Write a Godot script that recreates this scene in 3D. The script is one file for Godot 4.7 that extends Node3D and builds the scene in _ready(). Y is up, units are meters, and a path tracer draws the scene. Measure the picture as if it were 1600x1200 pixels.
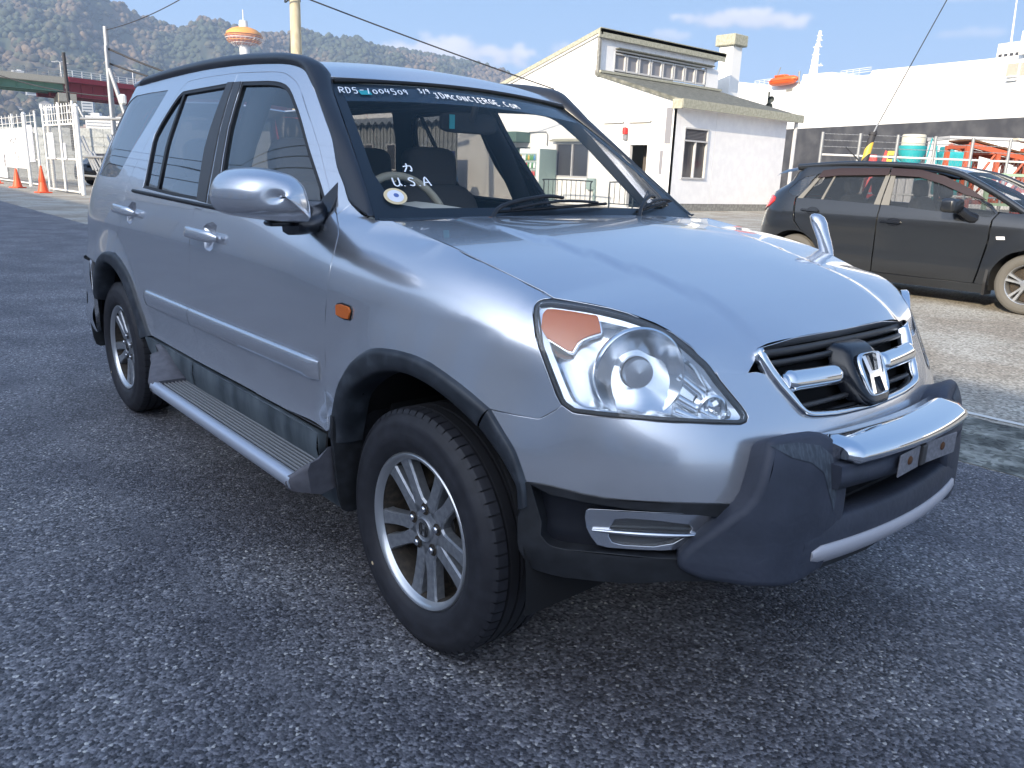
extends Node3D
# A silver compact SUV parked on dark asphalt in a harbour car yard, seen from its front right corner. Metres, y up; the SUV's nose points to +x and its right side to +z.

var M := {}
var rng := RandomNumberGenerator.new()
var used := {}


func _ready() -> void:
	rng.seed = 7
	var cam := Camera3D.new()
	cam.name = "camera"
	cam.position = Vector3(1.589, 1.234, 1.922)
	cam.rotation_order = EULER_ORDER_YXZ
	cam.rotation_degrees = Vector3(-14.743, 48.971, 2.185)
	cam.fov = 51.526
	cam.near = 0.05
	cam.far = 9000.0
	add_child(cam)
	cam.current = true
	var env := Environment.new()
	env.background_mode = Environment.BG_SKY
	env.tonemap_mode = Environment.TONE_MAPPER_LINEAR
	env.tonemap_exposure = EXPOSURE
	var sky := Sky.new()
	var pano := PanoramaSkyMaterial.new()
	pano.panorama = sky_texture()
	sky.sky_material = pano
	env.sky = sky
	env.sdfgi_enabled = true
	env.ssao_enabled = true
	env.ssil_enabled = true
	env.fog_enabled = true
	env.fog_density = 0.00022
	env.fog_light_color = Color(0.74, 0.84, 0.98)
	var we := WorldEnvironment.new()
	we.name = "environment"
	we.environment = env
	add_child(we)
	var sun := DirectionalLight3D.new()
	sun.name = "sun"
	sun.light_energy = 1.6
	sun.light_color = Color(1.0, 0.93, 0.82)
	sun.light_angular_distance = 0.5
	sun.shadow_enabled = true
	sun.basis = Basis.looking_at(Vector3(-0.25, -0.345, -0.905).normalized())
	add_child(sun)
	materials()
	ground()
	far_land()
	bridge()
	ship()
	white_building()
	west_yard()
	fence_and_machines()
	unseen_warehouse()
	overhead_lines()
	suv()
	hatchback()


const EXPOSURE := 1.9


# ---------------------------------------------------------------- sky
func sky_texture() -> ImageTexture:
	var w := 2048
	var h := 1024
	var img := Image.create(w, h, false, Image.FORMAT_RGBF)
	var nz := FastNoiseLite.new()
	nz.seed = 11
	nz.noise_type = FastNoiseLite.TYPE_SIMPLEX_SMOOTH
	nz.frequency = 1.0
	nz.fractal_octaves = 5
	# clouds: azimuth and elevation of the middle, half sizes (degrees), density; azimuth 0 is -z, positive to +x
	var banks := [
		[-53.6, 7.55, 5.6, 1.25, 1.0], [-54.5, 6.2, 5.0, 0.8, 0.6], [-35.0, 9.95, 4.6, 0.85, 0.9], [-39.8, 9.0, 2.2, 0.5, 0.5], [-46.0, 8.0, 1.8, 0.6, 0.6],
		[-70.0, 6.9, 5.2, 1.2, 0.95], [-31.0, 11.4, 3.0, 0.45, 0.35], [-21.0, 10.9, 3.5, 0.45, 0.4], [-22.0, 8.9, 3.0, 0.35, 0.35], [-90.0, 7.0, 8.0, 2.2, 0.7],
		[-120.0, 9.0, 14.0, 2.4, 0.8], [-150.0, 14.0, 16.0, 3.0, 0.6], [25.0, 9.0, 14.0, 2.0, 0.8], [60.0, 12.0, 16.0, 3.0, 0.7], [110.0, 10.0, 18.0, 2.5, 0.7], [160.0, 12.0, 15.0, 3.0, 0.6]]
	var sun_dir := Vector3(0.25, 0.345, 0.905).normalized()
	for y in h:
		var el := (0.5 - (y + 0.5) / h) * PI
		var se := sin(el)
		var base: Vector3
		if el >= 0.0:
			var t := pow(1.0 - se, 2.0)
			base = Vector3(0.17, 0.34, 0.70).lerp(Vector3(0.44, 0.70, 1.06), t)
			base = base.lerp(Vector3(0.62, 0.82, 1.08), pow(1.0 - se, 18.0))
		else:
			base = Vector3(0.17, 0.17, 0.16)
		var deg := rad_to_deg(el)
		for x in w:
			var c := base
			if el >= 0.0:
				var az := (x + 0.5) / w * TAU
				var d := Vector3(cos(el) * sin(az), se, -cos(el) * cos(az))
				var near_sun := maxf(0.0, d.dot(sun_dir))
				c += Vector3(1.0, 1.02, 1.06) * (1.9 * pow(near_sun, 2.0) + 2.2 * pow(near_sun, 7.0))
				if deg < 24.0:
					var azd := rad_to_deg(az if az < PI else az - TAU)
					var cover := 0.0
					var lit := 0.0
					for b in banks:
						var dx: float = fposmod(azd - b[0] + 180.0, 360.0) - 180.0
						dx /= b[2]
						var dy: float = (deg - b[1]) / b[3]
						if absf(dx) > 1.3 or absf(dy) > 1.6:
							continue
						if dy < 0.0:
							dy *= 1.5
						var n := nz.get_noise_3d(d.x * 26.0, deg * 0.9, d.z * 26.0)
						var e: float = 1.0 - (dx * dx + dy * dy) + n * 1.15
						var a: float = smoothstep(0.05, 0.75, e) * float(b[4])
						if a > cover:
							cover = a
							lit = clampf(0.55 + 0.45 * dy + n * 0.5, 0.0, 1.0)
					if cover > 0.0:
						c = c.lerp(Vector3(0.66, 0.70, 0.86).lerp(Vector3(1.20, 1.15, 1.18), lit), cover * 0.92)
			c /= EXPOSURE
			img.set_pixel(x, y, Color(c.x, c.y, c.z))
	return ImageTexture.create_from_image(img)


# ---------------------------------------------------------------- materials
func rgb(r: float, g: float, b: float) -> Color:
	return Color(r, g, b).linear_to_srgb()


func mat(called: String, c: Color, rough := 0.6, metal := 0.0) -> StandardMaterial3D:
	var m := StandardMaterial3D.new()
	m.resource_name = called
	m.albedo_color = c
	m.roughness = rough
	m.metallic = metal
	M[called] = m
	return m


func pane(called: String, c: Color, alpha: float) -> StandardMaterial3D:
	var m := mat(called, Color(c.r, c.g, c.b, alpha), 0.02)
	m.transparency = BaseMaterial3D.TRANSPARENCY_ALPHA
	return m


func noise_tex(seed_: int, freq: float, cols: Array, stops: Array, octaves := 4, size := 512, kind := FastNoiseLite.TYPE_SIMPLEX_SMOOTH) -> NoiseTexture2D:
	var n := FastNoiseLite.new()
	n.seed = seed_
	n.frequency = freq
	n.noise_type = kind
	n.fractal_octaves = octaves
	var t := NoiseTexture2D.new()
	t.width = size
	t.height = size
	t.seamless = true
	t.noise = n
	var g := Gradient.new()
	g.colors = PackedColorArray(cols)
	g.offsets = PackedFloat32Array(stops)
	t.color_ramp = g
	return t


func worn(called: String, cols: Array, stops: Array, freq: float, scale: Vector3, rough := 0.6, seed_ := 3, octaves := 4) -> StandardMaterial3D:
	var m := mat(called, Color.WHITE, rough)
	m.albedo_texture = noise_tex(seed_, freq, cols, stops, octaves)
	m.uv1_triplanar = true
	m.uv1_scale = scale
	return m


func bumpy(m: StandardMaterial3D, seed_: int, freq: float, cm: float) -> void:
	m.heightmap_enabled = true
	m.heightmap_texture = noise_tex(seed_, freq, [Color.BLACK, Color.WHITE], [0.25, 0.75], 3, 256)
	m.heightmap_scale = cm
	if not m.uv1_triplanar:
		m.uv1_triplanar = true
		m.uv1_scale = Vector3(8, 8, 8)


func materials() -> void:
	var p := mat("silver_paint", rgb(0.64, 0.66, 0.70), 0.22, 0.80)
	p.clearcoat_enabled = true
	p.clearcoat = 0.9
	p.clearcoat_roughness = 0.02
	worn("black_plastic", [rgb(0.010, 0.011, 0.013), rgb(0.022, 0.024, 0.029)], [0.3, 0.8], 0.02, Vector3(2, 2, 2), 0.5)
	mat("black_gloss", rgb(0.010, 0.012, 0.017), 0.22)
	mat("rail_black", rgb(0.020, 0.023, 0.030), 0.33)
	mat("pillar_black", rgb(0.040, 0.040, 0.042), 0.45)
	worn("arch_plastic", [rgb(0.016, 0.020, 0.027), rgb(0.028, 0.034, 0.043), rgb(0.060, 0.072, 0.088)], [0.2, 0.55, 0.85], 0.012, Vector3(1.6, 1.6, 1.6), 0.5, 21)
	worn("sill_plastic", [rgb(0.045, 0.058, 0.070), rgb(0.075, 0.094, 0.110), rgb(0.11, 0.135, 0.152)], [0.2, 0.5, 0.85], 0.008, Vector3(2.4, 0.7, 2.4), 0.55, 5)
	worn("guard_plastic", [rgb(0.027, 0.033, 0.050), rgb(0.041, 0.048, 0.070)], [0.2, 0.8], 0.01, Vector3(1.5, 1.5, 1.5), 0.62, 9)
	worn("guard_scuff", [rgb(0.040, 0.050, 0.066), rgb(0.085, 0.105, 0.13)], [0.35, 0.75], 0.03, Vector3(6, 2, 6), 0.7, 13)
	bumpy(M.guard_plastic, 31, 0.12, 0.05)
	worn("step_cap", [rgb(0.085, 0.085, 0.10), rgb(0.13, 0.13, 0.15)], [0.2, 0.8], 0.02, Vector3(2, 2, 2), 0.65, 15)
	worn("step_rubber", [rgb(0.045, 0.05, 0.058), rgb(0.075, 0.08, 0.09)], [0.3, 0.8], 0.02, Vector3(3, 3, 1), 0.5, 17)
	mat("step_rib", rgb(0.20, 0.205, 0.21), 0.45)
	mat("step_silver", rgb(0.56, 0.60, 0.68), 0.35, 0.6)
	mat("chrome", rgb(0.86, 0.87, 0.88), 0.05, 1.0)
	mat("satin_chrome", rgb(0.62, 0.64, 0.68), 0.22, 1.0)
	mat("lamp_chrome", rgb(0.80, 0.84, 0.88), 0.16, 0.9)
	mat("skid_silver", rgb(0.46, 0.46, 0.50), 0.5, 0.25)
	worn("plate_steel", [rgb(0.17, 0.17, 0.19), rgb(0.25, 0.25, 0.27)], [0.3, 0.8], 0.03, Vector3(4, 4, 4), 0.55, 19)
	mat("rust", rgb(0.10, 0.045, 0.02), 0.9)
	var al := worn("alloy", [rgb(0.27, 0.285, 0.31), rgb(0.37, 0.39, 0.42)], [0.25, 0.8], 0.02, Vector3(4, 4, 4), 0.36, 23)
	al.metallic = 0.7
	var br := mat("rim_lip", rgb(0.54, 0.56, 0.58), 0.3, 0.85)
	br.clearcoat_enabled = true
	worn("brake_dark", [rgb(0.02, 0.016, 0.012), rgb(0.06, 0.045, 0.032)], [0.3, 0.8], 0.02, Vector3(4, 4, 4), 0.7, 25)
	worn("tyre", [rgb(0.013, 0.0135, 0.018), rgb(0.024, 0.025, 0.032)], [0.2, 0.8], 0.01, Vector3(3, 3, 3), 0.62, 27)
	mat("tread", rgb(0.011, 0.0115, 0.015), 0.75)
	mat("hatch_tyre", rgb(0.10, 0.095, 0.085), 0.85)
	mat("well_black", rgb(0.006, 0.006, 0.007), 0.95)
	pane("clear_glass", rgb(0.02, 0.05, 0.055), 0.10).metallic_specular = 0.32
	pane("door_glass", rgb(0.03, 0.05, 0.06), 0.34).metallic_specular = 0.8
	pane("privacy_glass", rgb(0.012, 0.016, 0.022), 0.80).metallic_specular = 0.8
	for g in ["door_glass", "privacy_glass"]:
		M[g].clearcoat_enabled = true
		M[g].clearcoat = 1.0
		M[g].clearcoat_roughness = 0.02
	pane("lamp_glass", rgb(0.85, 0.92, 0.95), 0.05)
	pane("top_tint", rgb(0.01, 0.03, 0.06), 0.45)
	mat("rubber", rgb(0.008, 0.008, 0.009), 0.5)
	mat("frit", rgb(0.006, 0.007, 0.012), 0.35)
	var am := worn("amber_lens", [rgb(0.40, 0.07, 0.004), rgb(0.72, 0.17, 0.015), rgb(0.90, 0.34, 0.05)], [0.1, 0.6, 0.95], 0.06, Vector3(22, 22, 22), 0.15, 43, 1)
	(am.albedo_texture as NoiseTexture2D).noise.noise_type = FastNoiseLite.TYPE_CELLULAR  # light and dark cells in the colour stand for glints of the facets
	am.clearcoat_enabled = true
	am.clearcoat = 0.5
	var rd := mat("red_lens", rgb(0.72, 0.025, 0.02), 0.12)
	rd.clearcoat_enabled = true
	mat("interior_dark", rgb(0.020, 0.022, 0.024), 0.85)
	mat("headliner", rgb(0.05, 0.055, 0.055), 0.95)
	mat("seat_cloth", rgb(0.19, 0.165, 0.15), 0.95)
	mat("dash_beige", rgb(0.52, 0.50, 0.42), 0.7)
	mat("wheel_beige", rgb(0.48, 0.43, 0.32), 0.6)
	mat("marker_white", rgb(0.88, 0.90, 0.92), 0.6)
	mat("teal_label", rgb(0.02, 0.32, 0.36), 0.5)
	mat("cream_label", rgb(0.78, 0.62, 0.36), 0.5)
	mat("white_label", rgb(0.80, 0.80, 0.84), 0.5)
	mat("blue_label", rgb(0.10, 0.16, 0.40), 0.5)
	# the yard
	mat("white_wall", rgb(0.80, 0.80, 0.78), 0.75)
	worn("panel_white", [rgb(0.75, 0.75, 0.76), rgb(0.80, 0.80, 0.80)], [0.3, 0.8], 0.01, Vector3(0.4, 0.4, 0.4), 0.75, 51)
	worn("plinth_grey", [rgb(0.19, 0.19, 0.18), rgb(0.28, 0.28, 0.26)], [0.3, 0.8], 0.02, Vector3(0.6, 0.6, 0.6), 0.9, 53)
	worn("roof_grey", [rgb(0.10, 0.105, 0.09), rgb(0.17, 0.17, 0.145), rgb(0.30, 0.30, 0.26)], [0.25, 0.6, 0.9], 0.02, Vector3(0.25, 0.25, 0.9), 0.85, 55)
	worn("fascia", [rgb(0.30, 0.30, 0.23), rgb(0.42, 0.41, 0.33)], [0.3, 0.8], 0.02, Vector3(0.6, 0.6, 0.6), 0.7, 57)
	mat("frame_grey", rgb(0.50, 0.50, 0.50), 0.5)
	mat("dark_pane", rgb(0.055, 0.055, 0.06), 0.12)
	mat("blind_grey", rgb(0.22, 0.22, 0.24), 0.35)
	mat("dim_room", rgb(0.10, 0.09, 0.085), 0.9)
	mat("shade_green", rgb(0.08, 0.14, 0.12), 0.7)
	mat("iron", rgb(0.035, 0.045, 0.045), 0.6, 0.3)
	mat("vend_white", rgb(0.78, 0.78, 0.78), 0.4)
	mat("vend_side", rgb(0.30, 0.40, 0.38), 0.5)
	mat("vend_blue", rgb(0.012, 0.035, 0.16), 0.35)
	mat("bottle_green", rgb(0.10, 0.30, 0.12), 0.4)
	mat("bottle_yellow", rgb(0.65, 0.42, 0.08), 0.4)
	mat("bottle_blue", rgb(0.08, 0.25, 0.5), 0.4)
	mat("bottle_red", rgb(0.55, 0.05, 0.05), 0.4)
	mat("sign_red", rgb(0.50, 0.02, 0.02), 0.5)
	worn("shed_grey", [rgb(0.24, 0.26, 0.27), rgb(0.32, 0.34, 0.35)], [0.3, 0.8], 0.02, Vector3(0.5, 0.5, 0.5), 0.8, 59)
	mat("galvanised", rgb(0.30, 0.31, 0.32), 0.5, 0.4)
	mat("pipe_white", rgb(0.72, 0.72, 0.70), 0.55)
	mat("wire_dark", rgb(0.03, 0.03, 0.035), 0.7)
	worn("concrete", [rgb(0.34, 0.32, 0.27), rgb(0.46, 0.43, 0.36)], [0.3, 0.8], 0.02, Vector3(0.5, 0.5, 0.5), 0.9, 61)
	worn("pole_concrete", [rgb(0.40, 0.35, 0.24), rgb(0.50, 0.45, 0.33)], [0.3, 0.8], 0.02, Vector3(0.6, 0.2, 0.6), 0.9, 63)
	mat("cone_orange", rgb(0.85, 0.10, 0.03), 0.5)
	mat("girder_green", rgb(0.13, 0.28, 0.21), 0.6)
	mat("girder_red", rgb(0.26, 0.016, 0.028), 0.6)
	worn("ship_white", [rgb(0.76, 0.76, 0.75), rgb(0.82, 0.82, 0.81)], [0.3, 0.8], 0.01, Vector3(0.05, 0.05, 0.05), 0.6, 65)
	worn("ship_dark", [rgb(0.045, 0.045, 0.05), rgb(0.075, 0.075, 0.08)], [0.3, 0.8], 0.01, Vector3(0.06, 0.06, 0.06), 0.55, 67)
	mat("lifeboat_orange", rgb(0.75, 0.12, 0.02), 0.45)
	mat("machine_red", rgb(0.45, 0.03, 0.03), 0.5)
	mat("machine_teal", rgb(0.02, 0.30, 0.33), 0.5)
	mat("machine_orange", rgb(0.42, 0.09, 0.04), 0.6)
	mat("machine_yellow", rgb(0.60, 0.50, 0.05), 0.5)
	mat("tank_cream", rgb(0.55, 0.52, 0.42), 0.5)
	mat("gate_green", rgb(0.30, 0.42, 0.30), 0.6)
	mat("guard_yellow", rgb(0.72, 0.46, 0.06), 0.5)
	mat("tower_orange", rgb(0.72, 0.30, 0.05), 0.6)
	mat("tower_lattice", rgb(0.50, 0.20, 0.13), 0.6)
	mat("road_paint", rgb(0.60, 0.60, 0.57), 0.8)
	worn("warehouse_wall", [rgb(0.42, 0.48, 0.55), rgb(0.50, 0.56, 0.63)], [0.3, 0.8], 0.02, Vector3(0.2, 0.2, 0.2), 0.8, 69)  # wall of the added shed: pale blue to lighten and tint the shaded car
	var bp := mat("black_paint", rgb(0.017, 0.020, 0.025), 0.32, 0.3)
	bp.clearcoat_enabled = true
	bp.clearcoat_roughness = 0.06
	pane("smoke_glass", rgb(0.02, 0.024, 0.028), 0.55)
	mat("visor_brown", rgb(0.030, 0.017, 0.015), 0.25)
	mat("pillar_grey", rgb(0.16, 0.155, 0.14), 0.5)
	mat("door_black", rgb(0.015, 0.015, 0.016), 0.4)
	mat("hill_green", Color.WHITE, 0.95).vertex_color_use_as_albedo = true
	mat("house_white", rgb(0.60, 0.60, 0.60), 0.8)
	mat("house_grey", rgb(0.36, 0.38, 0.40), 0.8)
	mat("house_brown", rgb(0.34, 0.26, 0.22), 0.8)
	mat("house_roof", rgb(0.14, 0.14, 0.15), 0.8)
	mat("house_window", rgb(0.06, 0.07, 0.08), 0.3)
	mat("water", rgb(0.03, 0.06, 0.07), 0.12)


# ---------------------------------------------------------------- naming
func numbered(called: String) -> String:
	var k: int = used.get(called, 0)
	used[called] = k + 1
	return called if k == 0 else "%s_%03d" % [called, k]


func tag(o: Node3D, label := "", category := "", group := "", kind := "") -> Node3D:
	if label:
		o.set_meta("label", label)
	if category:
		o.set_meta("category", category)
	if group:
		o.set_meta("group", group)
	if kind:
		o.set_meta("kind", kind)
	return o


func thing(called: String, label: String, category: String, at := Vector3.ZERO, turn := 0.0, group := "") -> Node3D:
	var o := Node3D.new()
	o.name = numbered(called)
	o.position = at
	o.rotation.y = turn
	add_child(o)
	tag(o, label, category, group)
	return o


func copy(o: Node3D, at: Vector3, turn := 0.0, label := "") -> Node3D:
	var called := String(o.name).rstrip("0123456789").trim_suffix("_")
	var c: Node3D = o.duplicate()
	c.name = numbered(called)
	add_child(c)
	c.position = at
	c.rotation.y = turn
	if label:
		c.set_meta("label", label)
	return c


func part(called: String, mb: MB, material: String, parent: Node3D = self, at := Vector3.ZERO) -> MeshInstance3D:
	var o := MeshInstance3D.new()
	o.mesh = mb.mesh()
	o.material_override = M[material]
	o.position = at
	if parent == self:
		o.name = numbered(called)
		add_child(o)
	else:
		o.name = called
		var k := 0
		while parent.has_node(NodePath(String(o.name))):
			k += 1
			o.name = "%s_%03d" % [called, k]
		parent.add_child(o, true)
	return o


func same(called: String, mesh: Mesh, material: String, parent: Node3D, t: Transform3D) -> MeshInstance3D:
	var o := MeshInstance3D.new()
	o.mesh = mesh
	o.material_override = M[material]
	o.transform = t
	o.name = called
	var k := 0
	while parent.has_node(NodePath(String(o.name))):
		k += 1
		o.name = "%s_%03d" % [called, k]
	parent.add_child(o, true)
	return o


func struct(called: String, mb: MB, material: String, kind := "structure") -> MeshInstance3D:
	var o := part(called, mb, material)
	o.set_meta("kind", kind)
	return o


# ---------------------------------------------------------------- mesh building
class MB:
	var v := PackedVector3Array()
	var n := PackedVector3Array()
	var uv := PackedVector2Array()
	var col := PackedColorArray()
	var flip := false  # mirrored in z

	func put(p: Vector3, nn: Vector3, t := Vector2.ZERO) -> void:
		v.append(p)
		n.append(nn)
		uv.append(t)

	func tri(a: Vector3, b: Vector3, c: Vector3, na: Vector3, nb: Vector3, nc: Vector3, ta := Vector2.ZERO, tb := Vector2.ZERO, tc := Vector2.ZERO) -> void:
		if flip:
			a.z = -a.z; b.z = -b.z; c.z = -c.z
			na.z = -na.z; nb.z = -nb.z; nc.z = -nc.z
		var f := (b - a).cross(c - a)
		if f.length_squared() < 1e-16:
			return
		if f.dot(na + nb + nc) > 0.0:
			put(a, na, ta); put(c, nc, tc); put(b, nb, tb)
		else:
			put(a, na, ta); put(b, nb, tb); put(c, nc, tc)

	func face(a: Vector3, b: Vector3, c: Vector3, d: Vector3, out: Vector3) -> void:
		var nn := (b - a).cross(d - a)
		if nn.length_squared() < 1e-18:
			nn = (c - b).cross(d - b)
		nn = nn.normalized()
		if nn.dot(out) < 0.0:
			nn = -nn
		var w := (b - a).length()
		var h := (d - a).length()
		tri(a, b, c, nn, nn, nn, Vector2(0, 0), Vector2(w, 0), Vector2(w, h))
		tri(a, c, d, nn, nn, nn, Vector2(0, 0), Vector2(w, h), Vector2(0, h))

	# a box with chamfered long edges when bevel > 0
	func box(center: Vector3, size: Vector3, b := Basis.IDENTITY, bevel := 0.0) -> MB:
		var h := size * 0.5
		var e := minf(bevel, minf(h.x, minf(h.y, h.z)) * 0.9)
		for axis in 3:
			for s in [-1.0, 1.0]:
				var u := (axis + 1) % 3
				var w := (axis + 2) % 3
				var q: Array[Vector3] = []
				for k in [[-1, -1], [1, -1], [1, 1], [-1, 1]]:
					var p := Vector3.ZERO
					p[axis] = s * h[axis]
					p[u] = k[0] * (h[u] - e)
					p[w] = k[1] * (h[w] - e)
					q.append(center + b * p)
				var o := Vector3.ZERO
				o[axis] = s
				face(q[0], q[1], q[2], q[3], b * o)
		if e > 0.0:
			for axis in 3:
				var u := (axis + 1) % 3
				var w := (axis + 2) % 3
				for su in [-1.0, 1.0]:
					for sw in [-1.0, 1.0]:
						var q: Array[Vector3] = []
						for k in [[-1, 0], [1, 0], [1, 1], [-1, 1]]:
							var p := Vector3.ZERO
							p[axis] = k[0] * (h[axis] - e)
							p[u] = su * (h[u] - (e if k[1] == 0 else 0.0))
							p[w] = sw * (h[w] - (0.0 if k[1] == 0 else e))
							q.append(center + b * p)
						var o := Vector3.ZERO
						o[u] = su
						o[w] = sw
						face(q[0], q[1], q[2], q[3], b * o)
			for sx in [-1.0, 1.0]:
				for sy in [-1.0, 1.0]:
					for sz in [-1.0, 1.0]:
						var s3 := Vector3(sx, sy, sz)
						var a := center + b * (s3 * Vector3(h.x, h.y - e, h.z - e))
						var c := center + b * (s3 * Vector3(h.x - e, h.y, h.z - e))
						var d := center + b * (s3 * Vector3(h.x - e, h.y - e, h.z))
						var nn := (b * s3).normalized()
						tri(a, c, d, nn, nn, nn)
		return self

	# rows of points; normals from the grid, turned towards the side that «hint» (a point inside) is not on; closed: each row is a ring
	func loft(rows: Array, closed := false, inside = null, cap := false, smooth := true) -> MB:
		var nr := rows.size()
		var nc: int = rows[0].size()
		var nn := []
		var total := 0.0
		for i in nr:
			var line := PackedVector3Array()
			for j in nc:
				var a: Vector3 = rows[maxi(i - 1, 0)][j]
				var b: Vector3 = rows[mini(i + 1, nr - 1)][j]
				var j0 := posmod(j - 1, nc) if closed else maxi(j - 1, 0)
				var j1 := (j + 1) % nc if closed else mini(j + 1, nc - 1)
				var q := (b - a).cross(rows[i][j1] - rows[i][j0])
				if q.length_squared() < 1e-18:
					var i2 := i + 1 if i == 0 else i - 1
					q = (b - a).cross(rows[i2][j1] - rows[i2][j0])
				line.append(q.normalized())
			nn.append(line)
		for i in nr:
			var mid := Vector3.ZERO
			if inside is Vector3:
				mid = inside
			else:
				for j in nc:
					mid += rows[i][j] / nc
			for j in nc:
				total += nn[i][j].dot(rows[i][j] - mid)
		var sg := -1.0 if total < 0.0 else 1.0
		if not (inside is Vector3) and not closed and inside is Callable:
			sg = inside.call(nn, rows)
		for i in nr - 1:
			for j in (nc if closed else nc - 1):
				var k := (j + 1) % nc
				var a: Vector3 = rows[i][j]
				var b: Vector3 = rows[i][k]
				var c: Vector3 = rows[i + 1][k]
				var d: Vector3 = rows[i + 1][j]
				if smooth:
					tri(a, b, c, nn[i][j] * sg, nn[i][k] * sg, nn[i + 1][k] * sg)
					tri(a, c, d, nn[i][j] * sg, nn[i + 1][k] * sg, nn[i + 1][j] * sg)
				else:
					var q := (c - a).cross(d - b).normalized()
					if q.dot(nn[i][j] * sg) < 0.0:
						q = -q
					tri(a, b, c, q, q, q)
					tri(a, c, d, q, q, q)
		if cap and closed:
			for e in 2:
				var ring: Array = Array(rows[0] if e == 0 else rows[nr - 1])
				var mid := Vector3.ZERO
				for p in ring:
					mid += p / nc
				var inner: Array = Array(rows[mini(1, nr - 1)] if e == 0 else rows[maxi(nr - 2, 0)])
				var other := Vector3.ZERO
				for p in inner:
					other += p / nc
				var o := (mid - other).normalized()
				for j in nc:
					tri(mid, ring[j], ring[(j + 1) % nc], o, o, o)
		return self

	# flat-sided strip of the sweep of a 2D section along a path; sec points are (side, up)
	func tube(path: Array, radius: float, sides := 8, cap := true, r_end := -1.0) -> MB:
		var rows := []
		var up := Vector3.UP
		for i in path.size():
			var a: Vector3 = path[maxi(i - 1, 0)]
			var b: Vector3 = path[mini(i + 1, path.size() - 1)]
			var t := (b - a).normalized()
			if absf(t.dot(up)) > 0.93:
				up = Vector3.RIGHT if absf(t.x) < 0.9 else Vector3.FORWARD
			var s := t.cross(up).normalized()
			var w := s.cross(t)
			up = w
			var r := radius if r_end < 0.0 else lerpf(radius, r_end, float(i) / (path.size() - 1))
			var ring := PackedVector3Array()
			for k in sides:
				var g := TAU * k / sides
				ring.append(path[i] + s * (cos(g) * r) + w * (sin(g) * r))
			rows.append(ring)
		return loft(rows, true, null, cap)

	# profile of (radius, height) turned about an axis
	func lathe(profile: Array, at: Vector3, axis := Vector3.UP, sides := 24, smooth := true) -> MB:
		var up := axis.normalized()
		var s := up.cross(Vector3.RIGHT if absf(up.x) < 0.9 else Vector3.FORWARD).normalized()
		var w := s.cross(up)
		for i in profile.size() - 1:
			var p: Vector2 = profile[i]
			var q: Vector2 = profile[i + 1]
			var d := (q - p).normalized()
			var n0 := Vector2(d.y, -d.x)
			var np := n0
			var nq := n0
			if smooth:
				if i > 0:
					var e: Vector2 = (p - profile[i - 1]).normalized()
					if e.dot(d) > 0.6:
						np = (n0 + Vector2(e.y, -e.x)).normalized()
				if i < profile.size() - 2:
					var e: Vector2 = (profile[i + 2] - q).normalized()
					if e.dot(d) > 0.6:
						nq = (n0 + Vector2(e.y, -e.x)).normalized()
			for k in sides:
				var g := TAU * k / sides
				var h := TAU * (k + 1) / sides
				var c0 := s * cos(g) + w * sin(g)
				var c1 := s * cos(h) + w * sin(h)
				var a := at + c0 * p.x + up * p.y
				var b := at + c1 * p.x + up * p.y
				var c := at + c1 * q.x + up * q.y
				var e := at + c0 * q.x + up * q.y
				var na := c0 * np.x + up * np.y
				var nb := c1 * np.x + up * np.y
				var nc := c1 * nq.x + up * nq.y
				var ne := c0 * nq.x + up * nq.y
				tri(a, b, c, na, nb, nc)
				tri(a, c, e, na, nc, ne)
		return self

	# a flat polygon in the plane (o; ex, ey) given a thickness along ez
	func slab(poly: PackedVector2Array, o: Vector3, ex: Vector3, ey: Vector3, ez: Vector3, depth: float) -> MB:
		var idx := Geometry2D.triangulate_polygon(poly)
		for i in range(0, idx.size(), 3):
			for s in [0.0, 1.0]:
				var q: Array[Vector3] = []
				for k in 3:
					var p := poly[idx[i + k]]
					q.append(o + ex * p.x + ey * p.y - ez * (depth * s))
				var nn := ez if s == 0.0 else -ez
				tri(q[0], q[1], q[2], nn, nn, nn, poly[idx[i]], poly[idx[i + 1]], poly[idx[i + 2]])
		var cw := Geometry2D.is_polygon_clockwise(poly)
		for i in poly.size():
			var a := poly[i]
			var b := poly[(i + 1) % poly.size()]
			var d := (b - a).normalized()
			var t := Vector2(d.y, -d.x) * (1.0 if not cw else -1.0)
			var out := ex * t.x + ey * t.y
			var pa := o + ex * a.x + ey * a.y
			var pb := o + ex * b.x + ey * b.y
			face(pa, pb, pb - ez * depth, pa - ez * depth, out)
		return self

	func mesh() -> ArrayMesh:
		var arr := []
		arr.resize(Mesh.ARRAY_MAX)
		arr[Mesh.ARRAY_VERTEX] = v
		arr[Mesh.ARRAY_NORMAL] = n
		arr[Mesh.ARRAY_TEX_UV] = uv
		if col.size() == v.size() and v.size() > 0:
			arr[Mesh.ARRAY_COLOR] = col
		var m := ArrayMesh.new()
		if v.size() > 0:
			m.add_surface_from_arrays(Mesh.PRIMITIVE_TRIANGLES, arr)
		return m


func V(x: float, y: float, z: float) -> Vector3:
	return Vector3(x, y, z)


func flat2(a: Array) -> PackedVector2Array:
	var r := PackedVector2Array()
	for i in range(0, a.size() - 1, 2):
		r.append(Vector2(a[i], a[i + 1]))
	return r


func flat3(a: Array) -> Array:
	var r := []
	for i in range(0, a.size() - 2, 3):
		r.append(Vector3(a[i], a[i + 1], a[i + 2]))
	return r


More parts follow.
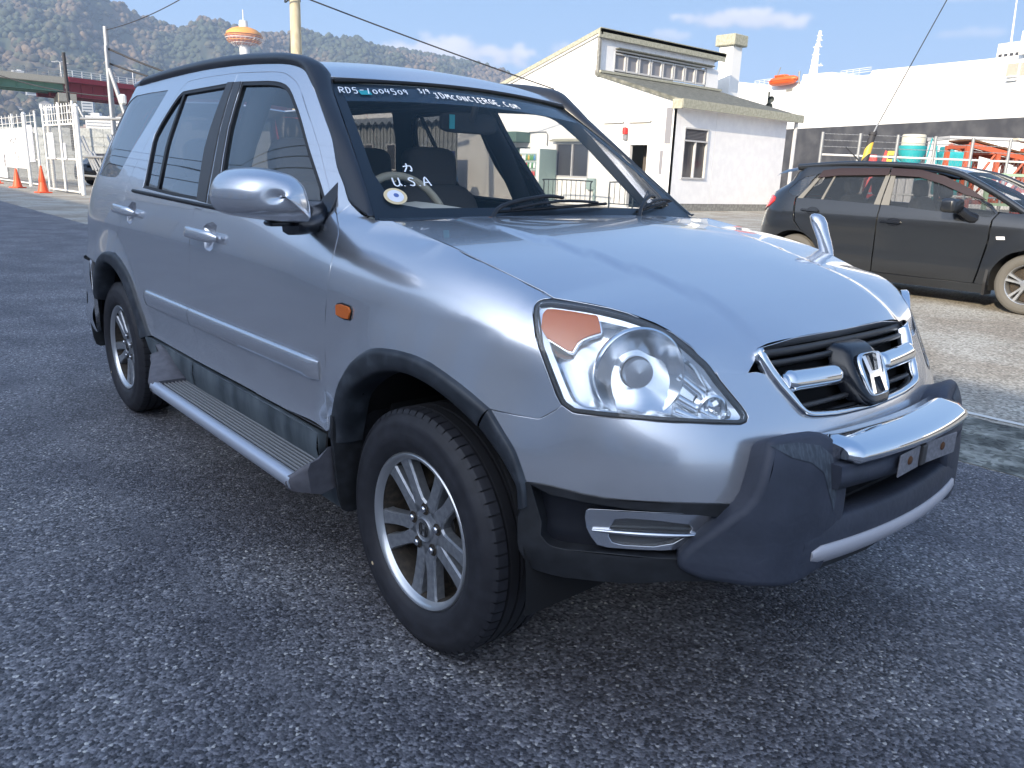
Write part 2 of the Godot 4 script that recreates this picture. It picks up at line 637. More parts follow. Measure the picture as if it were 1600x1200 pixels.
# smooth open curve through points
func curve(pts: Array, steps := 6) -> Array:
	var r := []
	for i in pts.size() - 1:
		var a = pts[maxi(i - 1, 0)]
		var b = pts[i]
		var c = pts[i + 1]
		var d = pts[mini(i + 2, pts.size() - 1)]
		for k in steps:
			r.append(b.cubic_interpolate(c, a, d, float(k) / steps))
	r.append(pts[-1])
	return r


func resample(pts: Array, count: int) -> Array:
	var along := [0.0]
	for i in range(1, pts.size()):
		along.append(along[-1] + (pts[i] - pts[i - 1]).length())
	var r := []
	var j := 0
	for i in count:
		var d: float = along[-1] * i / (count - 1)
		while j < pts.size() - 2 and along[j + 1] < d:
			j += 1
		var s: float = along[j + 1] - along[j]
		r.append(pts[j].lerp(pts[j + 1], 0.0 if s < 1e-9 else clampf((d - along[j]) / s, 0.0, 1.0)))
	return r


# a trimmed piece of a curved sheet: poly and holes are in the sheet's (u, v); the sheet is surf.call(u, v) -> Vector3 and «inside» a point behind it.
# The edge is rounded over and turned in by «depth».
func panel(mb: MB, poly: PackedVector2Array, holes: Array, surf: Callable, inside: Vector3, cell := 0.04, off := 0.0, depth := 0.015, gap := 0.0015, radius := 0.0016) -> void:
	var polys: Array = [poly]
	if gap > 0.0:
		polys = Geometry2D.offset_polygon(poly, -gap, Geometry2D.JOIN_MITER)
	var cache := {}
	var at := func(p: Vector2) -> Array:
		var key := Vector2i(roundi(p.x * 20000.0), roundi(p.y * 20000.0))
		if cache.has(key):
			return cache[key]
		var q: Vector3 = surf.call(p.x, p.y)
		var du: Vector3 = surf.call(p.x + 0.004, p.y) - surf.call(p.x - 0.004, p.y)
		var dv: Vector3 = surf.call(p.x, p.y + 0.004) - surf.call(p.x, p.y - 0.004)
		var nn := du.cross(dv).normalized()
		if nn.dot(q - inside) < 0.0:
			nn = -nn
		var r := [q + nn * off, nn]
		cache[key] = r
		return r
	for outer: PackedVector2Array in polys:
		if outer.size() < 3:
			continue
		var box := Rect2(outer[0], Vector2.ZERO)
		for p in outer:
			box = box.expand(p)
		var boxes := []
		for h: PackedVector2Array in holes:
			var hb := Rect2(h[0], Vector2.ZERO)
			for p in h:
				hb = hb.expand(p)
			boxes.append(hb.grow(0.001))
		for i in ceili(box.size.x / cell):
			for j in ceili(box.size.y / cell):
				var a := box.position + Vector2(i, j) * cell
				var r := Rect2(a, Vector2(cell, cell))
				var pieces: Array = Geometry2D.intersect_polygons(outer, PackedVector2Array([a, a + Vector2(cell, 0), a + Vector2(cell, cell), a + Vector2(0, cell)]))
				for k in holes.size():
					if boxes[k].intersects(r):
						var left := []
						for piece in pieces:
							left.append_array(Geometry2D.clip_polygons(piece, holes[k]))
						pieces = left
				for piece: PackedVector2Array in pieces:
					if piece.size() < 3:
						continue
					var idx := PackedInt32Array([0, 1, 2, 0, 2, 3]) if piece.size() == 4 and absf(area2(piece)) > cell * cell * 0.98 else Geometry2D.triangulate_polygon(piece)
					for t in range(0, idx.size(), 3):
						var p0: Array = at.call(piece[idx[t]])
						var p1: Array = at.call(piece[idx[t + 1]])
						var p2: Array = at.call(piece[idx[t + 2]])
						mb.tri(p0[0], p1[0], p2[0], p0[1], p1[1], p2[1], piece[idx[t]], piece[idx[t + 1]], piece[idx[t + 2]])
		if depth > 0.0:
			rim(mb, outer, at, depth, 1.0, radius)
	if depth > 0.0:
		for h: PackedVector2Array in holes:
			rim(mb, h, at, depth, -1.0, radius)


func area2(p: PackedVector2Array) -> float:
	var s := 0.0
	for i in p.size():
		s += p[i].cross(p[(i + 1) % p.size()])
	return s * 0.5


func rim(mb: MB, poly: PackedVector2Array, at: Callable, depth: float, side: float, radius := 0.0016) -> void:
	var n := poly.size()
	var sg := side * (1.0 if area2(poly) > 0.0 else -1.0)
	var e := minf(radius, depth * 0.45)
	var steps := 2 if e < 0.004 else 6
	var rings := []
	for i in n:
		var a := poly[posmod(i - 1, n)]
		var b := poly[i]
		var c := poly[(i + 1) % n]
		var d2 := ((b - a).normalized() + (c - b).normalized()).normalized()
		if d2.length_squared() < 0.5:
			d2 = (c - b).normalized()
		var o2 := Vector2(d2.y, -d2.x) * sg
		var p: Array = at.call(b)
		var q: Array = at.call(b + o2 * 0.003)
		var out: Vector3 = q[0] - p[0]
		out = (out - p[1] * out.dot(p[1])).normalized()
		var line := []
		for k in steps + 1:
			var g := PI * 0.5 * k / steps
			line.append([p[0] + out * (e * sin(g)) - p[1] * (e * (1.0 - cos(g))), p[1] * cos(g) + out * sin(g)])
		line.append([p[0] + out * e - p[1] * depth, out])
		rings.append(line)
	for i in n:
		var l: Array = rings[i]
		var r: Array = rings[(i + 1) % n]
		if (l[0][0] - r[0][0]).length_squared() < 1e-10:
			continue
		for k in l.size() - 1:
			mb.tri(l[k][0], r[k][0], r[k + 1][0], l[k][1], r[k][1], r[k + 1][1])
			mb.tri(l[k][0], r[k + 1][0], l[k + 1][0], l[k][1], r[k + 1][1], l[k + 1][1])


func pchip(xs: Array, ys: Array, x: float) -> float:
	var n := xs.size()
	x = clampf(x, xs[0], xs[n - 1])
	var i := 0
	while i < n - 2 and xs[i + 1] < x:
		i += 1
	var h: float = xs[i + 1] - xs[i]
	var d: float = (float(ys[i + 1]) - float(ys[i])) / h
	var m0: float = d
	var m1: float = d
	if i > 0:
		var hp: float = xs[i] - xs[i - 1]
		var dp: float = (ys[i] - ys[i - 1]) / hp
		m0 = 0.0 if dp * d <= 0.0 else (dp * h + d * hp) / (h + hp)
	if i < n - 2:
		var hn: float = xs[i + 2] - xs[i + 1]
		var dn: float = (ys[i + 2] - ys[i + 1]) / hn
		m1 = 0.0 if dn * d <= 0.0 else (d * hn + dn * h) / (h + hn)
	var t := (x - float(xs[i])) / h
	return (1 + 2 * t) * (1 - t) * (1 - t) * ys[i] + t * (1 - t) * (1 - t) * h * m0 + t * t * (3 - 2 * t) * ys[i + 1] + t * t * (t - 1) * h * m1


# outlines of the SUV's panels: (u, y) on its body sheet, the hood's in (x, z)
var D := {
	"front_fender": [-0.218, 1.098, -0.048, 1.072, 0.132, 1.05, 0.265, 1.03, 0.329, 1.017, 0.377, 1.005, 0.447, 0.982, 0.482, 0.973, 0.485, 0.972, 0.464, 0.969, 0.457, 0.966, 0.454, 0.963, 0.452, 0.957, 0.453, 0.951, 0.47, 0.878, 0.479, 0.849, 0.493, 0.783, 0.496, 0.773, 0.501, 0.762, 0.498, 0.757, 0.454, 0.727, 0.446, 0.725, 0.426, 0.725, 0.352, 0.728, 0.289, 0.763, 0.243, 0.781, 0.191, 0.796, 0.144, 0.802, 0.097, 0.803, 0.04, 0.8, -0.015, 0.794, -0.058, 0.787, -0.097, 0.774, -0.14, 0.75, -0.18, 0.723, -0.204, 0.7, -0.235, 0.662, -0.247, 0.641, -0.262, 0.604, -0.283, 0.561, -0.292, 0.527, -0.292, 0.497, -0.315, 0.498, -0.338, 0.527, -0.355, 0.561, -0.357, 0.608, -0.364, 0.66, -0.364, 0.727, -0.36, 0.793, -0.35, 0.879, -0.348, 0.923, -0.354, 0.966, -0.362, 1.011, -0.381, 1.051, -0.416, 1.078, -0.466, 1.105, -0.47, 1.114, -0.459, 1.122, -0.431, 1.133, -0.4, 1.119, -0.367, 1.107, -0.331, 1.1, -0.294, 1.096, -0.261, 1.096, -0.228, 1.098],
	"marker": [-0.287, 0.865, -0.263, 0.87, -0.22, 0.868, -0.211, 0.861, -0.218, 0.838, -0.249, 0.836, -0.284, 0.84],
	"front_door": [-1.413, 0.48, -0.996, 0.481, -0.86, 0.48, -0.878, 0.479, -0.86, 0.478, -0.626, 0.477, -0.326, 0.49, -0.315, 0.498, -0.338, 0.527, -0.355, 0.561, -0.357, 0.608, -0.364, 0.66, -0.364, 0.727, -0.36, 0.793, -0.35, 0.879, -0.348, 0.923, -0.354, 0.966, -0.362, 1.011, -0.381, 1.051, -0.416, 1.078, -0.459, 1.102, -0.48, 1.11, -0.52, 1.133, -0.686, 1.294, -0.774, 1.367, -0.917, 1.477, -0.946, 1.496, -0.974, 1.511, -1.004, 1.523, -1.06, 1.541, -1.093, 1.548, -1.143, 1.554, -1.221, 1.56, -1.514, 1.576, -1.517, 1.567, -1.512, 1.539, -1.494, 1.467, -1.454, 1.364, -1.369, 1.216, -1.316, 1.091, -1.358, 1.064, -1.422, 1.068, -1.429, 1.037, -1.431, 0.996, -1.424, 0.92, -1.436, 0.833, -1.444, 0.755, -1.445, 0.689, -1.442, 0.646, -1.436, 0.614, -1.425, 0.584, -1.416, 0.554, -1.421, 0.516],
	"rear_door": [-1.975, 0.484, -1.413, 0.48, -1.421, 0.516, -1.416, 0.554, -1.425, 0.584, -1.436, 0.614, -1.442, 0.646, -1.445, 0.689, -1.444, 0.755, -1.436, 0.833, -1.424, 0.92, -1.431, 0.996, -1.429, 1.037, -1.422, 1.068, -1.358, 1.064, -1.316, 1.091, -1.369, 1.216, -1.454, 1.364, -1.494, 1.467, -1.512, 1.539, -1.517, 1.567, -1.514, 1.576, -1.75, 1.58, -1.895, 1.58, -2.024, 1.578, -2.071, 1.574, -2.088, 1.566, -2.111, 1.553, -2.133, 1.537, -2.187, 1.448, -2.25, 1.378, -2.268, 1.347, -2.299, 1.272, -2.315, 1.228, -2.329, 1.186, -2.338, 1.148, -2.342, 1.121, -2.341, 1.097, -2.333, 1.066, -2.328, 1.033, -2.33, 0.997, -2.338, 0.96, -2.362, 0.918, -2.389, 0.875, -2.391, 0.841, -2.386, 0.809, -2.343, 0.797, -2.296, 0.781, -2.234, 0.751, -2.175, 0.714, -2.132, 0.671, -2.096, 0.622, -2.063, 0.565, -2.025, 0.516, -1.997, 0.496],
	"front_opening": [-1.23, 1.086, -1.244, 1.12, -1.269, 1.167, -1.323, 1.258, -1.382, 1.363, -1.415, 1.452, -1.44, 1.539, -1.188, 1.527, -1.12, 1.521, -1.074, 1.514, -1.035, 1.505, -0.999, 1.491, -0.959, 1.468, -0.876, 1.41, -0.832, 1.375, -0.733, 1.289, -0.602, 1.179, -0.536, 1.121, -0.501, 1.075, -0.751, 1.066, -1.159, 1.079],
	"rear_opening": [-2.111, 1.116, -2.111, 1.128, -2.12, 1.154, -2.212, 1.314, -2.221, 1.346, -2.198, 1.402, -2.177, 1.44, -2.15, 1.48, -2.122, 1.512, -2.099, 1.526, -2.078, 1.534, -2.011, 1.536, -1.579, 1.541, -1.578, 1.494, -1.572, 1.44, -1.559, 1.369, -1.535, 1.286, -1.481, 1.192, -1.423, 1.096, -1.698, 1.1, -1.889, 1.107],
	"pillar_front": [-1.307, 1.09, -1.376, 1.231, -1.446, 1.364, -1.483, 1.459, -1.506, 1.54, -1.442, 1.538, -1.416, 1.452, -1.382, 1.363, -1.324, 1.258, -1.246, 1.12, -1.23, 1.086],
	"pillar_rear": [-1.58, 1.543, -1.578, 1.495, -1.572, 1.44, -1.559, 1.369, -1.535, 1.286, -1.481, 1.192, -1.423, 1.096, -1.327, 1.091, -1.394, 1.232, -1.462, 1.364, -1.497, 1.459, -1.519, 1.541],
	"divider": [-2.075, 1.524, -2.032, 1.328, -2.015, 1.286, -1.928, 1.12],
	"handle_f": [-1.412, 0.982, -1.399, 0.992, -1.162, 0.993, -1.13, 0.987, -1.135, 0.962, -1.194, 0.959, -1.381, 0.967],
	"handle_r": [-2.391, 1.019, -2.375, 1.027, -2.139, 1.022, -2.1, 1.014, -2.107, 0.99, -2.372, 0.998],
	"cup_f": [-1.306, 1.005, -1.28, 1.018, -1.222, 1.028, -1.18, 1.019, -1.181, 1.003, -1.19, 0.94, -1.219, 0.927, -1.267, 0.933, -1.287, 0.957],
	"cup_r": [-2.252, 1.022, -2.206, 1.053, -2.144, 1.049, -2.127, 1.029, -2.142, 0.98, -2.18, 0.956, -2.233, 0.967],
	"rail_low": [-2.776, 1.596, -2.537, 1.605, -2.331, 1.611, -2.113, 1.615, -1.92, 1.616, -1.738, 1.613, -1.564, 1.608, -1.405, 1.601, -1.258, 1.592, -1.139, 1.583, -1.067, 1.575, -1.019, 1.567, -0.983, 1.559, -0.955, 1.55, -0.932, 1.54, -0.862, 1.495, -0.814, 1.462, -0.677, 1.354, -0.63, 1.314, -0.559, 1.238, -0.521, 1.207, -0.485, 1.179, -0.431, 1.133],
	"rear_arch_top": [-2.673, 0.723, -2.66, 0.742, -2.639, 0.762, -2.6, 0.782, -2.543, 0.798, -2.464, 0.805, -2.386, 0.809],
	"door_cut_rear": [-2.386, 0.809, -2.391, 0.841, -2.389, 0.875, -2.362, 0.918, -2.338, 0.96, -2.33, 0.997, -2.328, 1.033, -2.333, 1.066, -2.341, 1.097, -2.342, 1.121, -2.338, 1.148, -2.329, 1.186, -2.315, 1.228, -2.299, 1.272, -2.268, 1.347, -2.25, 1.378, -2.187, 1.448, -2.133, 1.537],
	"door_cut_top": [-2.133, 1.537, -2.111, 1.553, -2.088, 1.566, -2.071, 1.574, -2.024, 1.578, -1.895, 1.58, -1.75, 1.58, -1.514, 1.576, -1.221, 1.56, -1.143, 1.554, -1.093, 1.548, -1.06, 1.541, -1.004, 1.523, -0.974, 1.511, -0.946, 1.496, -0.892, 1.459, -0.774, 1.367, -0.686, 1.294, -0.52, 1.133, -0.48, 1.11, -0.459, 1.102],
	"quarter_window": [-2.89, 1.153, -2.92, 1.204, -2.935, 1.236, -2.957, 1.277, -2.985, 1.496, -2.937, 1.517, -2.896, 1.529, -2.837, 1.539, -2.778, 1.548, -2.582, 1.552, -2.296, 1.551, -2.354, 1.438, -2.406, 1.36, -2.462, 1.285, -2.492, 1.237, -2.523, 1.18, -2.534, 1.165, -2.552, 1.155, -2.572, 1.149, -2.695, 1.147, -2.775, 1.149],
	"arch_out": [0.351, 0.727, 0.323, 0.745, 0.289, 0.763, 0.243, 0.781, 0.191, 0.796, 0.144, 0.802, 0.097, 0.803, 0.04, 0.8, -0.015, 0.794, -0.058, 0.787, -0.097, 0.774, -0.14, 0.75, -0.18, 0.723, -0.204, 0.7, -0.235, 0.662, -0.247, 0.641, -0.262, 0.604, -0.283, 0.561, -0.292, 0.527, -0.292, 0.497],
	"rear_arch_out": [-2.782, 0.572, -2.745, 0.613, -2.724, 0.649, -2.71, 0.676, -2.694, 0.701, -2.67, 0.732, -2.639, 0.762, -2.597, 0.783, -2.543, 0.798, -2.475, 0.807, -2.407, 0.807, -2.351, 0.799, -2.296, 0.781, -2.233, 0.751, -2.175, 0.714, -2.132, 0.671, -2.096, 0.622, -2.063, 0.565, -2.025, 0.516, -1.997, 0.496, -1.975, 0.484],
	"bumper_low": [0.425, 0.584, 0.455, 0.586, 0.471, 0.585, 0.524, 0.577, 0.563, 0.574, 0.678, 0.576, 0.74, 0.573, 0.813, 0.565],
	"lowbump_bot": [0.438, 0.395, 0.447, 0.388, 0.455, 0.385, 0.481, 0.382, 0.505, 0.381, 0.606, 0.385, 0.703, 0.398],
	"pocket": [0.425, 0.582, 0.428, 0.564, 0.433, 0.546, 0.44, 0.523, 0.448, 0.502, 0.462, 0.473, 0.474, 0.459, 0.479, 0.455, 0.487, 0.452, 0.507, 0.45, 0.661, 0.451, 0.721, 0.448],
	"bumper_arch": [0.352, 0.728, 0.399, 0.659, 0.406, 0.646, 0.418, 0.612, 0.425, 0.584],
	"fog": [0.528, 0.522, 0.529, 0.535, 0.534, 0.54, 0.65, 0.547, 0.77, 0.541, 0.78, 0.538, 0.779, 0.529, 0.742, 0.488, 0.715, 0.468, 0.673, 0.464, 0.576, 0.462, 0.557, 0.466, 0.544, 0.482, 0.533, 0.501],
	"headlight": [0.485, 0.972, 0.464, 0.969, 0.457, 0.966, 0.454, 0.963, 0.452, 0.957, 0.453, 0.951, 0.47, 0.878, 0.479, 0.849, 0.496, 0.773, 0.501, 0.762, 0.514, 0.753, 0.519, 0.749, 0.53, 0.748, 0.633, 0.746, 0.738, 0.74, 0.829, 0.732, 0.839, 0.734, 0.845, 0.736, 0.852, 0.746, 0.851, 0.755, 0.846, 0.768, 0.817, 0.823, 0.805, 0.85, 0.799, 0.859, 0.777, 0.885, 0.76, 0.902, 0.743, 0.916, 0.72, 0.93, 0.689, 0.942, 0.652, 0.953, 0.612, 0.961, 0.57, 0.967, 0.528, 0.97],
	"grille_out": [0.929, 0.877, 0.922, 0.874, 0.918, 0.867, 0.921, 0.849, 0.931, 0.824, 0.949, 0.791, 0.98, 0.744, 0.989, 0.734, 1, 0.727, 1.015, 0.723, 1.035, 0.72, 1.094, 0.714, 1.135, 0.712, 1.25, 0.708],
	"guard": [0.84, 0.697, 0.845, 0.702, 0.858, 0.706, 0.899, 0.708, 0.946, 0.706, 0.97, 0.701, 0.986, 0.694, 1.013, 0.675, 1.031, 0.654, 1.035, 0.647, 1.035, 0.636, 1.032, 0.61, 1.018, 0.539, 1.012, 0.5, 1.003, 0.471, 0.971, 0.408, 0.914, 0.393, 0.893, 0.39, 0.865, 0.393, 0.809, 0.404, 0.737, 0.417, 0.723, 0.422, 0.707, 0.429, 0.696, 0.436, 0.691, 0.442, 0.69, 0.456, 0.692, 0.466, 0.698, 0.477, 0.706, 0.489, 0.746, 0.537, 0.784, 0.576, 0.799, 0.595, 0.813, 0.629, 0.829, 0.674],
	"hood_edge": [-0.335, 0, -0.335, 0.4, -0.318, 0.721, -0.227, 0.722, 0.044, 0.732, 0.107, 0.731, 0.165, 0.726, 0.211, 0.718, 0.282, 0.702, 0.317, 0.702, 0.357, 0.682, 0.427, 0.637, 0.46, 0.614, 0.538, 0.553, 0.576, 0.527, 0.607, 0.501, 0.616, 0.492, 0.641, 0.41, 0.634, 0.374, 0.623, 0.354, 0.635, 0.22, 0.64, 0.07, 0.641, 0],
	"bumper_half": [1.257, 0.708, 1.135, 0.712, 1.094, 0.714, 1.035, 0.72, 1.015, 0.723, 1, 0.727, 0.989, 0.734, 0.98, 0.744, 0.949, 0.791, 0.931, 0.824, 0.908, 0.831, 0.857, 0.831, 0.814, 0.84, 0.814, 0.834, 0.817, 0.823, 0.846, 0.768, 0.851, 0.755, 0.852, 0.746, 0.845, 0.736, 0.839, 0.734, 0.829, 0.732, 0.738, 0.74, 0.633, 0.746, 0.53, 0.748, 0.519, 0.749, 0.501, 0.762, 0.488, 0.75, 0.468, 0.736, 0.454, 0.727, 0.446, 0.725, 0.402, 0.725, 0.352, 0.728, 0.399, 0.659, 0.406, 0.646, 0.418, 0.612, 0.425, 0.584, 0.455, 0.586, 0.471, 0.585, 0.524, 0.577, 0.563, 0.574, 0.678, 0.576, 0.74, 0.573, 0.813, 0.565, 0.9, 0.55, 1.257, 0.55],
	"amber": [0.475, 0.922, 0.474, 0.948, 0.476, 0.954, 0.479, 0.96, 0.487, 0.964, 0.508, 0.964, 0.561, 0.96, 0.584, 0.956, 0.592, 0.95, 0.598, 0.934, 0.6, 0.922, 0.573, 0.912, 0.561, 0.906, 0.551, 0.898, 0.538, 0.878, 0.528, 0.88, 0.494, 0.898, 0.487, 0.903, 0.478, 0.915],
}


# ---------------------------------------------------------------- car bodies
# The lower body and the sides of a car as one wrapped sheet (u, y): u = x + XC... along the side (negative to the rear), then round the front corner and the rear corner.
class Body:
	var yr: Array
	var wm: Array
	var xf: Array
	var xr: Array
	var xc := -0.10
	var xb := -2.87
	var nf := 3.0
	var nr := 2.8
	var base := 2.62
	var hub := 0.322
	var flare := 0.030
	var flare_r := 0.40
	var hood_y := 1.052
	var shoulder := 0.80
	var pull := 0.135
	var host

	func side(x: float, y: float) -> float:
		var w: float = host.pchip(yr, wm, y)
		w -= 0.010 * smoothstep(-1.4, -0.1, x)
		var k := smoothstep(-1.25, -0.2, x)
		if k > 0.0 and y > shoulder:
			var ys := hood_y - 0.118 * x - 0.40 * maxf(x, 0.0) * maxf(x, 0.0)
			if x > 0.29:
				ys = maxf(ys, hood_y - 0.0679 - 0.06 * (x - 0.29))
			var t := clampf((y - shoulder) / maxf(ys - shoulder, 0.02), 0.0, 0.985)
			w -= k * (1.0 - pow(1.0 - pow(t, 2.6), 1.0 / 2.6)) * pull
		for cx in [0.0, -base]:
			var r := Vector2(x - cx, y - hub).length()
			w += flare * (1.0 - smoothstep(flare_r, flare_r + 0.2, r)) * smoothstep(0.2, 0.5, y)
		return w

	func at(u: float, y: float) -> Vector3:
		if u > 0.0:
			var ph := u / 0.8
			var a: float = host.pchip(xf[0], xf[1], y) - xc
			var s := sin(ph)
			var c := cos(ph)
			var r := pow(pow(absf(s), nf) + pow(absf(c), nf), -1.0 / nf)
			var x := xc + a * r * s
			return Vector3(x, y, side(x, y) * r * c)
		if u < xb - xc:
			var ph := (xb - xc - u) / 0.7
			var a: float = xb - host.pchip(xr[0], xr[1], y)
			var s := sin(ph)
			var c := cos(ph)
			var r := pow(pow(absf(s), nr) + pow(absf(c), nr), -1.0 / nr)
			return Vector3(xb - a * r * s, y, side(xb, y) * r * c)
		return Vector3(xc + u, y, side(xc + u, y))

	func out_at(u: float, y: float, off: float) -> Vector3:
		var p := at(u, y)
		var du := at(u + 0.004, y) - at(u - 0.004, y)
		var dv := at(u, y + 0.004) - at(u, y - 0.004)
		var nn := du.cross(dv).normalized()
		if nn.dot(p - Vector3(-1.35, 0.75, 0)) < 0.0:
			nn = -nn
		return p + nn * off


const MID := Vector3(-1.35, 0.70, 0.0)
const U0 := 1.256637  # u of the front middle
var body: Body


func poly(key: String) -> PackedVector2Array:
	return flat2(D[key])


func mirrored_u(p: PackedVector2Array) -> PackedVector2Array:
	var r := PackedVector2Array()
	for q in p:
		r.append(Vector2(2.0 * U0 - q.x, q.y))
	return r


func grown(p: PackedVector2Array, by: float) -> PackedVector2Array:
	var r: Array = Geometry2D.offset_polygon(p, by, Geometry2D.JOIN_ROUND)
	return r[0] if r.size() > 0 else p


# one panel of the body sheet on one side of the car (s = 1 right, -1 left)
func skin(called: String, parent: Node3D, s: int, outline: PackedVector2Array, material: String, off := 0.0, holes := [], depth := 0.015, cell := 0.04, gap := 0.0015, b: Body = body) -> MeshInstance3D:
	var mb := MB.new()
	mb.flip = s < 0
	panel(mb, outline, holes, b.at, Vector3(MID.x, MID.y, 0.0), cell, off, depth, gap)
	return part(called, mb, material, parent)


# windscreen: s across (-1 left .. 1 right), t up
func screen(s: float, t: float) -> Vector3:
	var q := 1.0 - s * s
	var lo := Vector3(-0.399 + 0.06 * q, 1.097 + 0.005 * q, 0.725 * s)
	var hi := Vector3(-0.977 + 0.05 * q, 1.511 + 0.022 * q, 0.547 * s)
	var bulge := 0.018 * 4.0 * t * (1.0 - t) * (1.0 - 0.5 * s * s)
	return lo.lerp(hi, t) + Vector3(0.58, 0.81, 0.0) * bulge


const HX := [-0.46, -0.33, -0.15, 0.0, 0.165, 0.25, 0.317, 0.357, 0.392, 0.427, 0.46, 0.49, 0.517, 0.538, 0.557, 0.576, 0.60, 0.66]
const HZ := [0.712, 0.717, 0.725, 0.73, 0.726, 0.71, 0.702, 0.682, 0.659, 0.637, 0.614, 0.59, 0.569, 0.553, 0.54, 0.527, 0.507, 0.47]
const HE := [1.110, 1.0975, 1.072, 1.0505, 1.017, 0.993, 0.973, 0.970, 0.967, 0.961, 0.953, 0.942, 0.930, 0.916, 0.902, 0.885, 0.850, 0.735]
const HC := [1.108, 1.1025, 1.091, 1.074, 1.047, 1.030, 1.014, 1.003, 0.993, 0.982, 0.971, 0.960, 0.949, 0.940, 0.930, 0.920, 0.906, 0.87]


func hood_at(x: float, z: float) -> Vector3:
	var zb := pchip(HX, HZ, x)
	var hc := pchip(HX, HC, x)
	var he := pchip(HX, HE, x)
	var t := absf(z) / zb
	var y := hc - (hc - he) * pow(t, 2.2 + 1.9 * smoothstep(0.2, 0.6, x))
	# the raised middle with its soft crease
	var zc := lerpf(0.50, 0.36, smoothstep(-0.3, 0.62, x))
	y += 0.007 * (1.0 - smoothstep(zc - 0.03, zc + 0.012, absf(z)))
	return Vector3(x, y, z)


const RX := [-3.2, -2.8, -2.4, -1.9, -1.5, -1.2, -1.05, -0.92]
const RY := [1.602, 1.645, 1.665, 1.668, 1.65, 1.62, 1.59, 1.537]


func roof_at(x: float, z: float) -> Vector3:
	return Vector3(x, pchip(RX, RY, x) - 0.035 * (z / 0.55) * (z / 0.55), z)


func suv() -> void:
	body = Body.new()
	body.host = self
	body.yr = [0.15, 0.30, 0.40, 0.44, 0.48, 0.52, 0.56, 0.60, 0.68, 0.80, 0.88, 0.94, 1.00, 1.08, 1.20, 1.35, 1.50, 1.60, 1.68]
	body.wm = [0.815, 0.850, 0.868, 0.873, 0.866, 0.8585, 0.8585, 0.863, 0.866, 0.866, 0.8645, 0.861, 0.850, 0.829, 0.780, 0.713, 0.640, 0.590, 0.545]
	body.xf = [[0.1, 0.2, 0.35, 0.5, 0.6, 0.7, 0.8, 0.9, 1.0, 1.1], [0.70, 0.74, 0.78, 0.78, 0.77, 0.745, 0.69, 0.63, 0.54, 0.43]]
	body.xr = [[0.1, 0.3, 0.5, 0.7, 0.9, 1.1, 1.3, 1.5, 1.6, 1.7], [-3.43, -3.49, -3.51, -3.505, -3.49, -3.46, -3.39, -3.28, -3.20, -3.11]]
	var t := thing("compact_suv", "silver compact SUV with black bumper guard, running boards and white handwriting on its windscreen", "car")
	for s in [1, -1]:
		suv_side(t, s)
	suv_front(t)
	suv_top(t)
	suv_inside(t)
	var tyre_mesh := tyre_shape(0.327, 0.222, 0.108, 0.020)
	for w in [[0.0, 1], [-2.62, 1], [0.0, -1], [-2.62, -1]]:
		suv_wheel(t, V(w[0], 0.325, 0.0), w[1], tyre_mesh)


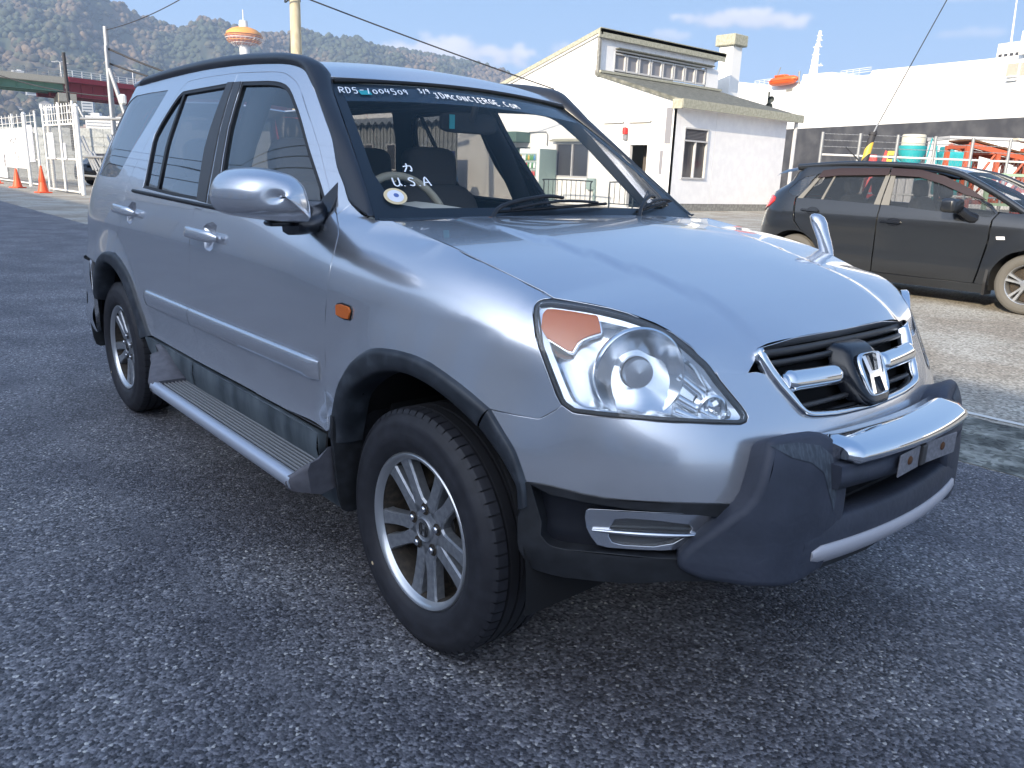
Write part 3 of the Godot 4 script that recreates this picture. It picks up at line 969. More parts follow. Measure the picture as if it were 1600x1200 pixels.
func suv_side(t: Node3D, s: int) -> void:
	# front fender
	var f := skin("front_fender", t, s, poly("front_fender"), "silver_paint")
	skin("side_marker", f, s, poly("marker"), "amber_lens", 0.008, [], 0.012, 0.02, 0.0)
	skin("marker_base", f, s, grown(poly("marker"), 0.004), "rubber", 0.003, [], 0.006, 0.03, 0.0)
	skin("dark_gap_strip", t, s, flat2([-0.62, 0.42, -0.62, 1.08, -0.52, 1.15, -0.36, 1.12, -0.36, 0.42]), "well_black", -0.020, [], 0.0, 0.06, 0.0)  # black strips set behind the door seams: shade of the gaps put in as colour
	skin("dark_gap_strip", t, s, flat2([-1.62, 0.42, -1.62, 1.07, -1.40, 1.07, -1.40, 0.42]), "well_black", -0.026, [], 0.0, 0.06, 0.0)
	# doors
	for k in 2:
		var name_ := "front_door" if k == 0 else "rear_door"
		var open := poly("front_opening" if k == 0 else "rear_opening")
		var d := skin(name_, t, s, poly(name_), "silver_paint", 0.0, [open, grown(poly("cup_f" if k == 0 else "cup_r"), 0.002)], 0.022)
		var inner := grown(open, -0.013)
		skin("window_seal", d, s, open, "rubber", -0.003, [inner], 0.02, 0.04, 0.0)
		skin("window_glass", d, s, grown(open, -0.004), "door_glass" if k == 0 else "privacy_glass", -0.011, [], 0.0, 0.04, 0.0)
		skin("pillar_cover", d, s, poly("pillar_front" if k == 0 else "pillar_rear"), "pillar_black", 0.003, [], 0.02, 0.05, 0.001)
		if k == 1:
			var dv := poly("divider")
			var strip := PackedVector2Array(dv)
			for i in range(dv.size() - 1, -1, -1):
				strip.append(dv[i] + Vector2(0.022, 0.0))
			skin("window_divider", d, s, strip, "rubber", -0.004, [], 0.01, 0.03, 0.0)
		else:
			skin("corner_cover", d, s, flat2([-0.478, 1.074, -0.62, 1.070, -0.575, 1.14, -0.53, 1.19, -0.508, 1.15]), "black_gloss", 0.002, [], 0.01, 0.04, 0.0)
		# belt line rubber
		var lo := [] if k == 1 else []
		var b0 := -2.215 if k == 1 else -1.43
		var b1 := -1.43 if k == 1 else -0.47
		for i in 13:
			var x := lerpf(b0, b1, i / 12.0)
			lo.append(body.out_at(x, belt_y(x), 0.004))
		var mb := MB.new()
		mb.flip = s < 0
		mb.tube(lo, 0.008, 6)
		part("belt_moulding", mb, "rubber", d)
		# lower side moulding
		mb = MB.new()
		mb.flip = s < 0
		var m0: float = -2.005 if k == 1 else -1.436
		var m1: float = -1.442 if k == 1 else -0.402
		var rows := []
		var sec := [[0.618, 0.0], [0.618, 0.008], [0.624, 0.013], [0.645, 0.018], [0.667, 0.019], [0.680, 0.016], [0.6865, 0.011], [0.689, 0.0]]
		for i in 25:
			var u := lerpf(m0, m1, i / 24.0)
			var e := minf(i / 24.0 * (m1 - m0), (1.0 - i / 24.0) * (m1 - m0))
			var q := 1.0 if k == 0 and i < 12 or k == 1 and i > 12 else sqrt(clampf(e / 0.02, 0.0, 1.0))
			var ring := PackedVector3Array()
			for c in sec:
				ring.append(body.out_at(u, lerpf(0.653, c[0], 0.82 + 0.18 * q), maxf(0.001, c[1] * (0.35 + 0.65 * q))))
			rows.append(ring)
		mb.loft(rows, true, null, true)
		part("side_moulding", mb, "silver_paint", d)
		# handle: a bar over a scooped cup
		var cup := grown(poly("cup_f" if k == 0 else "cup_r"), 0.002)
		var bowl := MB.new()
		bowl.flip = s < 0
		var c0 := Vector2.ZERO
		for p in cup:
			c0 += p / cup.size()
		rows = []
		for q in [[1.0, -0.001], [0.97, -0.006], [0.86, -0.014], [0.65, -0.020], [0.35, -0.023], [0.02, -0.024]]:
			var ring := PackedVector3Array()
			for p in cup:
				ring.append(body.out_at(lerpf(c0.x, p.x, q[0]), lerpf(c0.y, p.y, q[0]), q[1]))
			rows.append(ring)
		bowl.loft(rows, true, Vector3(c0.x, 1.0, 5.0))
		var ha := Vector2(-1.415, 0.979) if k == 0 else Vector2(-2.385, 1.012)
		var hb2 := Vector2(-1.130, 0.975) if k == 0 else Vector2(-2.102, 1.005)
		mb = MB.new()
		mb.flip = s < 0
		rows = []
		for i in 15:
			var q := i / 14.0
			var e := sqrt(clampf(minf(q, 1.0 - q) / 0.10, 0.0, 1.0))
			var out := 0.012 + 0.026 * sqrt(clampf(minf(q, 1.0 - q) / 0.22, 0.0, 1.0))
			var hh := 0.019 * (0.45 + 0.55 * e)
			var c := ha.lerp(hb2, q)
			var ring := PackedVector3Array()
			for g2 in 12:
				var a := TAU * g2 / 12.0
				var ca := signf(cos(a)) * pow(absf(cos(a)), 0.7)
				var sa := signf(sin(a)) * pow(absf(sin(a)), 0.7)
				ring.append(body.out_at(c.x, c.y + sa * hh, out + ca * 0.011 * (0.4 + 0.6 * e)))
			rows.append(ring)
		mb.loft(rows, true, null, true)
		var hd := part("door_handle", mb, "silver_paint", d)
		for q in [0.05, 0.95]:
			var c := ha.lerp(hb2, q)
			mb = MB.new()
			mb.flip = s < 0
			mb.tube([body.out_at(c.x, c.y, -0.002), body.out_at(c.x, c.y, 0.018)], 0.012, 8)
			part("handle_foot", mb, "silver_paint", hd)
		part("handle_cup", bowl, "silver_paint", d)
		if k == 0:
			mb = MB.new()
			mb.flip = s < 0
			mb.lathe([Vector2(0.008, 0.0), Vector2(0.008, 0.004), Vector2(0, 0.004)], body.out_at(-1.105, 0.979, 0.001), V(0, 0.1, 1), 12)
			part("key_cylinder", mb, "satin_chrome", hd)
	# body side: pillars, roof frame and rear quarter in one
	var rail := poly("rail_low")
	var o := PackedVector2Array()
	# along the rail from the front to the rear
	for i in range(rail.size() - 1, -1, -1):
		o.append(rail[i])
	o.append_array(flat2([-3.02, 1.60, -3.25, 1.585, -3.50, 1.56, -3.52, 1.30, -3.52, 0.9, -3.50, 0.735, -3.2, 0.735, -2.90, 0.738]))
	o.append_array(poly("rear_arch_top"))
	o.append_array(poly("door_cut_rear"))
	o.append_array(poly("door_cut_top"))
	var q := skin("rear_quarter", t, s, o, "silver_paint", 0.0, [poly("quarter_window")], 0.014)
	skin("quarter_glass", q, s, grown(poly("quarter_window"), -0.002), "privacy_glass", -0.003, [], 0.004, 0.04, 0.0)
	skin("tail_lamp", q, s, flat2([-3.28, 0.95, -3.50, 0.95, -3.56, 1.52, -3.40, 1.52]), "red_lens", 0.010, [], 0.012, 0.04, 0.0)
	skin("rear_bumper", t, s, flat2([-2.795, 0.728, -3.2, 0.728, -3.66, 0.72, -3.84, 0.72, -3.84, 0.36, -3.2, 0.34, -2.82, 0.36, -2.775, 0.50]), "silver_paint", 0.012, [], 0.02)
	# sill cladding below the doors
	for k in 2:
		var a := -2.02 if k == 1 else -1.43
		var b := -1.436 if k == 1 else -0.375
		var up := 0.472
		skin("sill_cladding", t, s, flat2([a, up, b, up - 0.002, b, 0.375, a, 0.375] if k == 0 else [a - 0.0, up + 0.006, b, up, b, 0.375, a + 0.10, 0.375]), "sill_plastic", 0.008, [], 0.03, 0.05, 0.001)
	skin("sill_underside", t, s, flat2([-2.05, 0.374, -0.36, 0.374, -0.36, 0.20, -2.05, 0.20]), "sill_plastic", -0.02, [], 0.02, 0.06, 0.0)
	# arch mouldings and wheel wells
	for k in 2:
		arch(t, s, k)
	running_board(t, s)
	if s > 0:
		side_mirror(t, s)


func belt_y(x: float) -> float:
	return lerpf(1.100, 1.062, smoothstep(-2.25, -0.45, x) * 0.0 + clampf((x + 2.25) / 1.8, 0.0, 1.0))


func arch(t: Node3D, s: int, k: int) -> void:
	var cx := 0.0 if k == 0 else -2.62
	var out: PackedVector2Array
	var inn := PackedVector2Array()
	if k == 0:
		out = poly("arch_out")
	else:
		out = poly("rear_arch_out")
	var n := 33
	var line: Array = []
	for p in out:
		line.append(p)
	line = resample(line, n)
	var mb := MB.new()
	mb.flip = s < 0
	var rows := []
	for i in n:
		var p: Vector2 = line[i]
		var x := p.x + (body.xc if p.x <= 0.0 else 0.0)
		var p3 := body.at(p.x, p.y)
		var c := Vector3(cx, 0.322, p3.z)
		var inward := (c - p3)
		inward.z = 0.0
		var r := inward.length()
		inward /= r
		var w := clampf(r - 0.428, 0.05, 0.13)
		var ring := PackedVector3Array()
		var nn := Vector3(0, 0, 1)
		for c2 in [[-0.004, -0.012], [-0.001, 0.006], [0.006, 0.012], [0.25 * w, 0.015], [0.6 * w, 0.014], [0.9 * w, 0.008], [w, -0.004], [w + 0.004, -0.022], [w + 0.006, -0.075]]:
			var pp: Vector3 = p3 + inward * float(c2[0])
			# follow the sheet inwards
			var f := body.side(pp.x, pp.y) if p.x <= 0.0 else p3.z
			pp.z = lerpf(p3.z, f, 0.35) + float(c2[1])
			ring.append(pp)
		rows.append(ring)
	mb.loft(rows, false, Vector3(cx, 0.322, 0.55))
	part("arch_moulding" if k == 0 else "rear_arch_moulding", mb, "arch_plastic", t)
	# well: a dark half drum
	mb = MB.new()
	mb.flip = s < 0
	rows = []
	for i in 25:
		var g := lerpf(-0.12, PI + 0.12, i / 24.0)
		var ring := PackedVector3Array()
		for z in [0.835, 0.70, 0.52]:
			ring.append(V(cx + cos(g) * 0.415, 0.322 + sin(g) * 0.432, z))
		rows.append(ring)
	mb.loft(rows, false, Vector3(cx, 0.9, 0.7))
	mb.slab(flat2([-0.42, -0.04, 0.42, -0.04, 0.42, 0.43, -0.42, 0.43]), V(cx, 0.322, 0.52), V(1, 0, 0), V(0, 1, 0), V(0, 0, 1), 0.02)
	part("wheel_well", mb, "well_black", t)
	# mud flap behind the wheel
	var fx := cx - (0.362 if k == 0 else 0.415)
	mb = MB.new()
	mb.flip = s < 0
	rows = []
	for q in [[0.555, 0.0, 0.700, 0.893], [0.50, 0.004, 0.700, 0.897], [0.40, 0.012, 0.705, 0.893], [0.31, 0.016, 0.71, 0.885], [0.272, 0.017, 0.715, 0.875], [0.262, 0.017, 0.73, 0.86]]:
		var ring := PackedVector3Array()
		for c in [[-0.010, 0.0], [-0.012, 1.0], [-0.004, 1.012], [0.006, 1.0], [0.004, 0.45], [0.012, 0.35], [0.012, 0.10], [0.004, 0.0]]:
			ring.append(V(fx + q[1] + c[0], q[0], lerpf(q[2], q[3], c[1])))
		rows.append(ring)
	mb.loft(rows, true, null, true)
	part("mud_flap", mb, "black_plastic", t)
	if k == 0:
		return
	skin("flap_bracket", t, s, flat2([-3.02, 0.36, -2.90, 0.36, -2.90, 0.56, -3.02, 0.56]), "black_plastic", 0.004, [], 0.02, 0.05, 0.0)


func running_board(t: Node3D, s: int) -> void:
	var r := Node3D.new()
	r.name = "running_board" if s > 0 else "running_board_001"
	t.add_child(r)
	var mb := MB.new()
	mb.flip = s < 0
	# silver edge: a swept rounded nose
	var rows := []
	for x in [-1.66, -1.3, -0.9, -0.415]:
		var ring := PackedVector3Array()
		for c in [[0.372, 0.965], [0.3815, 0.975], [0.3825, 0.992], [0.376, 1.004], [0.362, 1.009], [0.345, 1.004], [0.333, 0.990], [0.330, 0.965]]:
			ring.append(V(x, c[0], c[1]))
		rows.append(ring)
	mb.loft(rows, true, null, true)
	part("step_edge", mb, "step_silver", r)
	mb = MB.new()
	mb.flip = s < 0
	mb.box(V(-1.04, 0.353, 0.90), V(1.26, 0.034, 0.135))
	part("step_tread", mb, "step_rubber", r)
	for i in 9:
		mb = MB.new()
		mb.flip = s < 0
		mb.box(V(-1.05, 0.3725, 0.842 + i * 0.0142), V(1.23, 0.008, 0.006), Basis.IDENTITY, 0.002)
		part("tread_rib", mb, "step_rib", r)
	# end caps that rise towards the body
	for e in 2:
		mb = MB.new()
		mb.flip = s < 0
		rows = []
		var secs := [[-1.640, 0.0], [-1.70, 0.25], [-1.78, 0.62], [-1.86, 0.9], [-1.915, 1.0]] if e == 0 else [[-0.430, 0.0], [-0.412, 0.25], [-0.397, 0.62], [-0.385, 0.9], [-0.375, 1.0]]
		for q in secs:
			var lift: float = q[1] * (0.060 if e == 0 else 0.045)
			var pull: float = pow(q[1], 1.6) * (0.085 if e == 0 else 0.045)
			var ring := PackedVector3Array()
			for c in [[0.384, 0.835, 0.0], [0.386, 0.90, 0.0], [0.386, 0.975, 1.0], [0.378, 1.002, 1.0], [0.358, 1.011, 1.0], [0.336, 1.003, 1.0], [0.326, 0.97, 1.0], [0.318, 0.84, 0.0]]:
				ring.append(V(q[0], c[0] + lift * (1.0 if c[0] > 0.35 else (0.6 if e == 0 else -0.1)) + 0.03 * q[1] * (1.0 - c[2]), c[1] - pull * c[2]))
			rows.append(ring)
		mb.loft(rows, true, null, true)
		part("step_end_cap", mb, "step_cap", r)


func side_mirror(t: Node3D, s: int) -> void:
	var m := Node3D.new()
	m.name = "side_mirror" if s > 0 else "side_mirror_001"
	t.add_child(m)
	# shell: rings from the front skin to the rear rim, outline traced across (z, y)
	var shape := [[0.905, 1.165], [0.915, 1.190], [0.945, 1.216], [0.99, 1.226], [1.04, 1.226], [1.085, 1.212], [1.110, 1.185], [1.119, 1.150], [1.112, 1.122], [1.09, 1.104], [1.04, 1.094], [0.97, 1.086], [0.91, 1.082], [0.895, 1.086], [0.893, 1.11], [0.897, 1.14]]
	var ring0 := []
	for p in shape:
		ring0.append(V(0, p[1], p[0]))
	ring0.append(ring0[0])
	ring0 = curve(ring0, 3)
	ring0.pop_back()
	var mid := V(0, 1.155, 1.00)
	var mb := MB.new()
	mb.flip = s < 0
	var rows := []
	var secs := [[-0.578, 0.95], [-0.572, 0.99], [-0.55, 1.0], [-0.53, 1.0]]
	for q in [0.993, 0.975, 0.945, 0.90, 0.84, 0.76, 0.65, 0.5, 0.32, 0.15, 0.02]:
		secs.append([-0.53 + 0.150 * pow(1.0 - pow(q, 3.6), 0.5), q])
	for q in secs:
		var ring := PackedVector3Array()
		for p: Vector3 in ring0:
			var d := p - mid
			ring.append(V(q[0] - (p.z - 0.9) * 0.10, mid.y + d.y * q[1], mid.z + d.z * q[1]))
		rows.append(ring)
	mb.loft(rows, true)
	part("mirror_shell", mb, "silver_paint", m)
	mb = MB.new()
	mb.flip = s < 0
	rows = []
	for q in [[-0.566, 0.92], [-0.55, 0.90]]:
		var ring := PackedVector3Array()
		for p: Vector3 in ring0:
			var d := p - mid
			ring.append(V(q[0] - (p.z - 0.9) * 0.10, mid.y + d.y * q[1], mid.z + d.z * q[1]))
		rows.append(ring)
	mb.loft(rows, true, null, true)
	part("mirror_glass", mb, "chrome", m)
	# black foot on the door corner
	mb = MB.new()
	mb.flip = s < 0
	rows = []
	for q in [[0.905, 1.0, 0.0], [0.885, 1.0, 0.0], [0.86, 0.99, -0.012], [0.835, 0.98, -0.030], [0.81, 0.96, -0.052], [0.765, 0.92, -0.090]]:
		var ring := PackedVector3Array()
		for c in [[-0.615, 1.050], [-0.62, 1.075], [-0.61, 1.125], [-0.585, 1.142], [-0.545, 1.140], [-0.515, 1.12], [-0.507, 1.09], [-0.512, 1.060], [-0.54, 1.046], [-0.58, 1.043]]:
			ring.append(V(lerpf(-0.56, c[0], q[1]) + q[2], lerpf(1.09, c[1], q[1]), q[0]))
		rows.append(ring)
	mb.loft(rows, true, null, true)
	mb.box(V(-0.565, 1.078, 0.93), V(0.05, 0.016, 0.09), Basis.IDENTITY, 0.006)
	part("mirror_foot", mb, "black_gloss", m)


func suv_front(t: Node3D) -> void:
	# hood: right half outline in (x, z), closed over the middle
	var half := poly("hood_edge")
	var o := PackedVector2Array()
	for p in half:
		o.append(p)
	for i in range(half.size() - 1, -1, -1):
		if half[i].y > 0.004:
			o.append(Vector2(half[i].x, -half[i].y))
	var mb := MB.new()
	panel(mb, o, [], hood_at, V(0, 0.3, 0), 0.03, 0.0, 0.025, 0.0015)
	part("hood", mb, "silver_paint", t)
	mb = MB.new()
	mb.box(V(0.08, 0.82, 0.0), V(0.75, 0.12, 1.15))
	part("engine_bay", mb, "well_black", t)
	# bumper skin over the full width
	var bh := poly("bumper_half")
	o = PackedVector2Array(bh)
	var mir := mirrored_u(bh)
	for i in range(mir.size() - 1, -1, -1):
		if absf(mir[i].x - U0) > 0.002:
			o.append(mir[i])
	mb = MB.new()
	panel(mb, o, [], body.at, Vector3(MID.x, MID.y, 0), 0.035, 0.0, 0.03, 0.0012)
	var bumper := part("front_bumper", mb, "silver_paint", t)
	for s in [1, -1]:
		front_corner(t, bumper, s)
	grille(t)
	bumper_guard(t)
	# lip under the bumper
	mb = MB.new()
	var rows := []
	for i in 41:
		var u := lerpf(0.50, 2.0 * U0 - 0.50, i / 40.0)
		var ring := PackedVector3Array()
		for c in [[0.42, -0.03], [0.385, -0.06], [0.355, -0.12], [0.35, -0.20]]:
			ring.append(body.out_at(u, c[0], c[1]))
		rows.append(ring)
	mb.loft(rows, false, MID)
	part("under_lip", mb, "black_plastic", bumper)


func front_corner(t: Node3D, bumper: Node3D, s: int) -> void:
	# black lower bumper with the lamp pocket
	var top := poly("bumper_low")
	var o := PackedVector2Array()
	for p in top:
		o.append(p + Vector2(0, 0.0))
	o.append_array(flat2([0.90, 0.55, U0, 0.55, U0, 0.34, 1.0, 0.36, 0.80, 0.385]))
	var bot := poly("lowbump_bot")
	for i in range(bot.size() - 1, -1, -1):
		o.append(bot[i])
	o.append_array(flat2([0.425, 0.43, 0.415, 0.50]))
	var pocket := poly("pocket")
	var ph := PackedVector2Array()
	for p in pocket:
		ph.append(p + Vector2(0.010 if p.x < 0.46 else 0.0, 0.0))
	ph.append_array(flat2([0.765, 0.50, 0.775, 0.540, 0.747, 0.546, 0.678, 0.556, 0.60, 0.557, 0.53, 0.560, 0.47, 0.566]))
	var lower := skin("lower_bumper", t, s, o, "black_plastic", 0.004, [ph], 0.045, 0.035, 0.001)
	skin("lamp_pocket", lower, s, grown(ph, 0.01), "frit", -0.040, [], 0.0, 0.05, 0.0)
	# front part of the arch moulding, on the bumper
	var edge := poly("bumper_arch")
	var mb := MB.new()
	mb.flip = s < 0
	var rows := []
	var line: Array = []
	for p in edge:
		line.append(p)
	line.append_array([Vector2(0.428, 0.55), Vector2(0.430, 0.53)])
	line = resample(line, 25)
	for p: Vector2 in line:
		var p3 := body.at(p.x, p.y)
		var inward := V(-p3.x, 0.322 - p3.y, 0)
		var r := inward.length()
		inward = inward / r
		if p.y < 0.5:
			inward = inward.lerp(V(-1, 0, 0), 0.7).normalized()
		var w := clampf(r - 0.43, 0.035, 0.07)
		var ring := PackedVector3Array()
		for c in [[-0.004, -0.010], [0.0, 0.008], [0.008, 0.013], [0.3 * w, 0.014], [0.75 * w, 0.012], [w, 0.002], [w + 0.005, -0.02], [w + 0.006, -0.08]]:
			ring.append(p3 + inward * float(c[0]) + V(0.35, 0, 0.94) * float(c[1]))
		rows.append(ring)
	mb.loft(rows, false, Vector3(0.1, 0.322, 0.5))
	part("bumper_arch_moulding", mb, "arch_plastic", lower)
	# fog lamp: satin bezel round a glass lens, crossed by a blade
	var fg := poly("fog")
	var lens := flat2([0.572, 0.485, 0.580, 0.473, 0.60, 0.469, 0.655, 0.470, 0.690, 0.478, 0.713, 0.495, 0.722, 0.512, 0.715, 0.522, 0.65, 0.530, 0.60, 0.530, 0.577, 0.524, 0.570, 0.505])
	var bez := skin("fog_lamp", lower, s, fg, "satin_chrome", -0.012, [lens], 0.03, 0.02, 0.0)
	skin("fog_reflector", bez, s, grown(lens, 0.004), "lamp_chrome", -0.045, [], 0.0, 0.03, 0.0)
	skin("fog_glass", bez, s, grown(lens, 0.002), "lamp_glass", -0.022, [], 0.0, 0.03, 0.0)
	mb = MB.new()
	mb.flip = s < 0
	rows = []
	for i in 13:
		var q := i / 12.0
		var u := lerpf(0.543, 0.736, q)
		var hgt := 0.003 + 0.004 * sin(PI * q)
		var ring := PackedVector3Array()
		var yy := 0.4985 + 0.002 * q
		for c in [[hgt, -0.022], [hgt, -0.004], [0.0, 0.002], [-hgt, -0.004], [-hgt, -0.022]]:
			ring.append(body.out_at(u, yy + c[0], c[1]))
		rows.append(ring)
	mb.loft(rows, true, null, true)
	part("lamp_blade", mb, "satin_chrome", bez)
	headlight(t, s)


func headlight(t: Node3D, s: int) -> void:
	var o := poly("headlight")
	var h := Node3D.new()
	h.name = "headlight" if s > 0 else "headlight_001"
	t.add_child(h)
	var inner := grown(o, -0.009)
	skin("lamp_gasket", h, s, o, "rubber", -0.002, [inner], 0.012, 0.02, 0.0005)
	skin("lamp_lens", h, s, grown(o, -0.004), "lamp_glass", 0.002, [], 0.0, 0.025, 0.0)
	# housing: a deep bowl; the reflector openings are set into it
	var mb := MB.new()
	mb.flip = s < 0
	var c2 := Vector2(0.672, 0.822)
	var ring2: Array = []
	for p in grown(o, -0.006):
		ring2.append(p)
	ring2.append(ring2[0])
	ring2 = resample(ring2, 72)
	ring2.pop_back()
	var rows := []
	for q in [[1.0, 0.0], [0.985, -0.012], [0.93, -0.030], [0.84, -0.040], [0.72, -0.046], [0.55, -0.052], [0.35, -0.055], [0.02, -0.056]]:
		var ring := PackedVector3Array()
		for p: Vector2 in ring2:
			var r := c2.lerp(p, q[0])
			var ripple := 0.004 * sin(r.x * 60.0) * (1.0 if q[0] < 0.9 else 0.0)
			ring.append(body.out_at(r.x, r.y, q[1] + ripple))
		rows.append(ring)
	mb.loft(rows, true, Vector3(2.5, 0.8, 2.0))
	part("lamp_housing", mb, "lamp_chrome", h)
	# stepped bright rims that follow the outline, as inside the real lamp
	mb = MB.new()
	mb.flip = s < 0
	for k in [[0.985, 0.90, -0.010, -0.016], [0.90, 0.88, -0.016, -0.030]]:
		rows = []
		for e in 2:
			var ring := PackedVector3Array()
			for p: Vector2 in ring2:
				var r := c2.lerp(p, k[e])
				ring.append(body.out_at(r.x, r.y, k[2 + e]))
			rows.append(ring)
		mb.loft(rows, true, Vector3(2.5, 0.8, 2.0))
	part("inner_rim", mb, "lamp_chrome", h)
	# main reflector: a bright ring, a bowl and a domed glass shield
	var ctr := body.out_at(0.668, 0.842, -0.030)
	var ax := V(0.86, 0.05, 0.50).normalized()
	mb = MB.new()
	mb.flip = s < 0
	mb.lathe([Vector2(0.100, -0.012), Vector2(0.102, 0.006), Vector2(0.098, 0.010), Vector2(0.093, 0.004)], ctr, ax, 56)
	part("reflector_rim", mb, "lamp_chrome", h)
	var e1 := ax.cross(Vector3.UP).normalized()
	var e2 := e1.cross(ax)
	mb = MB.new()
	mb.flip = s < 0
	rows = []
	for i in 20:
		var q := 1.0 - i / 19.5
		var ring := PackedVector3Array()
		for k in 72:
			var g := TAU * k / 72.0
			var x := cos(g) * 0.094 * q
			var y := sin(g) * 0.094 * q
			var dz := 0.002 - 0.056 * (1.0 - q * q) + 0.0035 * absf(sin(x * 62.0 + 0.6)) * (1.0 - q * q)
			ring.append(ctr + e1 * x + e2 * y + ax * dz)
		rows.append(ring)
	mb.loft(rows, true, ctr + ax * 3.0)
	part("main_reflector", mb, "lamp_chrome", h)
	mb = MB.new()
	mb.flip = s < 0
	mb.lathe([Vector2(0.034, -0.050), Vector2(0.034, -0.006), Vector2(0.031, 0.000), Vector2(0.0, 0.003)], ctr, ax, 32)
	part("bulb_shield", mb, "satin_chrome", h)
	mb = MB.new()
	mb.flip = s < 0
	mb.lathe([Vector2(0.0345, -0.022), Vector2(0.0355, -0.018), Vector2(0.0345, -0.014)], ctr, ax, 32)
	part("shield_band", mb, "pillar_black", h)
	# small position lamp in the inner corner
	ctr = body.out_at(0.794, 0.770, -0.026)
	mb = MB.new()
	mb.flip = s < 0
	mb.lathe([Vector2(0.034, -0.02), Vector2(0.034, 0.006), Vector2(0.029, 0.009), Vector2(0.026, 0.002), Vector2(0.018, -0.012), Vector2(0.0, -0.018)], ctr, ax, 28)
	part("position_lamp", mb, "lamp_chrome", h)
	mb = MB.new()
	mb.flip = s < 0
	for i in 6:
		var g := TAU * i / 6.0
		mb.box(ctr + (e1 * cos(g) + e2 * sin(g)) * 0.014, V(0.008, 0.012, 0.010), Basis(ax, g))
	part("lamp_facets", mb, "lamp_chrome", h)
	# ridges running out to the corner
	for k in [[0.735, 0.795, 0.80, 0.752], [0.720, 0.770, 0.79, 0.738], [0.75, 0.84, 0.80, 0.79]]:
		mb = MB.new()
		mb.flip = s < 0
		var pts := []
		for i in 9:
			pts.append(body.out_at(lerpf(k[0], k[2], i / 8.0), lerpf(k[1], k[3], i / 8.0), -0.036))
		mb.tube(pts, 0.010, 8)
		part("reflector_ridge", mb, "lamp_chrome", h)
	# amber indicator in the outer upper corner
	skin("indicator_lens", h, s, poly("amber"), "amber_lens", -0.012, [], 0.02, 0.02, 0.0)
	var ar := poly("amber")
	ar = grown(ar, 0.004)
	skin("indicator_rim", h, s, ar, "lamp_chrome", -0.016, [], 0.012, 0.02, 0.0)


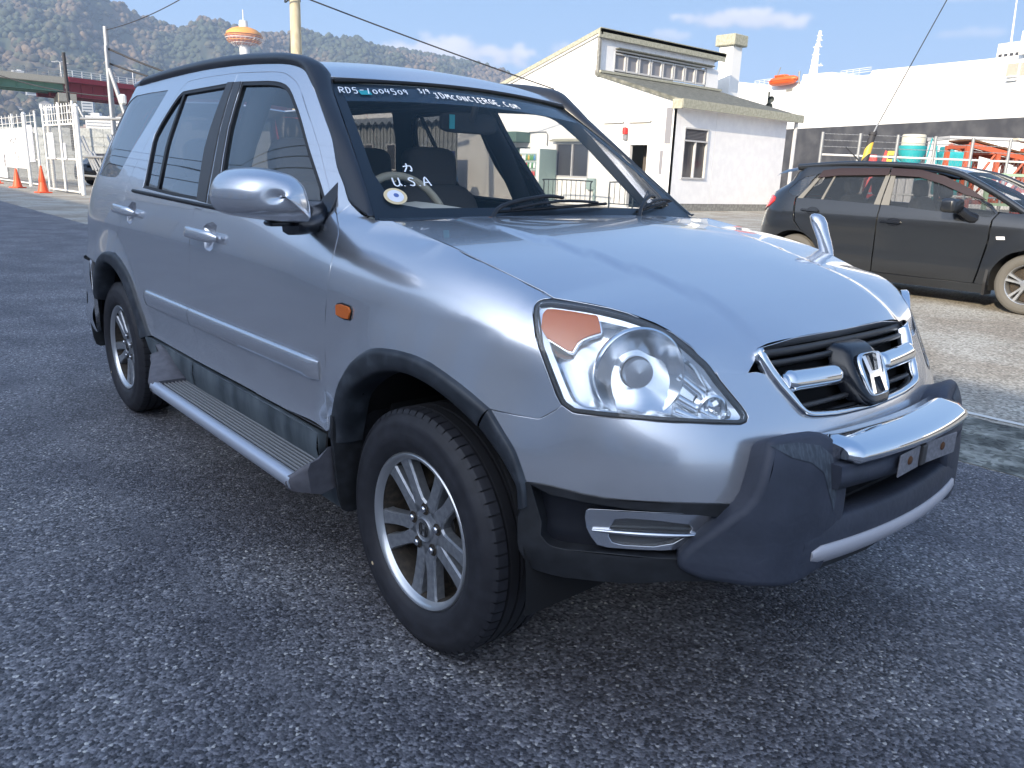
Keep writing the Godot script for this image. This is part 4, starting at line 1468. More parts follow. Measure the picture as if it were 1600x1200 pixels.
func grille(t: Node3D) -> void:
	var g := Node3D.new()
	g.name = "grille"
	t.add_child(g)
	# chrome surround: U-shaped band down both sides and along the bottom
	var half := poly("grille_out")
	var line: Array = []
	for p in half:
		line.append(p)
	line.append(Vector2(U0, 0.7075))
	var full := line.duplicate()
	for i in range(line.size() - 2, -1, -1):
		full.append(Vector2(2.0 * U0 - line[i].x, line[i].y))
	full = resample(full, 90)
	var c2 := Vector2(U0, 0.83)
	var mb := MB.new()
	var rows := []
	for i in full.size():
		var p: Vector2 = full[i]
		var a: Vector2 = full[maxi(i - 1, 0)]
		var b: Vector2 = full[mini(i + 1, full.size() - 1)]
		var d := (b - a).normalized()
		var inn := Vector2(-d.y, d.x)
		if inn.dot(c2 - p) < 0.0:
			inn = -inn
		var w := lerpf(0.030, 0.018, smoothstep(0.80, 0.72, p.y)) * (0.6 if i < 2 or i > full.size() - 3 else 1.0)
		var ring := PackedVector3Array()
		for c in [[0.0, -0.012], [0.002, 0.006], [0.25, 0.013], [0.6, 0.011], [0.92, 0.002], [1.0, -0.020]]:
			var q: Vector2 = p + inn * (w * float(c[0]))
			ring.append(body.out_at(q.x, q.y, c[1]))
		rows.append(ring)
	mb.loft(rows, false, MID)
	part("chrome_surround", mb, "chrome", g)
	# dark back and louvres
	var o := PackedVector2Array()
	for p: Vector2 in full:
		o.append(p)
	mb = MB.new()
	panel(mb, o, [], body.at, MID, 0.06, -0.05, 0.0, 0.0)
	part("grille_back", mb, "well_black", g)
	var cut := func(y: float, inset: float) -> float:  # u where the opening begins at height y
		for i in range(1, half.size()):
			if (half[i].y - y) * (half[i - 1].y - y) <= 0.0 and half[i].x > 0.88:
				return half[i].x + inset
		return 0.90 + inset
	for row in [[0.868, 0.010, "pillar_black", 0.012], [0.846, 0.008, "pillar_black", 0.010], [0.752, 0.007, "pillar_black", 0.010], [0.728, 0.007, "black_plastic", 0.010]]:
		mb = MB.new()
		rows = []
		var ua: float = (cut as Callable).call(row[0], 0.022)
		for i in 33:
			var u := lerpf(ua, 2.0 * U0 - ua, i / 32.0)
			var ring := PackedVector3Array()
			for c in [[1.0, -0.034], [0.7, -0.010], [0.0, -0.005], [-0.8, -0.012], [-1.0, -0.036]]:
				ring.append(body.out_at(u, row[0] + c[0] * row[1], c[1]))
			rows.append(ring)
		mb.loft(rows, true, null, true)
		part("louvre", mb, row[2], g)
	# two chrome bars that flank the shield
	for s in [1, -1]:
		mb = MB.new()
		mb.flip = s < 0
		rows = []
		for i in 21:
			var q := i / 20.0
			var u := lerpf(0.972, 1.165, q)
			var e := minf(1.0, sqrt(maxf(0.0, minf((1.0 - q) / 0.10, (q + 0.02) / 0.06))))
			var yy := lerpf(0.803, 0.785, 0.0) - 0.006 * q
			var ring := PackedVector3Array()
			for k in 12:
				var a := TAU * k / 12.0
				ring.append(body.out_at(u, yy + sin(a) * 0.023 * (0.25 + 0.75 * e), 0.004 + cos(a) * 0.022 * (0.2 + 0.8 * e)))
			rows.append(ring)
		mb.loft(rows, true, null, true)
		part("chrome_bar", mb, "chrome", g)
	# the shield and its badge
	mb = MB.new()
	rows = []
	var shield := [[-0.052, 0.858], [0.052, 0.858], [0.070, 0.845], [0.080, 0.80], [0.076, 0.76], [0.06, 0.735], [0.038, 0.722], [-0.038, 0.722], [-0.06, 0.735], [-0.076, 0.76], [-0.080, 0.80], [-0.070, 0.845]]
	for q in [[-0.02, 1.10], [0.018, 1.02], [0.030, 0.92], [0.034, 0.80], [0.035, 0.02]]:
		var ring := PackedVector3Array()
		for p in shield:
			var b0 := body.at(U0, lerpf(0.79, p[1], q[1]))
			ring.append(V(b0.x + q[0] - 0.35 * pow(p[0] * q[1], 2.0), b0.y, p[0] * q[1]))
		rows.append(ring)
	mb.loft(rows, true, MID)
	part("badge_shield", mb, "black_gloss", g)
	badge(g, Transform3D(Basis(V(0, 0, -1), V(-0.42, 0.907, 0).normalized(), V(0.907, 0.42, 0).normalized()), body.at(U0, 0.793) + V(0.036, 0.0, 0.0)), 0.055)


# rounded square ring with a tapered H, drawn in its own x (right), y (up), z (out)
func badge(parent: Node3D, at: Transform3D, r: float, material := "chrome") -> void:
	var outer := PackedVector2Array()
	var inner := PackedVector2Array()
	for i in 40:
		var g := TAU * i / 40.0
		var q := pow(pow(absf(cos(g)), 4.5) + pow(absf(sin(g)), 4.5), -1.0 / 4.5)
		var p := Vector2(cos(g), sin(g)) * q
		p.x *= 1.0 + 0.09 * p.y
		outer.append(Vector2(p.x * 1.02, p.y) * r)
		inner.append(Vector2(p.x * 0.90, p.y * 0.91) * r)
	var mb := MB.new()
	for i in 40:
		var k := (i + 1) % 40
		var lift: Array[Vector3] = [V(0, 0, 0), V(0, 0, 0.010 * r / 0.055)]
		var a := V(outer[i].x, outer[i].y, 0)
		var b := V(outer[k].x, outer[k].y, 0)
		var c := V(inner[k].x, inner[k].y, 0)
		var d := V(inner[i].x, inner[i].y, 0)
		var m0 := (a + d) * 0.5 + lift[1]
		var m1 := (b + c) * 0.5 + lift[1]
		var na := V(outer[i].x, outer[i].y, 0).normalized()
		var nb := V(outer[k].x, outer[k].y, 0).normalized()
		mb.tri(at * a, at * b, at * m1, at.basis * na, at.basis * nb, at.basis * V(0, 0, 1))
		mb.tri(at * a, at * m1, at * m0, at.basis * na, at.basis * V(0, 0, 1), at.basis * V(0, 0, 1))
		mb.tri(at * d, at * c, at * m1, at.basis * -na, at.basis * -nb, at.basis * V(0, 0, 1))
		mb.tri(at * d, at * m1, at * m0, at.basis * -na, at.basis * V(0, 0, 1), at.basis * V(0, 0, 1))
	part("badge_ring", mb, material, parent)
	mb = MB.new()
	var h := 0.0
	for sx in [1.0, -1.0]:
		var bar := PackedVector2Array()
		for p in [[0.80, 0.86], [0.50, 0.86], [0.30, 0.10], [0.30, -0.10], [0.42, -0.86], [0.68, -0.86], [0.58, 0.0]]:
			bar.append(Vector2(p[0] * sx, p[1]) * r)
		mb.slab(bar, at * V(0, 0, 0.009 * r / 0.055), at.basis.x, at.basis.y, at.basis.z, 0.009 * r / 0.055)
	mb.slab(flat2([-0.32 * r, -0.16 * r, 0.32 * r, -0.16 * r, 0.32 * r, 0.13 * r, -0.32 * r, 0.13 * r]), at * V(0, 0, 0.0085 * r / 0.055), at.basis.x, at.basis.y, at.basis.z, 0.008 * r / 0.055)
	part("badge_letter", mb, material, parent)


func bumper_guard(t: Node3D) -> void:
	var g := Node3D.new()
	g.name = "bumper_guard"
	t.add_child(g)
	for s in [1, -1]:
		var o := poly("guard")
		var mb := MB.new()
		mb.flip = s < 0
		var swell := func(u: float, y: float) -> Vector3:
			return body.out_at(u, y, 0.015 + 0.055 * smoothstep(0.62, 0.86, u) - 0.012 * smoothstep(0.64, 0.72, y))
		panel(mb, grown(o, -0.016), [], swell, MID, 0.03, 0.0, 0.080, 0.0, 0.018)
		part("guard_wing", mb, "guard_plastic", g)
		# scuffed top corner
		mb = MB.new()
		mb.flip = s < 0
		panel(mb, flat2([0.84, 0.690, 0.90, 0.688, 0.95, 0.676, 0.975, 0.655, 0.985, 0.60, 0.975, 0.54, 0.962, 0.58, 0.95, 0.625, 0.92, 0.650, 0.88, 0.664]) if s > 0 else flat2([0.86, 0.69, 0.95, 0.676, 0.93, 0.655, 0.88, 0.664]), [], swell, MID, 0.03, 0.0012, 0.0, 0.0)
		part("scuffed_corner", mb, "guard_scuff", g)
	# cross pieces: sections (x, y) swept across z and bowed with the front
	var sweep := func(sec: Array, z0: float, taper: float) -> MB:
		var mb := MB.new()
		var rows := []
		for i in 31:
			var z := lerpf(-z0, z0, i / 30.0)
			var e := clampf((z0 - absf(z)) / maxf(taper, 0.001), 0.0, 1.0)
			e = 0.55 + 0.45 * sqrt(e) if taper > 0.0 else 1.0
			var ring := PackedVector3Array()
			var mx := 0.0
			var my := 0.0
			for c in sec:
				mx += c[0] / sec.size()
				my += c[1] / sec.size()
			for c in sec:
				ring.append(V(lerpf(mx, c[0], e) - 0.28 * z * z, lerpf(my, c[1], e), z))
			rows.append(ring)
		return mb.loft(rows, true, null, true)
	part("chrome_guard_bar", (sweep as Callable).call([[0.785, 0.700], [0.82, 0.706], [0.86, 0.699], [0.880, 0.688], [0.888, 0.676], [0.888, 0.664], [0.880, 0.655], [0.84, 0.652], [0.79, 0.655]], 0.305, 0.02), "chrome", g)
	part("upper_crossbar", (sweep as Callable).call([[0.76, 0.654], [0.872, 0.654], [0.874, 0.62], [0.868, 0.600], [0.80, 0.590], [0.76, 0.592]], 0.325, 0.0), "guard_plastic", g)
	part("lower_crossbar", (sweep as Callable).call([[0.77, 0.522], [0.845, 0.531], [0.862, 0.520], [0.867, 0.475], [0.862, 0.440], [0.84, 0.412], [0.78, 0.40], [0.75, 0.42]], 0.40, 0.0), "guard_plastic", g)
	part("skid_trim", (sweep as Callable).call([[0.862, 0.474], [0.873, 0.472], [0.876, 0.455], [0.872, 0.440], [0.852, 0.418], [0.845, 0.420]], 0.375, 0.02), "skid_silver", g)
	# licence plate bracket, two bent plates and a slot
	for q in [[0.072, 0.118], [-0.100, 0.160]]:
		var mb := MB.new()
		mb.box(V(0.8775, 0.624, q[0]), V(0.004, 0.054, q[1]), Basis(Vector3.UP, 0.045 if q[0] > 0.0 else -0.05), 0.0015)
		var pl := part("plate_bracket", mb, "plate_steel", g)
		mb = MB.new()
		mb.lathe([Vector2(0.011, 0.0), Vector2(0.009, 0.003), Vector2(0.0, 0.004)], V(0.8805, 0.628, q[0] * 1.05), V(1, 0, 0), 10)
		part("rusty_bolt", mb, "rust", pl)
	var mb := MB.new()
	mb.box(V(0.879, 0.627, 0.004), V(0.010, 0.050, 0.026), Basis.IDENTITY, 0.002)
	part("bracket_slot", mb, "pillar_black", g)
	# dark intake behind the opening with two ribs
	mb = MB.new()
	mb.box(V(0.765, 0.555, 0.0), V(0.01, 0.13, 0.74))
	part("intake_back", mb, "well_black", g)
	for y in [0.545, 0.570]:
		mb = MB.new()
		mb.box(V(0.785, y, 0.0), V(0.03, 0.008, 0.70), Basis(V(0, 0, 1), -0.2))
		part("intake_rib", mb, "black_plastic", g)


func suv_top(t: Node3D) -> void:
	# roof skin
	var o := PackedVector2Array()
	for i in 25:
		var z := lerpf(-0.56, 0.56, i / 24.0)
		o.append(Vector2(-0.985 + 0.05 * (1.0 - pow(z / 0.547, 2.0)), z))
	for z in [0.56, 0.3, 0.0, -0.3, -0.56]:
		o.append(Vector2(-3.14, z))
	var mb := MB.new()
	panel(mb, o, [], roof_at, V(-1.9, 0.8, 0), 0.05, 0.0, 0.02, 0.0)
	part("roof", mb, "silver_paint", t)
	# windscreen with black border, tint band, writing and labels
	mb = MB.new()
	var sc := func(u: float, v: float) -> Vector3: return screen(u, v)
	var rect := flat2([-1, 0, 1, 0, 1, 1, -1, 1])
	panel(mb, rect, [], sc, V(-1.4, 0.8, 0), 0.05, 0.0, 0.0, 0.0)
	var ws := part("windscreen", mb, "clear_glass", t)
	mb = MB.new()
	panel(mb, rect, [flat2([-0.90, 0.105, -0.78, 0.072, 0.78, 0.072, 0.90, 0.105, 0.945, 0.30, 0.945, 0.90, 0.90, 0.965, -0.90, 0.965, -0.945, 0.90, -0.945, 0.30])], sc, V(-1.4, 0.8, 0), 0.05, -0.006, 0.0, 0.0)
	part("glass_border", mb, "frit", ws)
	mb = MB.new()
	panel(mb, flat2([-0.95, 0.84, 0.95, 0.84, 0.95, 0.965, -0.95, 0.965]), [], sc, V(-1.4, 0.8, 0), 0.05, -0.004, 0.0, 0.0)
	part("tint_band", mb, "top_tint", ws)
	writing(ws)
	# round label low on the driver's side and a teal tag at the top
	var disc := func(called: String, c: Vector2, r: Vector2, off: float, material: String) -> void:
		var q := PackedVector2Array()
		for i in 24:
			q.append(c + Vector2(cos(TAU * i / 24.0) * r.x, sin(TAU * i / 24.0) * r.y))
		var m2 := MB.new()
		panel(m2, q, [], sc, V(-1.4, 0.8, 0), 0.05, off, 0.0, 0.0)
		part(called, m2, material, ws)
	var dc := Vector2(0.885, 0.135)
	(disc as Callable).call("round_label", dc, Vector2(0.052, 0.050), 0.0015, "cream_label")
	(disc as Callable).call("label_middle", dc, Vector2(0.037, 0.037), 0.0022, "white_label")
	(disc as Callable).call("label_mark", dc + Vector2(-0.004, 0.004), Vector2(0.012, 0.012), 0.0028, "blue_label")
	mb = MB.new()
	panel(mb, flat2([0.845, 0.885, 0.775, 0.885, 0.785, 0.925, 0.855, 0.925]), [], sc, V(-1.4, 0.8, 0), 0.05, 0.0012, 0.0, 0.0)
	part("teal_tag", mb, "teal_label", ws)
	# seal along the top edge
	mb = MB.new()
	var pts := []
	for i in 25:
		pts.append(screen(lerpf(-0.98, 0.98, i / 24.0), 1.006) + V(0.0, 0.002, 0))
	mb.tube(pts, 0.008, 6)
	part("screen_seal", mb, "rubber", ws)
	# black strip: up each windscreen pillar, then back as the roof rail
	for s in [1, -1]:
		mb = MB.new()
		mb.flip = s < 0
		var low: Array = []
		for p in poly("rail_low"):
			low.append(body.at(p.x, p.y))
		low.append(body.at(-0.36, 1.112))
		low.append(body.at(-0.30, 1.100))
		low.reverse()
		low = resample(curve(low, 3), 90)
		var rows := []
		for p: Vector3 in low:
			# partner on the glass edge or on the roof
			var inn: Vector3
			var tt := clampf((p.x + 0.399) / -0.578, 0.0, 1.0)
			var glass := screen(1.008, clampf((p.y - 1.097) / 0.414, 0.0, 1.0))
			var on_roof := roof_at(minf(p.x, -1.02), 0.525)
			var blend := smoothstep(1.46, 1.56, p.y)
			inn = glass.lerp(V(minf(p.x, -1.0), on_roof.y, 0.525), blend)
			var lift := lerpf(0.012, 0.036, blend)
			var fade := smoothstep(-3.02, -2.80, p.x)
			lift = lerpf(0.006, lift, fade)
			var across := inn - p
			var along := V(-0.8, 0.6, -0.1) if blend < 0.5 else V(-1, 0, 0)
			var up := across.cross(along).normalized()
			if up.y < 0.0:
				up = -up
			up = up.lerp(V(0, 0.92, 0.40), blend).normalized()
			var ring := PackedVector3Array()
			for c in [[-0.02, -0.006], [-0.02, 0.25], [0.0, 0.55], [0.12, 0.85], [0.35, 1.0], [0.65, 0.95], [0.9, 0.65], [1.0, 0.1], [1.02, -0.25]]:
				ring.append(p + across * float(c[0]) + up * (lift * float(c[1])))
			rows.append(ring)
		mb.loft(rows, false, MID)
		var rl := part("roof_rail", mb, "rail_black", t)
		mb = MB.new()
		mb.flip = s < 0
		var e := body.at(-2.80, 1.60)
		mb.box(e + V(-0.06, 0.012, -0.03), V(0.16, 0.03, 0.05), Basis(V(0, 0, 1), 0.12), 0.012)
		part("rail_end_cap", mb, "silver_paint", rl)
	# cowl between hood and glass, and the wipers
	mb = MB.new()
	var rows2 := []
	for i in 31:
		var sx := lerpf(-0.99, 0.99, i / 30.0)
		var a := screen(sx, 0.04)
		var ring := PackedVector3Array()
		ring.append(a + V(0.0, -0.012, 0))
		ring.append(a + V(0.03, -0.022, 0))
		ring.append(V(a.x + 0.085, minf(a.y - 0.045, hood_at(-0.36, sx * 0.70).y - 0.018), a.z))
		ring.append(V(a.x + 0.16, a.y - 0.10, a.z))
		rows2.append(ring)
	mb.loft(rows2, false, V(0, 0, 0))
	part("cowl", mb, "black_gloss", t)
	for w in [[0.38, -0.20, 0.10], [-0.29, -0.66, 0.17]]:
		wiper(t, w[0], w[1], w[2])
	# rear glass, tailgate and its spare wheel cover are hardly seen: kept plain
	var tg := MB.new()
	panel(tg, flat2([-3.50, 0.74, -3.87, 0.74, -3.87, 1.58, -3.50, 1.56]), [flat2([-3.57, 1.08, -3.87, 1.08, -3.87, 1.50, -3.59, 1.50])], body.at, MID, 0.06, -0.004, 0.015, 0.0)
	tg.flip = true
	panel(tg, flat2([-3.50, 0.74, -3.87, 0.74, -3.87, 1.58, -3.50, 1.56]), [flat2([-3.57, 1.08, -3.87, 1.08, -3.87, 1.50, -3.59, 1.50])], body.at, MID, 0.06, -0.004, 0.015, 0.0)
	part("tailgate", tg, "silver_paint", t)
	tg = MB.new()
	for k in 2:
		tg.flip = k == 1
		panel(tg, flat2([-3.56, 1.07, -3.87, 1.07, -3.87, 1.51, -3.58, 1.51]), [], body.at, MID, 0.08, -0.010, 0.0, 0.0)
	part("rear_glass", tg, "privacy_glass", t)
	# small mirror on a stalk on the far fender
	var fm := MB.new()
	var ringrows := []
	for q in [[1.000, 0.150, 0.205, 0.020], [1.02, 0.150, 0.200, 0.022], [1.05, 0.140, 0.188, 0.024], [1.085, 0.122, 0.172, 0.028], [1.11, 0.108, 0.163, 0.030], [1.13, 0.101, 0.150, 0.026], [1.139, 0.106, 0.135, 0.016], [1.141, 0.115, 0.125, 0.004]]:
		var ring := PackedVector3Array()
		for k in 14:
			var a := TAU * k / 14.0
			ring.append(V((q[1] + q[2]) * 0.5 + cos(a) * (q[2] - q[1]) * 0.5, q[0], -0.735 + sin(a) * q[3]))
		ringrows.append(ring)
	fm.loft(ringrows, true, null, true)
	part("fender_mirror", fm, "silver_paint", t)


func wiper(t: Node3D, s0: float, s1: float, t1: float) -> void:
	var w := Node3D.new()
	w.name = "wiper" if s0 > 0.0 else "wiper_001"
	t.add_child(w)
	var mb := MB.new()
	var a := screen(s0 / 0.725, 0.0) + V(0.045, -0.012, 0)
	var pts := [a, screen(s0 / 0.725 - 0.10, 0.035) + V(0.02, 0.020, 0), screen(lerpf(s0, s1, 0.45) / 0.725, 0.055 + 0.2 * t1) + V(0.014, 0.030, 0), screen(lerpf(s0, s1, 0.62) / 0.725, 0.05 + 0.35 * t1) + V(0.012, 0.022, 0)]
	mb.tube(curve(pts, 5), 0.008, 6, true, 0.006)
	part("wiper_arm", mb, "black_plastic", w)
	mb = MB.new()
	pts = []
	for i in 15:
		var q := i / 14.0
		pts.append(screen(lerpf(s0 - 0.05, s1, q) / 0.725, 0.018 + t1 * 0.55 * q) + V(0.006, 0.010, 0))
	mb.tube(pts, 0.005, 5)
	part("wiper_blade", mb, "rubber", w)
	mb = MB.new()
	pts = []
	for i in 9:
		var q := lerpf(0.12, 0.9, i / 8.0)
		pts.append(screen(lerpf(s0 - 0.05, s1, q) / 0.725, 0.022 + t1 * 0.55 * q) + V(0.012, 0.014 + 0.014 * sin(PI * i / 8.0), 0))
	mb.tube(pts, 0.005, 5)
	part("blade_bow", mb, "black_plastic", w)
	mb = MB.new()
	mb.lathe([Vector2(0.018, -0.01), Vector2(0.018, 0.012), Vector2(0.010, 0.018), Vector2(0.0, 0.018)], a, V(0.3, 1, 0), 12)
	part("wiper_pivot", mb, "rust" if s0 > 0.0 else "black_plastic", w)


# single-stroke letters in a unit box, x to the reader's right
const STROKES := {
	"R": [[0, 0, 0, 1], [0, 1, 0.7, 0.9, 0.65, 0.55, 0, 0.5], [0.25, 0.5, 0.8, 0]], "D": [[0.1, 0, 0.1, 1], [0, 1, 0.6, 0.9, 0.75, 0.5, 0.55, 0.08, 0, 0]],
	"5": [[0.75, 1, 0.15, 1, 0.1, 0.6, 0.55, 0.62, 0.7, 0.3, 0.45, 0, 0, 0.08]], "-": [[0.1, 0.5, 0.8, 0.52]], "1": [[0.6, 1, 0.3, 0]],
	"0": [[0.4, 0.7, 0.1, 0.5, 0.12, 0.15, 0.45, 0, 0.75, 0.2, 0.72, 0.55, 0.4, 0.7]], "4": [[0.3, 0.9, 0.05, 0.35, 0.8, 0.4], [0.65, 0.8, 0.55, 0]],
	"9": [[0.65, 0.75, 0.35, 0.85, 0.15, 0.6, 0.4, 0.42, 0.68, 0.6, 0.7, 0.75, 0.55, 0]], "3": [[0.1, 0.9, 0.6, 0.95, 0.35, 0.62, 0.65, 0.4, 0.45, 0.15, 0.1, 0.2]], "/": [[0.7, 1, 0.2, 0]],
	"J": [[0.2, 0.95, 0.8, 0.95], [0.55, 0.95, 0.5, 0.15, 0.25, 0, 0.05, 0.2]], "M": [[0, 0, 0.15, 0.9, 0.4, 0.35, 0.65, 0.9, 0.8, 0]], "C": [[0.75, 0.8, 0.4, 0.9, 0.1, 0.55, 0.2, 0.1, 0.7, 0.1]],
	"O": [[0.4, 0.85, 0.1, 0.5, 0.3, 0.05, 0.7, 0.2, 0.7, 0.65, 0.4, 0.85]], "N": [[0.05, 0, 0.1, 0.9, 0.65, 0.05, 0.7, 0.95]], "I": [[0.4, 0.95, 0.38, 0], [0.15, 0.95, 0.65, 0.95], [0.15, 0, 0.62, 0]],
	"E": [[0.7, 0.95, 0.1, 0.95, 0.1, 0, 0.7, 0.02], [0.1, 0.5, 0.6, 0.5]], "G": [[0.75, 0.8, 0.4, 0.92, 0.1, 0.55, 0.2, 0.08, 0.7, 0.12, 0.7, 0.45, 0.45, 0.45]], ".": [[0.3, 0.0, 0.36, 0.06]],
	"U": [[0.1, 0.95, 0.12, 0.2, 0.4, 0, 0.68, 0.25, 0.7, 0.95], [0.7, 0.3, 0.85, 0.02]], "S": [[0.7, 0.85, 0.4, 0.95, 0.15, 0.75, 0.6, 0.4, 0.5, 0.05, 0.1, 0.12]], "A": [[0, 0, 0.4, 1, 0.75, 0], [0.15, 0.38, 0.65, 0.4]],
	"k": [[0.0, 0.62, 0.75, 0.68, 0.72, 0.1, 0.55, 0.16], [0.42, 1, 0.38, 0.6, 0.0, 0.0]]}


func writing(ws: Node3D) -> void:
	# s of the first letter, t, size in (s, t), step, text: the reader's right is towards -s
	for line in [["RD5-1004509", 0.970, 0.922, 0.034, 0.064, 0.0410, 0.0], ["3/9", 0.445, 0.940, 0.028, 0.060, 0.028, 0.0], ["JDMCONCIERGE.COM", 0.352, 0.905, 0.037, 0.064, 0.0425, -0.0016], ["k", 0.80, 0.320, 0.050, 0.070, 0.05, 0.0], ["U.S.A", 0.875, 0.225, 0.046, 0.070, 0.036, 0.0]]:
		var mb := MB.new()
		var k := 0
		for ch in String(line[0]):
			var jig := Vector2(rng.randf_range(-0.002, 0.002), rng.randf_range(-0.005, 0.005))
			for st in STROKES[ch]:
				var pts := []
				for p in flat2(st):
					pts.append(p)
				if pts.size() > 2:
					pts = curve(pts, 4)
				var rows := []
				for i in pts.size():
					var p: Vector2 = pts[i]
					var a: Vector2 = pts[maxi(i - 1, 0)]
					var b: Vector2 = pts[mini(i + 1, pts.size() - 1)]
					var d := (b - a) * Vector2(-line[3] * 0.68, line[4] * 0.71)
					d = d.normalized()
					var across := Vector2(-d.y, d.x)
					var c := Vector2(line[1] - k * line[5] - p.x * line[3], line[2] + k * line[6] + (p.y - 0.5) * line[4] * 0.8) + jig
					var ring := PackedVector3Array()
					for e in [-1.0, 1.0]:
						var q := c + across * Vector2(e * 0.0024 / 0.68, e * 0.0024 / 0.71)
						ring.append(screen(q.x, q.y) + V(0.0012, 0.0016, 0.0))
					rows.append(ring)
				mb.loft(rows, false, V(-2.0, 0.0, 0.0))
			k += 1
		part("handwriting", mb, "marker_white", ws)


func suv_inside(t: Node3D) -> void:
	# dark lining behind the painted sides so that no light leaks in
	for s in [1, -1]:
		var mb := MB.new()
		mb.flip = s < 0
		var o := flat2([-3.3, 0.83, -2.10, 0.83, -1.90, 0.45, -0.45, 0.45, -0.45, 1.12, -0.50, 1.15, -0.90, 1.53, -1.2, 1.58, -2.9, 1.59, -3.3, 1.54])
		panel(mb, o, [grown(poly("front_opening"), 0.004), grown(poly("rear_opening"), 0.004), grown(poly("quarter_window"), 0.004)], body.at, MID, 0.06, -0.035, 0.0, 0.0)
		part("side_lining", mb, "interior_dark", t)
	var hl := MB.new()
	var rows := []
	for i in 13:
		var x := lerpf(-1.02, -3.12, i / 12.0)
		var ring := PackedVector3Array()
		for k in 9:
			var z := lerpf(-0.565, 0.565, k / 8.0)
			var p := roof_at(x, z)
			ring.append(p - V(0, 0.028, 0))
		rows.append(ring)
	hl.loft(rows, false, V(-2, 3.0, 0))
	part("headliner", hl, "headliner", t)
	var mb2 := MB.new()
	mb2.box(V(-1.75, 0.36, 0), V(3.2, 0.05, 1.50))
	mb2.box(V(-0.36, 0.66, 0), V(0.04, 0.72, 1.42))
	mb2.box(V(-1.2, 0.30, 0.0), V(3.2, 0.10, 1.0))
	part("floor_pan", mb2, "interior_dark", t)
	# dashboard: a long pad with two hooded humps
	var d := MB.new()
	rows = []
	for i in 33:
		var z := lerpf(-0.70, 0.70, i / 32.0)
		var hump := 0.055 * exp(-pow((z - 0.36) / 0.17, 2.0)) + 0.012 * exp(-pow((z + 0.35) / 0.22, 2.0))
		var edge := 1.0 - 0.06 * pow(absf(z) / 0.70, 4.0)
		var ring := PackedVector3Array()
		for c in [[-0.41, 1.082, 0.0], [-0.52, 1.098, 0.15], [-0.64, 1.098, 0.6], [-0.76, 1.082, 1.0], [-0.83, 1.02, 1.0], [-0.85, 0.95, 0.5], [-0.83, 0.80, 0.0], [-0.75, 0.55, 0.0]]:
			ring.append(V(c[0], (c[1] + hump * c[2]) * edge, z))
		rows.append(ring)
	d.loft(rows, false, V(-0.5, 0.6, 0))
	part("dashboard", d, "dash_beige", t)
	# steering wheel on the right
	var sw := Node3D.new()
	sw.name = "steering_wheel"
	t.add_child(sw)
	var b := Basis(V(0, 0, 1), 0.42)
	var ctr := V(-0.94, 1.045, 0.27)
	var pts := []
	for i in 41:
		var g := TAU * i / 40.0
		pts.append(ctr + b * V(0, cos(g) * 0.185, sin(g) * 0.185))
	var w := MB.new()
	w.tube(pts, 0.015, 8, false)
	part("wheel_rim", w, "wheel_beige", sw)
	w = MB.new()
	w.box(ctr + b * V(0.02, -0.01, 0), V(0.05, 0.13, 0.17), b, 0.02)
	w.box(ctr + b * V(0.02, 0.0, 0), V(0.02, 0.035, 0.34), b, 0.008)
	w.box(ctr + b * V(0.02, -0.10, 0), V(0.02, 0.14, 0.04), b, 0.008)
	part("wheel_hub", w, "interior_dark", sw)
	# seats
	for q in [[-1.42, 0.36], [-1.56, -0.36], [-2.25, 0.42], [-2.25, 0.0], [-2.25, -0.42]]:
		var seat := Node3D.new()
		seat.name = "seat"
		t.add_child(seat, true)
		var m := MB.new()
		soft(m, V(q[0] + 0.25, 0.66, q[1]), V(0.52, 0.16, 0.48), Basis.IDENTITY)
		part("cushion", m, "seat_cloth", seat)
		m = MB.new()
		soft(m, V(q[0] - 0.06, 0.90, q[1]), V(0.15, 0.56, 0.50), Basis(V(0, 0, 1), 0.22))
		part("backrest", m, "seat_cloth", seat)
		m = MB.new()
		soft(m, V(q[0] - 0.14, 1.245, q[1]), V(0.10, 0.20, 0.29), Basis(V(0, 0, 1), 0.15))
		m.box(V(q[0] - 0.125, 1.14, q[1]), V(0.012, 0.1, 0.10))
		part("headrest", m, "seat_cloth", seat)
	# mirror under the screen top, with its label
	var mm := MB.new()
	soft(mm, V(-0.94, 1.415, -0.01), V(0.035, 0.075, 0.25), Basis(V(0, 1, 0), -0.12))
	mm.tube([V(-0.92, 1.42, -0.01), V(-0.90, 1.47, -0.01), V(-0.88, 1.50, -0.01)], 0.012, 8)
	var rm := part("cabin_mirror", mm, "interior_dark", t)
	mm = MB.new()
	mm.box(V(-0.917, 1.415, 0.085), V(0.004, 0.05, 0.022), Basis(V(0, 1, 0), -0.12))
	part("teal_tag", mm, "teal_label", rm)
	# centre pillars and belts inside, a hanging strap
	for s in [1, -1]:
		mm = MB.new()
		mm.flip = s < 0
		mm.tube([V(-1.40, 0.6, 0.77), V(-1.42, 1.08, 0.74), V(-1.48, 1.32, 0.64), V(-1.54, 1.52, 0.53)], 0.045, 8)
		part("centre_pillar", mm, "interior_dark", t)
	# shelf of the driver's side visors
	for z in [0.30, -0.30]:
		mm = MB.new()
		mm.box(V(-1.06, 1.545, z), V(0.17, 0.014, 0.36), Basis(V(0, 0, 1), -0.25), 0.005)
		part("sun_visor", mm, "headliner", t)


